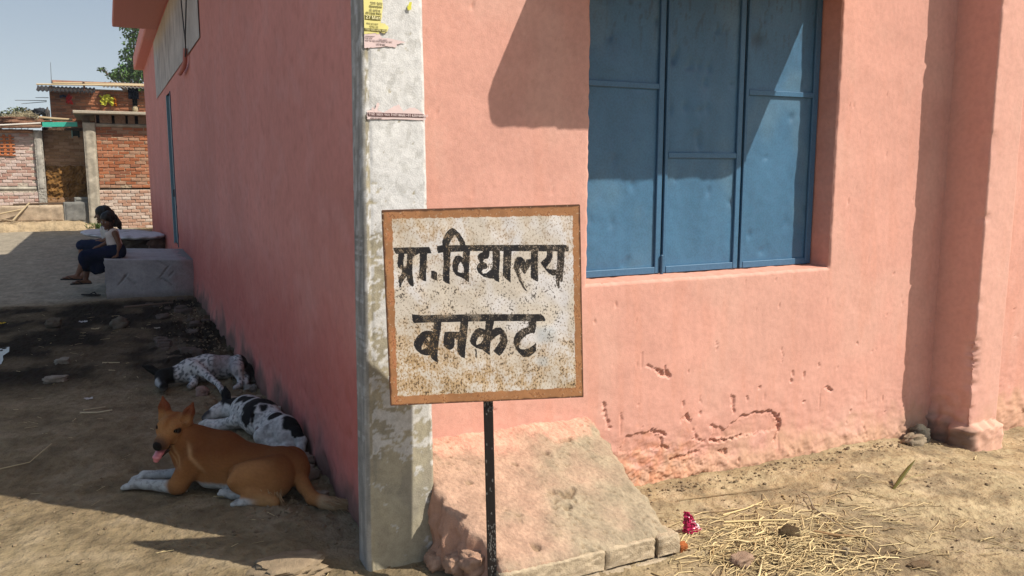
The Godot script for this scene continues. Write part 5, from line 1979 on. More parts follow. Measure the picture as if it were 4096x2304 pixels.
func build_trees() -> void:
	tree("leafy_tree", "tall leafy green tree rising behind the old brick storey beside the school roof", Vector3(2.6, 0, -46), [[Vector3(2.0, 7.4, -45), 0.85], [Vector3(1.55, 8.3, -45.2), 0.55], [Vector3(1.35, 7.0, -45), 0.42], [Vector3(1.15, 6.25, -45), 0.55], [Vector3(0.62, 6.0, -45.1), 0.32], [Vector3(0.12, 6.28, -45), 0.17], [Vector3(1.6, 6.5, -45), 0.6], [Vector3(2.4, 9.0, -45.5), 1.1], [Vector3(3.4, 7.8, -46), 1.6], [Vector3(0.85, 6.05, -44.6), 0.35], [Vector3(2.0, 6.0, -45.5), 1.0]], 5200, 0.17, Color(0.062, 0.125, 0.030), 0.22, 61)
	tree("bush", "dark leafy bush showing over the mud roof at the left", Vector3(-2.3, 0, -27.5), [[Vector3(-2.18, 3.08, -27.3), 0.22], [Vector3(-1.98, 3.16, -27.4), 0.14], [Vector3(-2.45, 2.95, -27.5), 0.28], [Vector3(-1.75, 3.12, -27.5), 0.12], [Vector3(-2.75, 2.9, -27.5), 0.25]], 700, 0.09, Color(0.085, 0.105, 0.055), 0.035, 62)
	var w := MB.new()
	rng.seed = 63
	for t in 90:
		var p := Vector3(rng.randf_range(-0.52, -0.22), 0.02, rng.randf_range(-23.75, -23.55))
		var d := Vector3(rng.randf_range(-0.06, 0.06), rng.randf_range(0.05, 0.17), rng.randf_range(-0.05, 0.08))
		w.tube([p, p + d * 0.6, p + d + Vector3(d.x, 0, 0)], [0.006, 0.014, 0.002], 3, Color(0.10, 0.16, 0.04) * rng.randf_range(0.6, 1.5), 0.3, false)
	tag(part("weeds", w, M.leaf), "green weeds at the foot of the concrete column", "weeds", "", "stuff")


# ------------------------------------------------------------------ dogs
func V(x: float, y: float, z: float) -> Vector3:
	return Vector3(x, y, z)


func brown_coat(p: Vector3, n: Vector3) -> Color:
	var w := n2.get_noise_3dv(p * 9.0)
	var c := Color(0.315, 0.132, 0.048)
	# dark saddle over the back, lighter flank and thigh
	c = c.lerp(Color(0.165, 0.055, 0.019), sm01(0.13, 0.235, p.y + 0.02 * w) * sm01(0.24, 0.10, p.x) * 0.85)
	c = c.lerp(Color(0.43, 0.20, 0.075), sm01(0.15, 0.07, p.y + 0.03 * w) * sm01(0.0, -0.10, p.z) * 0.6)
	var thigh := sm01(0.14, 0.09, Vector2((p.x + 0.17) * 0.75, p.y - 0.11).length()) * sm01(-0.09, -0.13, p.z)
	c = c.lerp(Color(0.47, 0.225, 0.088), thigh * sm01(-0.34, -0.16, p.x) * 0.75)
	var rim := exp(-pow((Vector2((p.x + 0.17) * 0.75, p.y - 0.11).length() - 0.088) / 0.010, 2)) * sm01(-0.06, -0.12, p.z) * sm01(-0.2, -0.1, p.x)
	c = c.lerp(Color(0.15, 0.055, 0.022), rim * 0.45)  # crease shade round the thigh painted in as a dark outline
	# pale stripe behind the shoulder, light ruff round the neck
	var st := exp(-pow((p.x - 0.105 - (p.y - 0.17) * 0.62 + 0.006 * w) / 0.011, 2)) * sm01(0.10, 0.15, p.y) * sm01(0.27, 0.22, p.y)
	c = c.lerp(Color(0.56, 0.33, 0.16), st * 0.75)
	for k in 2:
		var s2 := exp(-pow((p.x - 0.205 - k * 0.035 - (p.y - 0.19) * (0.55 + 0.2 * k) + 0.008 * w) / 0.010, 2)) * sm01(0.12, 0.17, p.y)
		c = c.lerp(Color(0.56, 0.34, 0.165), s2 * 0.75)
	var white := sm01(0.235, 0.275, p.x + 0.02 * w) * sm01(0.085, 0.06, p.y)
	white = maxf(white, sm01(0.075, 0.05, p.y + 0.012 * w) * sm01(-0.12, -0.04, p.x) * sm01(0.155, 0.10, p.x))
	white = maxf(white, sm01(0.05, 0.035, p.y) * sm01(-0.255, -0.19, p.x) * sm01(0.02, 0.0, p.x))
	white = maxf(white, sm01(0.262, 0.285, p.x + 0.01 * w) * sm01(0.25, 0.2, p.y) * 0.85)
	c = c.lerp(Color(0.54, 0.545, 0.53) * (1.0 + 0.25 * w), white)
	c = c.lerp(Color(0.26, 0.25, 0.235), white * sm01(0.12, 0.35, n2.get_noise_3dv(p * 26.0)) * 0.6)
	c = c.lerp(Color(0.50, 0.37, 0.23), sm01(-0.48, -0.53, p.x) * 0.8)
	c = c.lerp(Color(0.50, 0.28, 0.12), sm01(0.075, 0.045, p.y) * sm01(-0.16, -0.24, p.x) * sm01(-0.42, -0.33, p.x) * 0.7)
	c = c * 0.80 * (1.0 + 0.10 * n3.get_noise_3dv(Vector3(p.x * 40.0, p.y * 90.0, p.z * 90.0)) + 0.10 * w)
	c.a = 1
	return c


func brown_face(p: Vector3) -> Color:
	var c := Color(0.385, 0.185, 0.072)
	c = c.lerp(Color(0.30, 0.115, 0.035), sm01(0.02, 0.0, absf(p.z)) * sm01(0.02, 0.05, p.y))
	c = c.lerp(Color(0.21, 0.066, 0.030), sm01(0.052, 0.085, p.y))
	c = c.lerp(Color(0.47, 0.25, 0.105), sm01(-0.01, -0.03, p.y) * sm01(0.08, 0.04, p.x) * 0.7)
	c = c.lerp(Color(0.095, 0.058, 0.045), sm01(0.085, 0.130, p.x - absf(p.y + 0.03) * 0.2) * 0.9)
	c = c.lerp(Color(0.014, 0.012, 0.012), sm01(0.134, 0.141, p.x) * sm01(-0.05, -0.04, p.y))
	for s in [-1.0, 1.0]:
		var e := Vector2(p.x - 0.056, (p.y - 0.020) * 1.25).length()
		c = c.lerp(Color(0.03, 0.018, 0.012), sm01(0.019, 0.011, e) * sm01(0.0, 0.018, p.z * s))
	# dark lips along the open mouth, pale throat
	c = c.lerp(Color(0.018, 0.012, 0.012), sm01(0.014, 0.008, absf(p.y + 0.058 + (p.x - 0.06) * 0.16)) * sm01(0.03, 0.045, p.x) * sm01(0.13, 0.12, p.x))
	c = c.lerp(Color(0.50, 0.43, 0.33), sm01(-0.068, -0.082, p.y) * sm01(0.03, 0.0, p.x))
	c = c.lerp(Color(0.06, 0.04, 0.035), sm01(-0.064, -0.074, p.y) * sm01(0.05, 0.07, p.x))
	c = c * 0.84 * (1.0 + 0.14 * n3.get_noise_3dv(p * 110.0))
	c.a = 1
	return c


func paint(m: MB, f: Callable) -> void:
	for i in m.v.size():
		m.c[i] = f.call(m.v[i], m.n[i])


func build_dogs() -> void:
	build_brown_dog()
	build_spotted_near()
	build_spotted_far()


func build_brown_dog() -> void:
	var s := thing("dog", "tan brown dog lying alert with raised head, pricked ears and tongue out", "dog", Vector3(0.44, gh(0.44, -3.945) + 0.002, -3.945))
	s.basis = Basis(Vector3(-0.802, 0, -0.597), Vector3.UP, Vector3(0.597, 0, -0.802)).orthonormalized()
	var f := Field.new()
	f.start(V(-0.66, -0.012, -0.26), V(0.58, 0.42, 0.18), 0.0065)
	f.bone(V(-0.29, 0.125, 0), V(-0.15, 0.135, 0), 0.084, 0.084, 0.03)
	f.bone(V(-0.15, 0.135, 0), V(0.02, 0.15, 0), 0.084, 0.106, 0.03)
	f.bone(V(0.02, 0.15, 0), V(0.17, 0.145, 0), 0.106, 0.098, 0.03)
	f.bone(V(-0.33, 0.12, 0), V(-0.26, 0.15, 0), 0.062, 0.07, 0.04)
	f.bone(V(0.03, 0.215, 0), V(0.15, 0.225, 0), 0.062, 0.07, 0.05)
	f.bone(V(0.16, 0.20, -0.008), V(0.25, 0.288, -0.034), 0.084, 0.062, 0.04)
	f.bone(V(0.19, 0.14, 0), V(0.23, 0.21, -0.02), 0.078, 0.066, 0.04)
	f.bone(V(-0.02, 0.075, -0.035), V(0.09, 0.075, -0.03), 0.06, 0.06, 0.03)
	# near foreleg
	f.bone(V(0.13, 0.17, -0.075), V(0.205, 0.055, -0.105), 0.062, 0.043, 0.022)
	f.bone(V(0.205, 0.045, -0.105), V(0.225, 0.035, -0.10), 0.040, 0.035, 0.02)
	f.chain([V(0.225, 0.036, -0.10), 0.034, V(0.39, 0.030, -0.088), 0.0225, V(0.455, 0.027, -0.086), 0.025], 0.012)
	for k in 4:
		f.bone(V(0.455, 0.022, -0.086 + (k - 1.5) * 0.013), V(0.505 - absf(k - 1.5) * 0.006, 0.012, -0.086 + (k - 1.5) * 0.0155), 0.014, 0.011, 0.005)
	# far foreleg
	f.bone(V(0.13, 0.16, 0.07), V(0.21, 0.05, 0.075), 0.06, 0.042, 0.02)
	f.chain([V(0.21, 0.045, 0.075), 0.034, V(0.40, 0.030, 0.035), 0.0225, V(0.475, 0.027, 0.022), 0.025], 0.012)
	for k in 4:
		f.bone(V(0.475, 0.022, 0.022 + (k - 1.5) * 0.013), V(0.528 - absf(k - 1.5) * 0.006, 0.012, 0.014 + (k - 1.5) * 0.0155), 0.014, 0.011, 0.005)
	# haunches
	f.bone(V(-0.27, 0.125, -0.065), V(-0.105, 0.118, -0.128), 0.088, 0.060, 0.004)
	f.bone(V(-0.28, 0.085, -0.09), V(-0.15, 0.085, -0.12), 0.065, 0.05, 0.02)
	f.chain([V(-0.105, 0.08, -0.125), 0.036, V(-0.20, 0.05, -0.15), 0.032, V(-0.295, 0.034, -0.165), 0.026], 0.016)
	f.chain([V(-0.30, 0.027, -0.165), 0.026, V(-0.20, 0.024, -0.172), 0.021, V(-0.155, 0.025, -0.172), 0.024], 0.01)
	for k in 4:
		f.bone(V(-0.155, 0.021, -0.172 + (k - 1.5) * 0.012), V(-0.112, 0.013, -0.172 + (k - 1.5) * 0.015), 0.013, 0.010, 0.005)
	f.bone(V(-0.27, 0.12, 0.065), V(-0.10, 0.11, 0.11), 0.085, 0.055, 0.016)
	f.chain([V(-0.17, 0.03, -0.115), 0.024, V(-0.07, 0.026, -0.112), 0.022, V(-0.045, 0.03, -0.108), 0.025], 0.01)
	for k in 4:
		f.bone(V(-0.045, 0.032, -0.108 + (k - 1.5) * 0.012), V(-0.012, 0.03 + (k % 2) * 0.008, -0.106 + (k - 1.5) * 0.016), 0.012, 0.010, 0.004)
	# tail
	f.chain([V(-0.345, 0.118, -0.012), 0.040, V(-0.395, 0.07, -0.06), 0.030, V(-0.455, 0.032, -0.10), 0.029, V(-0.52, 0.028, -0.125), 0.030, V(-0.572, 0.020, -0.13), 0.022, V(-0.612, 0.012, -0.125), 0.007], 0.015)
	# hollow between ribs and thigh, crease in front of the shoulder
	f.bone(V(-0.06, 0.16, -0.16), V(-0.085, 0.23, -0.13), 0.034, 0.03, 0.04, Vector3.ONE, true)
	f.bone(V(0.082, 0.20, -0.150), V(0.128, 0.075, -0.158), 0.030, 0.026, 0.022, Vector3.ONE, true)
	f.bone(V(-0.045, 0.16, -0.155), V(-0.052, 0.08, -0.165), 0.028, 0.03, 0.012, Vector3.ONE, true)
	for q in [[0.200, 0.175], [0.236, 0.20]]:
		f.bone(V(q[0] + 0.05, q[1] + 0.09, -0.118), V(q[0], q[1] - 0.03, -0.112), 0.010, 0.008, 0.012, Vector3.ONE, true)
	for k in 5:
		f.bone(V(0.045 - k * 0.03, 0.20, -0.118), V(0.035 - k * 0.028, 0.11, -0.126), 0.008, 0.007, 0.016, Vector3.ONE, true)
	f.floor_cut(0.0)
	var m := f.nets()
	paint(m, brown_coat)
	# head on a finer grid of its own
	var hf := Field.new()
	hf.start(V(-0.09, -0.115, -0.115), V(0.17, 0.175, 0.115), 0.0038)
	hf.bone(V(-0.012, 0.005, 0), V(0.028, 0.012, 0), 0.060, 0.054, 0.02)
	hf.bone(V(0.045, 0.008, -0.018), V(0.045, 0.008, 0.018), 0.034, 0.034, 0.02)
	hf.chain([V(0.055, -0.016, 0), 0.036, V(0.10, -0.026, 0), 0.0275, V(0.128, -0.030, 0), 0.0225], 0.018)
	hf.bone(V(0.10, -0.040, -0.010), V(0.10, -0.040, 0.010), 0.020, 0.020, 0.012)
	hf.bone(V(0.137, -0.025, -0.004), V(0.137, -0.025, 0.004), 0.0125, 0.0125, 0.006)
	for q in [-1.0, 1.0]:
		hf.bone(V(0.015, -0.026, 0.034 * q), V(0.04, -0.036, 0.024 * q), 0.032, 0.024, 0.016)
		hf.bone(V(0.050, 0.034, 0.020 * q), V(0.060, 0.034, 0.030 * q), 0.014, 0.011, 0.012)
		hf.bone(V(0.064, 0.019, 0.040 * q), V(0.070, 0.019, 0.044 * q), 0.0085, 0.008, 0.006, Vector3.ONE, true)
	# open lower jaw
	hf.chain([V(0.005, -0.055, 0), 0.030, V(0.05, -0.073, 0), 0.019, V(0.105, -0.086, 0), 0.0125], 0.012)
	hf.bone(V(0.055, -0.0615, -0.03), V(0.14, -0.0640, -0.03), 0.006, 0.012, 0.004, Vector3(1, 1, 0.2), true)
	hf.bone(V(-0.06, -0.02, 0), V(-0.02, -0.03, 0), 0.058, 0.05, 0.03)
	# ears: tall cones hollowed from the front
	for q in [-1.0, 1.0]:
		hf.chain([V(-0.012, 0.035, 0.044 * q), 0.033, V(-0.016, 0.080, 0.058 * q), 0.0225, V(-0.02, 0.126, 0.070 * q), 0.004], 0.014)
		hf.chain([V(0.018, 0.050, 0.052 * q), 0.017, V(0.006, 0.080, 0.062 * q), 0.015], 0.008)
	for q in [-1.0, 1.0]:
		hf.bone(V(0.016, 0.060, 0.056 * q), V(-0.002, 0.108, 0.068 * q), 0.0200, 0.008, 0.006, Vector3.ONE, true)
	var h := hf.nets()
	var face := func(p: Vector3, n: Vector3) -> Color: return brown_face(p)
	paint(h, face)
	var hx := head_frame(V(0.254, 0.303, -0.045), 1.655, 0.096, 0.178, 1.059)
	m.append(h, hx)
	part("body", m, M.fur, s)
	var t := Field.new()
	t.start(V(0.04, -0.12, -0.03), V(0.16, -0.04, 0.03), 0.003)
	t.chain([V(0.06, -0.066, 0), 0.011, V(0.115, -0.070, 0), 0.013, V(0.134, -0.082, 0), 0.013, V(0.139, -0.098, 0), 0.010], 0.008, Vector3(1, 1.7, 0.85))
	var tm := t.nets()
	for i in tm.c.size():
		tm.c[i] = Color(0.55, 0.19, 0.205)
	var tg := MB.new()
	tg.append(tm, hx)
	var tt := part("tongue", tg, M.gloss, s)
	for q in [-1.0, 1.0]:
		var e := MB.new()
		rock(e, Vector3.ZERO, Vector3(0.018, 0.018, 0.018), 1.0, Color(0.012, 0.008, 0.006), 6, 0.0)
		var e2 := MB.new()
		e2.append(e, hx * at_xf(V(0.0585, 0.0195, 0.0365 * q)))
		part("eye", e2, M.gloss, s)
	# loose hair at the tail tip and behind the thigh
	rng.seed = 71
	var hair := MB.new()
	for k in 420:
		var a := V(rng.randf_range(-0.62, -0.50), rng.randf_range(0.012, 0.05), -0.125 + rng.randf_range(-0.028, 0.024))
		if k > 300:
			a = V(rng.randf_range(-0.33, -0.22), rng.randf_range(0.03, 0.085), -0.15 + rng.randf_range(-0.015, 0.012))
		var d := V(-0.035, -0.006, 0.0) + V(rng.randf_range(-0.02, 0.008), rng.randf_range(-0.012, 0.008), rng.randf_range(-0.022, 0.018))
		if k > 300:
			d = V(rng.randf_range(-0.025, 0.0), -0.025, -0.006)
		hair.tube([a, a + d * 0.6, a + d + V(0, -0.003, 0)], [0.0014, 0.0011, 0.0004], 3, Color(0.50, 0.37, 0.22).lerp(Color(0.36, 0.17, 0.06), rng.randf() * 0.7), 1.0, false)
	part("tail_hair", hair, M.fur, s).set_meta("kind", "stuff")


func head_frame(at: Vector3, yaw: float, pitch: float, roll: float, size: float) -> Transform3D:
	var F := Vector3(cos(yaw) * cos(pitch), -sin(pitch), -sin(yaw) * cos(pitch))
	var R := F.cross(Vector3.UP).normalized()
	var U := R.cross(F)
	var R2 := R * cos(roll) + U * sin(roll)
	var U2 := U * cos(roll) - R * sin(roll)
	return Transform3D(Basis(F * size, U2 * size, R2 * size), at)


func ticks(p: Vector3, amount: float) -> float:
	var a := sm01(0.30, 0.42, n3.get_noise_3dv(p * 34.0) + amount * 0.25 * n3.get_noise_3dv(p * 11.0))
	return a


func near_coat(p: Vector3, n: Vector3) -> Color:
	var w := n2.get_noise_3dv(p * 14.0)
	var c := Color(0.56, 0.555, 0.54)
	var ribs := sm01(-4.95, -4.85, p.z) * sm01(-4.46, -4.56, p.z)
	c = c.lerp(Color(0.15, 0.155, 0.165), sm01(0.12, 0.34, n3.get_noise_3dv(p * 36.0)) * (0.42 + 0.5 * ribs) * 0.8)
	c = c.lerp(Color(0.30, 0.305, 0.315), ribs * 0.45 * sm01(-0.1, 0.3, w))
	var black := 0.0
	for q in [[0.618, 0.17, -4.85, 0.030], [0.655, 0.17, -4.81, 0.034], [0.622, 0.165, -4.655, 0.042], [0.65, 0.18, -4.70, 0.050], [0.69, 0.185, -4.715, 0.052], [0.74, 0.18, -4.69, 0.05], [0.708, 0.18, -4.615, 0.022], [0.742, 0.165, -4.475, 0.038], [0.80, 0.16, -4.46, 0.02], [0.800, 0.155, -4.335, 0.045], [0.825, 0.13, -4.29, 0.042], [0.83, 0.10, -4.34, 0.04]]:
		var d := Vector2(p.x - q[0], p.z - q[2]).length() + 0.016 * w + maxf(0.0, 0.11 - p.y)
		black = maxf(black, sm01(q[3] + 0.006, q[3] - 0.004, d))
	c = c.lerp(Color(0.012, 0.012, 0.013), black)
	var grey := maxf(exp(-pow((p - V(0.72, 0.08, -4.42)).length() / 0.05, 2)), exp(-pow((p - V(0.70, 0.13, -4.40)).length() / 0.045, 2))) * sm01(-0.25, 0.15, w)
	c = c.lerp(Color(0.09, 0.085, 0.085), grey * 0.9)
	c = c.lerp(Color(0.16, 0.12, 0.125), 0.9 * sm01(0.026, 0.018, p.distance_to(V(0.665, 0.075, -4.56)) + 0.008 * w))
	# head: black ear and crown, dark muzzle
	if p.z < -4.92 and p.x < 0.66:
		var crown := sm01(0.525, 0.55, p.x + (p.y - 0.1) * 0.55 + 0.01 * w) * sm01(-5.0, -5.03, p.z + (p.x - 0.56) * 0.4) * sm01(0.66, 0.62, p.x)
		c = c.lerp(Color(0.012, 0.012, 0.013), maxf(crown * sm01(0.06, 0.085, p.y), sm01(0.125, 0.135, p.y)))
		c = c.lerp(Color(0.045, 0.042, 0.045), sm01(0.475, 0.455, p.x + 0.01 * w) * sm01(-5.0, -5.02, p.z))
		c = c.lerp(Color(0.02, 0.02, 0.02), sm01(0.012, 0.006, p.distance_to(V(0.49, 0.100, -5.035))))
	c = c.lerp(Color(0.33, 0.29, 0.24), sm01(0.05, 0.01, p.y) * 0.5)
	c = c * (1.0 + 0.10 * n3.get_noise_3dv(p * 80.0))
	c.a = 1
	return c


func build_spotted_near() -> void:
	var s := thing("dog", "white dog with large black patches asleep on its side against the pink wall", "dog")
	s.position.y = gh(0.7, -4.6)
	var f := Field.new()
	f.start(V(0.36, -0.012, -5.2), V(0.93, 0.25, -4.14), 0.007)
	f.bone(V(0.655, 0.098, -4.88), V(0.705, 0.102, -4.70), 0.098, 0.102, 0.03)
	f.bone(V(0.705, 0.102, -4.70), V(0.752, 0.092, -4.50), 0.102, 0.082, 0.03)
	f.bone(V(0.752, 0.092, -4.50), V(0.785, 0.092, -4.36), 0.082, 0.078, 0.03)
	f.bone(V(0.645, 0.10, -4.92), V(0.605, 0.092, -5.0), 0.078, 0.058, 0.03)
	f.bone(V(0.605, 0.092, -5.0), V(0.555, 0.080, -5.055), 0.058, 0.052, 0.03)
	f.chain([V(0.545, 0.078, -5.058), 0.052, V(0.50, 0.068, -5.048), 0.041, V(0.455, 0.055, -5.038), 0.028, V(0.428, 0.048, -5.03), 0.017], 0.016)
	f.chain([V(0.565, 0.115, -5.085), 0.030, V(0.566, 0.155, -5.12), 0.024, V(0.566, 0.195, -5.145), 0.008], 0.014, Vector3(1, 1, 1.25))
	# forelegs
	f.bone(V(0.635, 0.125, -4.86), V(0.585, 0.075, -4.815), 0.058, 0.038, 0.02)
	f.chain([V(0.585, 0.07, -4.815), 0.034, V(0.50, 0.040, -4.92), 0.021, V(0.435, 0.030, -4.985), 0.021, V(0.405, 0.022, -5.0), 0.016], 0.012)
	f.chain([V(0.60, 0.045, -4.86), 0.036, V(0.50, 0.024, -4.885), 0.021, V(0.43, 0.022, -4.93), 0.020], 0.012)
	# hind leg folded forward
	f.bone(V(0.775, 0.125, -4.385), V(0.665, 0.085, -4.435), 0.072, 0.044, 0.016)
	f.chain([V(0.66, 0.075, -4.438), 0.040, V(0.705, 0.055, -4.36), 0.028, V(0.745, 0.042, -4.305), 0.022, V(0.69, 0.026, -4.27), 0.02], 0.012)
	f.chain([V(0.78, 0.05, -4.35), 0.055, V(0.68, 0.035, -4.40), 0.034], 0.014)
	f.bone(V(0.80, 0.06, -4.30), V(0.76, 0.05, -4.28), 0.03, 0.025, 0.02)
	f.chain([V(0.812, 0.115, -4.305), 0.036, V(0.838, 0.08, -4.265), 0.027, V(0.825, 0.045, -4.235), 0.023, V(0.78, 0.028, -4.225), 0.019, V(0.73, 0.022, -4.235), 0.012], 0.012)
	# ribs and hollow flank
	for k in 5:
		f.bone(V(0.60 + k * 0.012, 0.15, -4.80 + k * 0.045), V(0.585 + k * 0.014, 0.09, -4.79 + k * 0.045), 0.007, 0.006, 0.012, Vector3.ONE, true)
	f.bone(V(0.69, 0.21, -4.555), V(0.64, 0.14, -4.545), 0.05, 0.04, 0.05, Vector3.ONE, true)
	f.floor_cut(0.0)
	var m := f.nets()
	paint(m, near_coat)
	part("body", m, M.fur, s)


func far_coat(p: Vector3, n: Vector3) -> Color:
	var w := n2.get_noise_3dv(p * 14.0)
	var c := Color(0.54, 0.535, 0.525)
	c = c.lerp(Color(0.10, 0.105, 0.115), sm01(0.10, 0.30, n3.get_noise_3dv(p * 32.0)) * 0.85)
	c = c.lerp(Color(0.30, 0.27, 0.275), 0.75 * sm01(0.57, 0.61, p.x + 0.03 * w) * sm01(0.76, 0.72, p.x + 0.03 * w) * sm01(0.12, 0.2, p.y + 0.08))
	var head := sm01(0.345, 0.33, p.x + 0.01 * w) * sm01(-5.86, -5.9, p.z)
	c = c.lerp(Color(0.010, 0.010, 0.011), head)
	var blaze := exp(-pow((p.x - 0.225 - (p.z + 5.97) * 0.25) / 0.012, 2)) * sm01(-6.06, -6.02, p.z) * sm01(-5.93, -5.96, p.z) * sm01(0.03, 0.05, p.y)
	c = c.lerp(Color(0.5, 0.5, 0.5), head * blaze * 0.8)
	var rump := sm01(0.775, 0.80, p.x + 0.02 * w + (p.z + 6.0) * -0.12)
	c = c.lerp(Color(0.012, 0.012, 0.013), rump * sm01(-5.80, -5.86, p.z))
	c = c.lerp(Color(0.015, 0.015, 0.016), sm01(-5.72, -5.70, p.z) * sm01(0.58, 0.60, p.x))
	c = c.lerp(Color(0.30, 0.27, 0.23), sm01(0.05, 0.01, p.y) * 0.5)
	c = c * (1.0 + 0.10 * n3.get_noise_3dv(p * 80.0))
	c.a = 1
	return c


func build_spotted_far() -> void:
	var s := thing("dog", "speckled white dog with a black head and rump asleep farther along the wall", "dog")
	s.position.y = gh(0.55, -6.1)
	var f := Field.new()
	f.start(V(0.10, -0.012, -6.30), V(0.94, 0.24, -5.60), 0.0075)
	f.bone(V(0.45, 0.092, -6.14), V(0.56, 0.097, -6.16), 0.088, 0.094, 0.03)
	f.bone(V(0.56, 0.097, -6.16), V(0.68, 0.088, -6.16), 0.092, 0.078, 0.03)
	f.bone(V(0.68, 0.088, -6.16), V(0.77, 0.088, -6.14), 0.078, 0.075, 0.03)
	f.bone(V(0.60, 0.13, -6.12), V(0.66, 0.13, -6.12), 0.06, 0.05, 0.03)
	f.bone(V(0.44, 0.09, -6.14), V(0.36, 0.077, -6.14), 0.074, 0.055, 0.03)
	f.bone(V(0.36, 0.077, -6.14), V(0.275, 0.070, -6.13), 0.055, 0.056, 0.03)
	f.chain([V(0.265, 0.068, -6.11), 0.055, V(0.25, 0.055, -6.02), 0.040, V(0.257, 0.042, -5.955), 0.027, V(0.262, 0.035, -5.93), 0.017], 0.016)
	f.chain([V(0.225, 0.10, -6.17), 0.032, V(0.19, 0.125, -6.19), 0.026, V(0.145, 0.145, -6.2), 0.010], 0.014, Vector3(1, 1.3, 1))
	f.bone(V(0.47, 0.13, -6.08), V(0.53, 0.095, -6.0), 0.048, 0.031, 0.016)
	f.chain([V(0.53, 0.093, -6.0), 0.029, V(0.60, 0.045, -5.835), 0.0185, V(0.612, 0.026, -5.73), 0.019, V(0.612, 0.018, -5.675), 0.016], 0.01)
	f.chain([V(0.46, 0.05, -6.07), 0.035, V(0.455, 0.032, -6.0), 0.026, V(0.425, 0.022, -5.965), 0.020], 0.01)
	f.bone(V(0.765, 0.12, -6.10), V(0.735, 0.115, -5.93), 0.066, 0.040, 0.016)
	f.chain([V(0.735, 0.105, -5.92), 0.036, V(0.752, 0.05, -5.89), 0.022, V(0.735, 0.024, -5.83), 0.020, V(0.70, 0.018, -5.80), 0.016], 0.01)
	f.chain([V(0.80, 0.06, -6.06), 0.055, V(0.80, 0.04, -5.93), 0.034, V(0.78, 0.022, -5.86), 0.020], 0.014)
	f.chain([V(0.835, 0.085, -6.10), 0.030, V(0.856, 0.04, -6.02), 0.020, V(0.85, 0.02, -5.92), 0.013], 0.01)
	f.bone(V(0.685, 0.21, -6.08), V(0.66, 0.14, -6.03), 0.045, 0.035, 0.05, Vector3.ONE, true)
	f.floor_cut(0.0)
	var m := f.nets()
	paint(m, far_coat)
	part("body", m, M.fur, s)


# ------------------------------------------------------------------ two girls on the step
const SKIN := Color(0.155, 0.075, 0.046)


func solid(f: Field, col: Color, vary := 0.08) -> MB:
	var m := f.nets()
	for i in m.c.size():
		var c := col * (1.0 + vary * n2.get_noise_3dv(m.v[i] * 20.0))
		c.a = 1
		m.c[i] = c
	return m


func head_of(hx: Transform3D) -> MB:
	# face looks along x of the head's own frame
	var f := Field.new()
	f.start(V(-0.11, -0.14, -0.10), V(0.12, 0.13, 0.10), 0.004)
	f.bone(V(-0.015, 0.03, 0), V(0.01, 0.03, 0), 0.083, 0.076, 0.02, Vector3(1, 1, 1.14))
	f.bone(V(0.02, -0.03, 0), V(0.03, -0.065, 0), 0.060, 0.036, 0.03, Vector3(1, 1, 1.05))
	f.bone(V(0.082, 0.0, 0), V(0.097, -0.022, 0), 0.008, 0.0115, 0.012)
	f.bone(V(0.073, -0.052, -0.012), V(0.073, -0.052, 0.012), 0.0085, 0.0085, 0.008)
	f.bone(V(0.065, -0.082, 0), V(0.06, -0.085, 0), 0.016, 0.016, 0.012)
	for q in [-1.0, 1.0]:
		f.bone(V(0.083, 0.006, 0.028 * q), V(0.090, 0.006, 0.030 * q), 0.013, 0.011, 0.01, Vector3.ONE, true)
		f.bone(V(0.073, 0.005, 0.029 * q), V(0.073, 0.005, 0.029 * q), 0.010, 0.010, 0.004)
		f.bone(V(0.048, -0.02, 0.04 * q), V(0.045, -0.03, 0.038 * q), 0.024, 0.022, 0.02)
		f.bone(V(-0.012, 0.005, 0.076 * q), V(-0.016, -0.018, 0.074 * q), 0.011, 0.008, 0.006)
	var m := f.nets()
	for i in m.v.size():
		var p := m.v[i]
		var c := SKIN
		for q in [-1.0, 1.0]:
			c = c.lerp(Color(0.35, 0.33, 0.31), sm01(0.0115, 0.009, Vector2(p.y - 0.005, p.z - 0.029 * q).length()) * sm01(0.06, 0.07, p.x))
			c = c.lerp(Color(0.012, 0.010, 0.009), sm01(0.0065, 0.005, Vector2(p.y - 0.004, p.z - 0.029 * q).length()) * sm01(0.06, 0.07, p.x))
			c = c.lerp(Color(0.02, 0.014, 0.012), sm01(0.005, 0.003, absf(p.y - 0.028)) * sm01(0.020, 0.014, absf(p.z - 0.03 * q)) * sm01(0.05, 0.06, p.x))
		c = c.lerp(Color(0.16, 0.05, 0.045), sm01(0.008, 0.004, absf(p.y + 0.052)) * sm01(0.022, 0.016, absf(p.z)) * sm01(0.06, 0.07, p.x))
		m.c[i] = c
	var out := MB.new()
	out.append(m, hx)
	return out


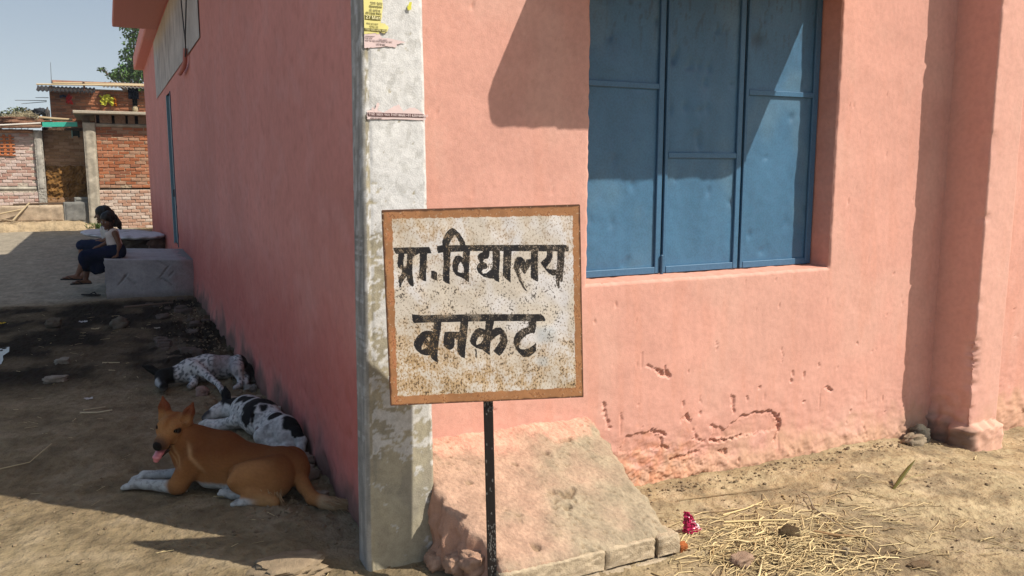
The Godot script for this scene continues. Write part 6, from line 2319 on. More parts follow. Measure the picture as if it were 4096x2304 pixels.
func hair_of(hx: Transform3D, tail: Array) -> MB:
	var f := Field.new()
	f.start(V(-0.13, -0.12, -0.115), V(0.10, 0.15, 0.115), 0.005)
	f.bone(V(-0.022, 0.038, 0), V(0.004, 0.040, 0), 0.090, 0.083, 0.02, Vector3(1, 1, 1.08))
	f.bone(V(-0.05, -0.02, 0), V(-0.055, -0.06, 0), 0.062, 0.040, 0.02, Vector3(1, 1, 0.95))
	# open for the face, a fringe left on the brow
	f.bone(V(0.085, -0.02, 0), V(0.075, -0.10, 0), 0.062, 0.07, 0.008, Vector3(0.75, 1, 0.95), true)
	var m := f.nets()
	for i in m.v.size():
		var p := m.v[i]
		m.c[i] = Color(0.012, 0.009, 0.008) * (1.0 + 0.5 * n2.get_noise_3d(p.x * 30.0, p.y * 9.0, p.z * 60.0))
		m.c[i].a = 1
		m.v[i] = p + m.n[i] * 0.005 * n2.get_noise_3d(p.x * 40.0, p.y * 12.0, p.z * 40.0)
	var out := MB.new()
	out.append(m, hx)
	if tail.size():
		var t := Field.new()
		var lo: Vector3 = tail[0]
		var hi: Vector3 = tail[0]
		for k in range(0, tail.size(), 2):
			lo = lo.min(tail[k])
			hi = hi.max(tail[k])
		t.start(lo - Vector3.ONE * 0.06, hi + Vector3.ONE * 0.06, 0.006)
		t.chain(tail, 0.02)
		out.append(solid(t, Color(0.016, 0.011, 0.009), 0.4))
	# stray locks
	for k in 60:
		var a := rng.randf_range(0.5, 5.8)
		var p := V(cos(a) * 0.085 - 0.015, rng.randf_range(-0.07, 0.09), sin(a) * 0.085)
		var l := MB.new()
		l.tube([p, p + V(cos(a) * 0.010, -0.025, sin(a) * 0.008), p + V(cos(a) * 0.006 + rng.randf_range(-0.01, 0.01), -0.06, sin(a) * 0.006)], [0.004, 0.0032, 0.0008], 4, Color(0.014, 0.010, 0.009), 1.0, false)
		out.append(l, hx)
	return out


func hand(f: Field, wrist: Vector3, dir: Vector3, side: Vector3, down: Vector3) -> void:
	# palm, four bent fingers of unequal length, a thumb from the side of the palm
	f.bone(wrist, wrist + dir * 0.035, 0.015, 0.017, 0.008)
	f.bone(wrist + dir * 0.03 - side * 0.012, wrist + dir * 0.045 - side * 0.013, 0.010, 0.009, 0.008)
	f.bone(wrist + dir * 0.03 + side * 0.012, wrist + dir * 0.045 + side * 0.013, 0.010, 0.009, 0.008)
	var ls := [0.034, 0.040, 0.038, 0.030]
	for k in 4:
		var b := wrist + dir * 0.048 + side * (k - 1.5) * 0.0105
		var c: Vector3 = b + dir * ls[k] * 0.5 + down * 0.004
		f.chain([b, 0.0062, c, 0.0056, c + dir * ls[k] * 0.42 + down * 0.010, 0.0048], 0.003)
	var tb := wrist + dir * 0.016 - side * 0.014
	f.chain([tb, 0.0085, tb + dir * 0.018 - side * 0.014, 0.0068, tb + dir * 0.036 - side * 0.016 + down * 0.004, 0.0055], 0.004)


func foot(f: Field, ankle: Vector3, toe: Vector3, side: Vector3) -> void:
	var d := (toe - ankle)
	var heel := ankle - d.normalized() * 0.035 + Vector3(0, -0.028, 0)
	f.bone(ankle, heel, 0.024, 0.022, 0.012)
	f.bone(heel, ankle.lerp(toe, 0.6) + Vector3(0, -0.012, 0), 0.022, 0.022, 0.012)
	f.bone(ankle, ankle.lerp(toe, 0.65), 0.024, 0.019, 0.012)
	for k in 5:
		var b := ankle.lerp(toe, 0.66) + side * (k - 2) * 0.011
		f.bone(b, b + d * (0.30 - 0.035 * absf(k - 1.0)), 0.010, 0.0075 if k != 0 else 0.010, 0.004)


func flip_flop(ankle: Vector3, toe: Vector3, side: Vector3) -> MB:
	var m := MB.new()
	var d := (toe - ankle).normalized()
	var up := side.cross(d).normalized()
	if up.y < 0:
		up = -up
	var heel := ankle - d * 0.06 - up * 0.050
	var L := (toe - heel).length() + 0.012
	var fwd := (toe - up * 0.022 - heel).normalized()
	var n := 14
	var P := []
	for i in n:
		var t := i / float(n - 1)
		var w := 0.030 + 0.010 * sin(t * 2.6) - 0.022 * pow(absf(t * 2 - 1), 5)
		P.append([heel + fwd * L * t, w])
	for i in n - 1:
		var a0: Vector3 = P[i][0] - side * P[i][1]
		var a1: Vector3 = P[i][0] + side * P[i][1]
		var b0: Vector3 = P[i + 1][0] - side * P[i + 1][1]
		var b1: Vector3 = P[i + 1][0] + side * P[i + 1][1]
		var q := up * 0.013
		var col := Color(0.03, 0.028, 0.03)
		m.quad(a0 + q, a1 + q, b1 + q, b0 + q, col)
		m.quad(a1, a0, b0, b1, col)
		m.quad(a0, a0 + q, b0 + q, b0, col)
		m.quad(a1 + q, a1, b1, b1 + q, col)
	var tp: Vector3 = heel + fwd * L * 0.80 + up * 0.014
	for sd in [-1.0, 1.0]:
		var e: Vector3 = heel + fwd * L * 0.42 + side * 0.036 * sd + up * 0.012
		m.tube([tp, tp.lerp(e, 0.4) + up * 0.028, e], [0.005, 0.006, 0.005], 5, Color(0.03, 0.028, 0.03))
	return m


func build_girls() -> void:
	rng.seed = 81
	# nearer girl: head turned to the lens, near arm propped on the step
	var s := thing("person", "girl in a white sleeveless top and navy skirt sitting nearest on the cement step", "person", Vector3(0, 0, 0), "children on the door step")
	var f := Field.new()
	f.start(V(-0.62, 0.10, -11.16), V(0.20, 0.86, -10.72), 0.008)
	f.bone(V(0.05, 0.555, -10.92), V(0.03, 0.64, -10.92), 0.080, 0.068, 0.03, Vector3(1.1, 1, 0.9))
	f.bone(V(0.03, 0.64, -10.92), V(0.015, 0.735, -10.92), 0.068, 0.074, 0.03, Vector3(1.1, 1, 0.85))
	f.bone(V(0.02, 0.765, -10.98), V(0.035, 0.765, -10.86), 0.036, 0.036, 0.03)
	f.bone(V(0.015, 0.775, -10.92), V(-0.005, 0.84, -10.92), 0.034, 0.030, 0.02)
	f.chain([V(0.045, 0.762, -10.835), 0.034, V(0.082, 0.622, -10.80), 0.025, V(0.050, 0.505, -10.79), 0.0185], 0.012)
	hand(f, V(0.046, 0.500, -10.79), V(-0.85, -0.42, 0.1).normalized(), V(0.1, 0, 1).normalized(), V(0, -1, 0))
	f.chain([V(0.02, 0.76, -11.0), 0.032, V(-0.045, 0.645, -11.03), 0.024, V(-0.14, 0.60, -10.98), 0.018], 0.012)
	hand(f, V(-0.14, 0.600, -10.98), V(-0.95, -0.25, 0.1).normalized(), V(0.1, 0, 1).normalized(), V(0, -1, 0))
	f.chain([V(0.05, 0.53, -10.87), 0.075, V(-0.28, 0.50, -10.86), 0.048], 0.02)
	f.chain([V(0.05, 0.53, -10.98), 0.075, V(-0.27, 0.50, -10.97), 0.048], 0.02)
	f.chain([V(-0.28, 0.49, -10.86), 0.042, V(-0.325, 0.40, -10.86), 0.040, V(-0.385, 0.285, -10.86), 0.024], 0.015)
	foot(f, V(-0.392, 0.272, -10.86), V(-0.545, 0.262, -10.85), V(0, 0, 1))
	f.chain([V(-0.27, 0.49, -10.97), 0.042, V(-0.275, 0.37, -10.97), 0.041, V(-0.30, 0.215, -10.97), 0.024], 0.015)
	foot(f, V(-0.302, 0.205, -10.97), V(-0.455, 0.185, -10.97), V(0, 0, 1))
	var m := solid(f, SKIN)
	var hx := head_frame(V(-0.022, 0.905, -10.915), 3.95, 0.22, 0.05, 0.93)
	m.append(head_of(hx))
	part("body", m, M.skin, s)
	part("hair", hair_of(hx, [V(0.045, 0.95, -10.95), 0.04, V(0.085, 0.87, -10.95), 0.038, V(0.105, 0.815, -10.94), 0.02]), M.hair, s)
	f = Field.new()
	f.start(V(-0.14, 0.52, -11.08), V(0.16, 0.84, -10.76), 0.007)
	f.bone(V(0.045, 0.575, -10.92), V(0.03, 0.64, -10.92), 0.088, 0.079, 0.03, Vector3(1.08, 1, 0.88))
	f.bone(V(0.03, 0.64, -10.92), V(0.015, 0.735, -10.92), 0.080, 0.084, 0.03, Vector3(1.08, 1, 0.84))
	f.bone(V(0.02, 0.775, -10.97), V(0.032, 0.775, -10.87), 0.040, 0.040, 0.03)
	f.bone(V(-0.02, 0.83, -10.92), V(0.0, 0.87, -10.92), 0.060, 0.05, 0.01, Vector3.ONE, true)
	f.bone(V(0.05, 0.762, -10.80), V(0.06, 0.70, -10.78), 0.044, 0.04, 0.01, Vector3.ONE, true)
	f.bone(V(0.03, 0.762, -11.04), V(0.0, 0.70, -11.06), 0.044, 0.04, 0.01, Vector3.ONE, true)
	f.bone(V(0.3, 0.50, -10.92), V(-0.3, 0.50, -10.92), 0.06, 0.06, 0.01, Vector3(0.2, 1, 0.2), true)
	var tm := f.nets()
	for i in tm.v.size():
		var p := tm.v[i]
		tm.v[i] = p + tm.n[i] * 0.005 * n2.get_noise_3d(p.x * 9.0, p.y * 22.0, p.z * 9.0)
		tm.c[i] = Color(0.60, 0.53, 0.49) * (1.0 + 0.12 * n2.get_noise_3dv(p * 14.0))
		tm.c[i].a = 1
	part("top", tm, M.cloth, s)
	f = Field.new()
	f.start(V(-0.42, 0.26, -11.10), V(0.20, 0.66, -10.76), 0.008)
	f.bone(V(0.05, 0.56, -10.92), V(0.04, 0.60, -10.92), 0.095, 0.082, 0.03, Vector3(1.05, 1, 0.85))
	f.bone(V(0.06, 0.535, -10.865), V(-0.29, 0.508, -10.855), 0.090, 0.062, 0.05)
	f.bone(V(0.06, 0.535, -10.985), V(-0.28, 0.508, -10.975), 0.090, 0.062, 0.05)
	f.bone(V(-0.30, 0.46, -10.86), V(-0.315, 0.385, -10.87), 0.062, 0.050, 0.05)
	f.bone(V(-0.29, 0.46, -10.97), V(-0.29, 0.36, -10.97), 0.062, 0.055, 0.05)
	f.bone(V(-0.20, 0.45, -10.92), V(-0.18, 0.345, -10.92), 0.085, 0.070, 0.05)
	f.bone(V(-0.12, 0.46, -10.92), V(-0.115, 0.35, -10.92), 0.070, 0.05, 0.05)
	f.bone(V(0.06, 0.40, -10.92), V(0.2, 0.40, -10.92), 0.075, 0.075, 0.01, Vector3(1, 1, 0.3), true)
	tm = f.nets()
	for i in tm.v.size():
		var p := tm.v[i]
		tm.v[i] = p + tm.n[i] * 0.009 * n2.get_noise_3d(p.x * 14.0, p.y * 3.0, p.z * 16.0)
		tm.c[i] = Color(0.012, 0.017, 0.042) * (1.0 + 0.25 * n2.get_noise_3dv(p * 14.0))
		tm.c[i].a = 1
	part("skirt", tm, M.cloth, s)
	part("slipper", flip_flop(V(-0.392, 0.272, -10.86), V(-0.545, 0.262, -10.85), V(0, 0, 1)), M.plain, s)
	part("slipper", flip_flop(V(-0.302, 0.205, -10.97), V(-0.455, 0.185, -10.97), V(0, 0, 1)), M.plain, s)

	# farther girl, in profile
	s = thing("person", "girl in profile sitting behind the other one on the step, hands on her knees", "person", Vector3(0, 0, 0), "children on the door step")
	f = Field.new()
	f.start(V(-0.62, 0.08, -11.68), V(0.16, 0.90, -11.24), 0.009)
	f.bone(V(0.0, 0.575, -11.45), V(-0.02, 0.66, -11.45), 0.084, 0.072, 0.03, Vector3(1.1, 1, 0.9))
	f.bone(V(-0.02, 0.66, -11.45), V(-0.04, 0.765, -11.45), 0.072, 0.078, 0.03, Vector3(1.1, 1, 0.85))
	f.bone(V(-0.04, 0.80, -11.51), V(-0.03, 0.80, -11.39), 0.038, 0.038, 0.03)
	f.bone(V(-0.045, 0.81, -11.45), V(-0.06, 0.88, -11.45), 0.034, 0.031, 0.02)
	f.chain([V(-0.035, 0.795, -11.365), 0.034, V(-0.04, 0.66, -11.34), 0.026, V(-0.135, 0.635, -11.37), 0.019], 0.012)
	hand(f, V(-0.135, 0.635, -11.37), V(-1, -0.1, 0).normalized(), V(0, 0, 1), V(0, -1, 0))
	f.chain([V(-0.045, 0.795, -11.54), 0.034, V(-0.05, 0.66, -11.56), 0.026, V(-0.15, 0.635, -11.53), 0.019], 0.012)
	hand(f, V(-0.15, 0.635, -11.53), V(-1, -0.1, 0).normalized(), V(0, 0, 1), V(0, -1, 0))
	for z in [-11.39, -11.51]:
		f.chain([V(0.0, 0.55, z), 0.078, V(-0.325, 0.58, z), 0.050], 0.02)
		f.chain([V(-0.325, 0.57, z), 0.045, V(-0.33, 0.44, z), 0.043, V(-0.33, 0.24, z), 0.026], 0.015)
		foot(f, V(-0.33, 0.225, z), V(-0.47, 0.19, z), V(0, 0, 1))
	m = solid(f, SKIN * 1.25)
	hx = head_frame(V(-0.075, 0.952, -11.45), PI - 0.1, 0.08, 0.0, 0.95)
	m.append(head_of(hx))
	part("body", m, M.skin, s)
	part("hair", hair_of(hx, [V(0.01, 0.97, -11.46), 0.05, V(0.04, 0.90, -11.46), 0.04, V(0.055, 0.82, -11.46), 0.022]), M.hair, s)
	f = Field.new()
	f.start(V(-0.16, 0.53, -11.64), V(0.12, 0.87, -11.26), 0.008)
	f.bone(V(0.0, 0.60, -11.45), V(-0.02, 0.66, -11.45), 0.092, 0.082, 0.03, Vector3(1.08, 1, 0.88))
	f.bone(V(-0.02, 0.66, -11.45), V(-0.04, 0.765, -11.45), 0.083, 0.088, 0.03, Vector3(1.08, 1, 0.84))
	f.bone(V(-0.042, 0.805, -11.50), V(-0.03, 0.805, -11.40), 0.045, 0.045, 0.03)
	f.chain([V(-0.035, 0.79, -11.36), 0.042, V(-0.038, 0.71, -11.345), 0.040], 0.02)
	f.chain([V(-0.045, 0.79, -11.545), 0.042, V(-0.048, 0.71, -11.56), 0.040], 0.02)
	f.bone(V(-0.06, 0.87, -11.45), V(-0.05, 0.91, -11.45), 0.055, 0.05, 0.01, Vector3.ONE, true)
	part("top", solid(f, Color(0.58, 0.55, 0.52)), M.cloth, s)
	f = Field.new()
	f.start(V(-0.44, 0.40, -11.64), V(0.14, 0.70, -11.26), 0.009)
	f.bone(V(0.0, 0.58, -11.45), V(0.0, 0.60, -11.45), 0.098, 0.086, 0.03, Vector3(1.05, 1, 0.85))
	for z in [-11.39, -11.51]:
		f.bone(V(0.0, 0.56, z), V(-0.33, 0.585, z), 0.090, 0.064, 0.05)
	f.bone(V(-0.24, 0.55, -11.45), V(-0.24, 0.47, -11.45), 0.08, 0.06, 0.05)
	f.bone(V(-0.10, 0.53, -11.45), V(-0.10, 0.47, -11.45), 0.08, 0.06, 0.05)
	tm = f.nets()
	for i in tm.v.size():
		var p := tm.v[i]
		tm.v[i] = p + tm.n[i] * 0.008 * n2.get_noise_3d(p.x * 14.0, p.y * 3.0, p.z * 16.0)
		tm.c[i] = Color(0.020, 0.030, 0.064) * (1.0 + 0.25 * n2.get_noise_3dv(p * 14.0))
		tm.c[i].a = 1
	part("skirt", tm, M.cloth, s)


# ------------------------------------------------------------------ straw, stones, scraps
func gy(x: float, z: float) -> float:
	return gh(x, z) + gh_fine(x, z)


func stick(called: String, label: String, pts: Array, r: float, col: Color, mt: Material, group := "", cat := "") -> void:
	# pts: [x, z, lift] on the ground
	var P := []
	var R := []
	for i in pts.size():
		P.append(Vector3(pts[i][0], gy(pts[i][0], pts[i][1]) + r + pts[i][2], pts[i][1]))
		R.append(r * (1.0 - 0.35 * i / maxf(1, pts.size() - 1)))
	var m := MB.new()
	m.tube(P, R, 6, col)
	tag(part(called, m, mt), label, cat if cat else called.replace("_", " "), group)


func stone(label: String, x: float, z: float, s: Vector3, col: Color, sd: float, called := "stone", group := "") -> void:
	var m := MB.new()
	rock(m, Vector3(x, gy(x, z) + s.y * 0.28, z), s, sd, col, 9, 0.45)
	tag(part(called, m, M.stone), label, called.replace("_", " "), group)


func build_litter() -> void:
	rng.seed = 101
	# the straw heap by the apron, many stalks at once
	var straw := MB.new()
	var pale := Color(0.70, 0.56, 0.31)
	for t in 1150:
		var x := 2.30 + rng.randfn() * 0.22
		var z := -2.33 + rng.randfn() * 0.16
		if t > 860:
			x = rng.randf_range(1.95, 3.3)
			z = rng.randf_range(-2.75, -1.95)
		if x < 1.99 and z < -2.44:
			continue
		var a := rng.randfn() * 0.75 + (PI if rng.randf() < 0.5 else 0.0)
		var l := rng.randf_range(0.03, 0.16) * (0.7 if t > 860 else 1.0)
		var hgt := 0.035 * exp(-pow((x - 2.3) / 0.24, 2) - pow((z + 2.33) / 0.17, 2)) * rng.randf()
		var d := Vector3(cos(a), 0, sin(a)) * l
		var y0 := gy(x, z) + 0.003 + hgt
		var e := Vector3(x, 0, z) + d
		var y1 := gy(e.x, e.z) + 0.003 + hgt * rng.randf()
		var bend := Vector3(0, rng.randf_range(0.0, 0.012), 0) + Vector3(-d.z, 0, d.x) * rng.randf_range(-0.15, 0.15) * (2.5 if rng.randf() < 0.25 else 1.0)
		var r := rng.randf_range(0.0010, 0.0027) + (0.0026 * rng.randf() if rng.randf() < 0.12 else 0.0)
		var c := pale.lerp(Color(0.26, 0.17, 0.08), rng.randf() * rng.randf() * 1.2) * rng.randf_range(0.6, 1.2)
		if t > 860:
			c = c.lerp(Color(0.20, 0.14, 0.08), 0.5 * rng.randf())
		straw.tube([Vector3(x, y0, z), Vector3(x, (y0 + y1) / 2, z) + d * 0.5 + bend, Vector3(e.x, y1, e.z)], [r, r, r * 0.8], 4, c, rng.randf_range(0.5, 1.0), false)
	tag(part("straw", straw, M.straw), "heap of dry straw on the earth beside the cement apron", "straw", "", "stuff")
	# thin scatter of chaff in the shade
	straw = MB.new()
	for t in 230:
		var x := rng.randf_range(-1.6, 0.75)
		var z := rng.randf_range(-9.8, -3.6)
		if rng.randf() < 0.25:
			z = rng.randf_range(-3.6, -2.2)
		var a := rng.randf() * TAU
		var l := rng.randf_range(0.015, 0.09)
		var d := Vector3(cos(a), 0, sin(a)) * l
		var r := rng.randf_range(0.0008, 0.0022)
		straw.tube([Vector3(x, gy(x, z) + 0.003, z), Vector3(x + d.x, gy(x + d.x, z + d.z) + 0.004, z + d.z)], [r, r * 0.7], 4, pale * rng.randf_range(0.5, 1.0), 0.7, false)
	tag(part("chaff", straw, M.straw), "bits of straw scattered over the shaded earth", "chaff", "", "stuff")
	# crumbs of earth and brick
	var mm := MultiMesh.new()
	mm.transform_format = MultiMesh.TRANSFORM_3D
	mm.use_colors = true
	var pm := MB.new()
	rock(pm, Vector3.ZERO, Vector3.ONE, 4.0, Color.WHITE, 4, 0.7)
	mm.mesh = pm.mesh(M.stone)
	mm.instance_count = 2600
	for i in 2600:
		var x := 0.0
		var z := 0.0
		var s := 0.004 * (1.0 + rng.randf() * rng.randf() * 4.0)
		if i < 900:
			x = rng.randf_range(1.1, 4.9)
			z = rng.randf_range(-3.1, -1.9)
			if x < 1.96 and z < -2.45:
				x += 0.95
			if rng.randf() < 0.4:
				z = -3.10 + 0.12 * rng.randf()
				x = rng.randf_range(2.0, 4.2)
		elif i < 1500:
			x = rng.randf_range(-1.4, 0.9)
			z = rng.randf_range(-4.4, -2.3)
		else:
			x = 0.80 - 0.45 * rng.randf() * rng.randf()
			z = rng.randf_range(-10.0, -3.3)
			s *= 1.7 if rng.randf() < 0.4 else 1.2
		var c := Color(0.30, 0.235, 0.15).lerp(Color(0.22, 0.16, 0.11), rng.randf()) * rng.randf_range(0.7, 1.3)
		c.a = 1
		mm.set_instance_transform(i, Transform3D(Basis.from_euler(Vector3(rng.randf() * 6.0, rng.randf() * 6.0, 0)).scaled(Vector3(s, s * 0.7, s)), Vector3(x, gy(x, z) + s * 0.15, z)))
		mm.set_instance_color(i, c)
	var mi := MultiMeshInstance3D.new()
	mi.name = "crumbs"
	mi.multimesh = mm
	add_child(mi, true)
	tag(mi, "crumbs of earth and gravel strewn on the ground", "gravel", "", "stuff")

	# foil wrapper
	var P := PackedVector3Array()
	var C := PackedColorArray()
	var N := 26
	for j in N:
		for i in N:
			var u := i / float(N - 1)
			var v := j / float(N - 1)
			var a := (u - 0.5) * 2.6
			var r := 0.048 * (1.0 - 0.55 * v) + 0.007 * n2.get_noise_2d(u * 5.0, v * 5.0)
			P.append(Vector3(2.10 + sin(a) * r - 0.02 * v + 0.006 * n2.get_noise_2d(u * 7.0, v * 3.0), gy(2.10, -2.60) + 0.004 + v * 0.088 * (1.0 - 0.4 * sm01(0.4, 1.0, u)) + 0.006 * n2.get_noise_2d(u * 6.0, v * 6.0 + 9.0), -2.62 + cos(a) * r * 0.7 + 0.008 * n2.get_noise_2d(u * 8.0 + 5.0, v * 8.0)))
			var c := Color(0.40, 0.012, 0.075)
			var silver := sm01(0.06, 0.16, (u - 0.72) * 0.9 + 0.18 - absf(v - 0.45) * 0.5 + 0.25 * n2.get_noise_2d(u * 6.0, v * 6.0))
			c = c.lerp(Color(0.62, 0.60, 0.60), silver * sm01(0.05, 0.15, v))
			C.append(c)
	tag(part("foil_wrapper", sheet(P, C, N, N), M.gloss), "crumpled crimson and silver foil wrapper on the straw beside the apron", "wrapper")
	# pointed green-brown leaf standing out of the earth
	var lf := MB.new()
	for q in [[0.0, 0.007], [0.25, 0.010], [0.5, 0.010], [0.75, 0.007], [1.0, 0.001]]:
		pass
	var a0 := Vector3(3.25, gy(3.25, -2.57), -2.57)
	lf.tube([a0, a0 + Vector3(0.055, 0.045, -0.005), a0 + Vector3(0.115, 0.085, -0.012), a0 + Vector3(0.165, 0.112, -0.02)], [0.007, 0.011, 0.009, 0.001], 6, Color(0.13, 0.115, 0.030), 0.25)
	lf.tube([a0 + Vector3(0.04, 0.02, 0.01), a0 + Vector3(0.10, 0.045, 0.012), a0 + Vector3(0.20, 0.05, 0.02)], [0.002, 0.002, 0.0008], 4, Color(0.34, 0.28, 0.12))
	tag(part("palm_leaf", lf, M.leaf), "stiff dark green leaf blade sticking up from the earth on the right", "leaf")

	# stones
	stone("dark dung clod lying in the straw heap", 2.43, -2.40, Vector3(0.10, 0.06, 0.07), Color(0.085, 0.06, 0.035), 2.0, "clod")
	stone("flat dark brown clod at the lower right edge", 2.73, -2.02, Vector3(0.10, 0.02, 0.055), Color(0.17, 0.12, 0.075), 3.0, "clod")
	stone("pinkish brick bat at the front of the straw heap", 2.10, -2.30, Vector3(0.10, 0.05, 0.07), Color(0.34, 0.235, 0.17), 4.0, "brick_fragment")
	stone("small upright stone right of the straw heap", 2.52, -2.19, Vector3(0.03, 0.05, 0.03), Color(0.36, 0.29, 0.20), 5.0)
	stone("grey stone wedged in the corner at the pilaster foot", 3.97, -3.03, Vector3(0.14, 0.08, 0.09), Color(0.32, 0.26, 0.19), 6.0)
	stone("dark stone behind the grey one at the pilaster foot", 4.05, -3.06, Vector3(0.15, 0.12, 0.10), Color(0.10, 0.09, 0.075), 7.0)
	stone("small grey stone stuck at the right edge of the apron", 1.955, -2.69, Vector3(0.10, 0.05, 0.06), Color(0.36, 0.28, 0.21), 8.0)
	stone("orange brick chip on the front corner of the apron", 1.965, -2.50, Vector3(0.045, 0.045, 0.04), Color(0.42, 0.135, 0.05), 9.0, "brick_fragment")
	stone("pale flat stone on the wet earth left of the sleeping dogs", -0.42, -6.62, Vector3(0.16, 0.06, 0.10), Color(0.33, 0.29, 0.24), 10.0)
	stone("pale stone at the left near the puddle", -0.40, -7.20, Vector3(0.12, 0.07, 0.09), Color(0.30, 0.275, 0.23), 11.0)
	stone("reddish stone in front of the speckled dog's paws", 0.49, -5.80, Vector3(0.085, 0.075, 0.07), Color(0.33, 0.225, 0.19), 12.0)
	stone("grey stone in the dark mud below the step", 0.02, -8.72, Vector3(0.17, 0.13, 0.13), Color(0.16, 0.14, 0.11), 13.0)
	stone("rounded mud clod in the wet patch", -0.55, -9.0, Vector3(0.16, 0.11, 0.12), Color(0.13, 0.11, 0.085), 14.0)
	stone("pinkish broken brick lying by the wall beyond the speckled dog", 0.62, -6.72, Vector3(0.17, 0.07, 0.12), Color(0.27, 0.20, 0.175), 15.0, "brick_fragment")
	stone("flat grey shard by the wall beyond the speckled dog", 0.75, -6.85, Vector3(0.18, 0.05, 0.10), Color(0.31, 0.30, 0.27), 16.0)
	stone("small grey stone at the wall behind the speckled dog's tail", 0.80, -5.78, Vector3(0.09, 0.07, 0.08), Color(0.27, 0.25, 0.22), 17.0)
	stone("round stone against the wall just behind the black patched dog", 0.78, -5.25, Vector3(0.10, 0.08, 0.08), Color(0.20, 0.185, 0.16), 18.0)
	stone("buried rounded stone in the shaded earth by the pole", 0.53, -3.02, Vector3(0.30, 0.06, 0.22), Color(0.30, 0.23, 0.155), 19.0)
	stone("small stone beside the brown dog's tail", 0.78, -3.60, Vector3(0.09, 0.06, 0.07), Color(0.25, 0.20, 0.15), 20.0)
	stone("lump of broken plaster by the wall right of the brown dog", 0.77, -3.95, Vector3(0.17, 0.09, 0.13), Color(0.27, 0.205, 0.16), 21.0)
	stone("second lump of plaster at the wall foot behind the tan dog", 0.80, -4.08, Vector3(0.12, 0.08, 0.12), Color(0.25, 0.19, 0.15), 22.0)
	stone("tiny white pebble by the tan dog's belly", 0.24, -4.0, Vector3(0.022, 0.018, 0.02), Color(0.42, 0.36, 0.28), 23.0)
	# rubble along the dark wet corner
	var order := ["first", "second", "third", "fourth", "fifth", "sixth", "seventh", "eighth", "ninth", "tenth", "eleventh", "twelfth", "thirteenth", "fourteenth", "fifteenth", "sixteenth", "seventeenth", "eighteenth", "nineteenth", "twentieth"]
	for k in 20:
		var z := -10.2 + k * 0.165 + rng.randf_range(-0.05, 0.05)
		var x := rng.randf_range(0.30, 0.80)
		var sz := rng.randf_range(0.05, 0.14)
		var m := MB.new()
		rock(m, Vector3(x, gy(x, z) + sz * 0.1, z), Vector3(sz, sz * rng.randf_range(0.4, 0.7), sz * rng.randf_range(0.6, 1.0)), k * 2.3, Color(0.12, 0.095, 0.08).lerp(Color(0.20, 0.16, 0.14), rng.randf() * 0.6), 7, 0.5)
		tag(part("rubble_piece", m, M.stone), "dark rubble at the wet wall foot, %s counting from the cement step" % order[k], "rubble", "rubble along the wet wall foot")

	# sticks
	stick("bamboo_stick", "thick bamboo stick lying at the wall between the two spotted dogs", [[0.60, -5.62, 0.0], [0.70, -5.58, 0.0], [0.84, -5.55, 0.0]], 0.016, Color(0.30, 0.23, 0.17), M.wood, "", "stick")
	stick("bamboo_stick", "long dark stick in the rubble at the foot of the step", [[0.08, -9.72, 0.02], [0.35, -9.78, 0.02], [0.58, -9.90, 0.02]], 0.013, Color(0.17, 0.13, 0.10), M.wood, "", "stick")
	stick("bamboo_stick", "short split piece of cane in front of the black dog head", [[0.245, -5.70, 0.0], [0.228, -5.60, 0.0]], 0.014, Color(0.33, 0.27, 0.20), M.wood, "", "stick")
	stick("pipe_stub", "short pale pipe stub by the wall behind the patched dog", [[0.852, -4.98, 0.05], [0.84, -4.93, 0.06]], 0.017, Color(0.42, 0.38, 0.33), M.plain, "", "pipe")
	stick("yellow_cane", "short yellow cane lying in the sunlit wedge by the shadow edge", [[0.02, -3.08, 0.0], [0.075, -3.04, 0.002], [0.135, -3.01, 0.0]], 0.0055, Color(0.55, 0.45, 0.17), M.straw, "", "stick")
	stick("straw_stalk", "long bent straw stalk at the left edge in the shade", [[-0.78, -4.78, 0.0], [-0.60, -4.74, 0.004], [-0.45, -4.78, 0.012], [-0.36, -4.98, 0.02]], 0.0035, Color(0.46, 0.37, 0.22), M.straw, "", "straw")
	stick("straw_stalk", "pale split straw left of the brown dog's ears", [[-0.24, -5.62, 0.0], [-0.14, -5.60, 0.0], [-0.06, -5.62, 0.0]], 0.0065, Color(0.50, 0.43, 0.29), M.straw, "", "straw")
	stick("straw_stalk", "second pale straw crossing the split one", [[-0.22, -5.66, 0.006], [-0.10, -5.74, 0.006]], 0.005, Color(0.47, 0.40, 0.27), M.straw, "", "straw")
	stick("straw_stalk", "short pale straw on the dark mud right of the flat stone", [[-0.12, -7.02, 0.0], [0.0, -7.0, 0.0]], 0.006, Color(0.44, 0.37, 0.23), M.straw, "", "straw")
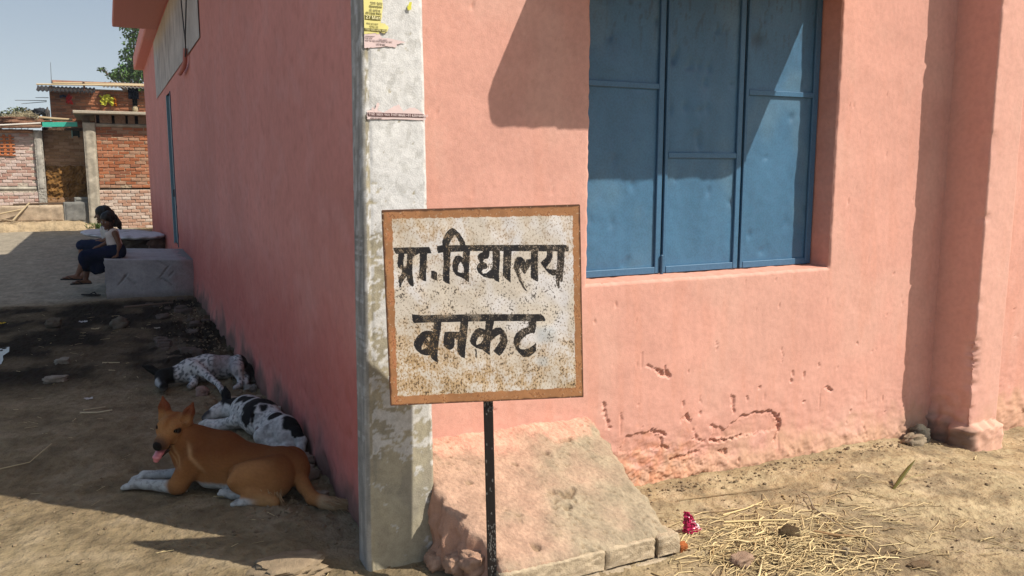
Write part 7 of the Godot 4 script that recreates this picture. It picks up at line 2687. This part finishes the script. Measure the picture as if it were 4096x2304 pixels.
	var longs := [["thin dark twig along the foot of the pink wall", [[2.02, -2.86, 0.0], [2.35, -2.74, 0.004], [2.62, -2.70, 0.0]], 0.0035, Color(0.20, 0.135, 0.075)], ["grey brown twig behind the straw heap", [[2.26, -2.92, 0.0], [2.5, -2.88, 0.003], [2.80, -2.83, 0.0]], 0.003, Color(0.22, 0.16, 0.09)], ["curved grey twig right of the straw heap", [[2.70, -2.40, 0.0], [2.72, -2.55, 0.012], [2.80, -2.66, 0.02], [2.82, -2.72, 0.01]], 0.004, Color(0.27, 0.22, 0.16)], ["bright thick straw across the top of the heap", [[2.26, -2.60, 0.012], [2.40, -2.545, 0.014], [2.53, -2.50, 0.012]], 0.0045, Color(0.62, 0.50, 0.26)], ["pale straw pointing from the heap to the pilaster", [[2.34, -2.70, 0.004], [2.48, -2.71, 0.004], [2.60, -2.74, 0.004]], 0.004, Color(0.60, 0.48, 0.25)], ["bent brown husk at the right side of the heap", [[2.55, -2.38, 0.005], [2.60, -2.31, 0.012], [2.71, -2.28, 0.004]], 0.007, Color(0.26, 0.16, 0.075)], ["long pale straw along the bottom of the heap", [[1.93, -2.10, 0.004], [2.08, -2.19, 0.008], [2.20, -2.30, 0.006]], 0.005, Color(0.60, 0.50, 0.30)], ["white split reed at the bottom edge of the heap", [[2.00, -2.02, 0.006], [2.12, -2.12, 0.008]], 0.006, Color(0.58, 0.50, 0.34)], ["thin wiry twig on the open earth at the right", [[2.95, -2.45, 0.0], [3.1, -2.42, 0.006], [3.3, -2.34, 0.0]], 0.002, Color(0.25, 0.18, 0.10)], ["short pale straw near the pilaster foot", [[4.05, -2.72, 0.0], [4.12, -2.76, 0.003]], 0.004, Color(0.55, 0.44, 0.25)]]
	for q in longs:
		stick("straw_stalk" if q[0].contains("straw") else "twig", q[0], q[1], q[2], q[3], M.straw, "", "straw" if q[0].contains("straw") else "twig")

	# paper scraps
	var scraps := [["small white paper scrap left of the speckled dog", -0.20, -6.02, 0.05, Color(0.52, 0.50, 0.48)], ["white paper scrap in the wet mud below the step", -0.30, -9.15, 0.07, Color(0.46, 0.46, 0.48)], ["yellow wrapper scrap on the wet ground at the left", -1.02, -9.35, 0.07, Color(0.55, 0.38, 0.02)], ["pale crumpled paper at the left edge of the shade", -0.98, -5.55, 0.13, Color(0.40, 0.38, 0.36)], ["dry pale leaf on the dark mud", -0.19, -8.75, 0.07, Color(0.40, 0.32, 0.19)], ["small pale scrap among the rubble by the wall", 0.34, -8.4, 0.05, Color(0.38, 0.35, 0.30)]]
	for k in scraps.size():
		var q: Array = scraps[k]
		P = PackedVector3Array()
		C = PackedColorArray()
		for j in 9:
			for i in 9:
				var u := i / 8.0 - 0.5
				var v := j / 8.0 - 0.5
				var x: float = q[1] + u * q[3] * (1.0 + 0.4 * n2.get_noise_2d(v * 4.0 + k, 1.0))
				var z: float = q[2] + v * q[3] * 0.8
				P.append(Vector3(x, gy(q[1], q[2]) + 0.006 + q[3] * 0.22 * absf(n2.get_noise_2d(u * 3.0 + k * 5.0, v * 3.0)) + q[3] * 0.3 * u * u, z))
				C.append(q[4])
		tag(part("paper_scrap", sheet(P, C, 9, 9, true), M.paper), q[0], "litter")
	# a lost slipper by the step
	var sl := MB.new()
	sl.append(flip_flop(Vector3(-0.30, gy(-0.3, -11.0) + 0.055, -11.05), Vector3(-0.17, gy(-0.3, -11.0) + 0.03, -11.0), Vector3(0.35, 0, -0.93).normalized()))
	tag(part("slipper", sl, M.plain), "dark flip flop lying on the lane beside the cement step", "slipper")
	# puddle at the left edge
	P = PackedVector3Array()
	C = PackedColorArray()
	var pud := MB.new()
	var cp := Vector3(-1.17, gh(-1.1, -7.6) + 0.012, -7.75)
	pud.add(cp, Vector3.UP, Color(0.012, 0.014, 0.018))
	for k in 40:
		var a := TAU * k / 40
		var r := 1.0 + 0.25 * n1.get_noise_2d(cos(a) * 2.0, sin(a) * 2.0)
		pud.add(cp + Vector3(cos(a) * 0.32 * r, 0, sin(a) * 0.95 * r), Vector3.UP, Color(0.012, 0.014, 0.018))
	for k in 40:
		pud.idx.append_array(PackedInt32Array([0, 1 + k, 1 + (k + 1) % 40]))
	var pd := part("puddle", pud, M.water)
	tag(pd, "dark puddle reflecting the sky at the left edge", "puddle", "", "structure")
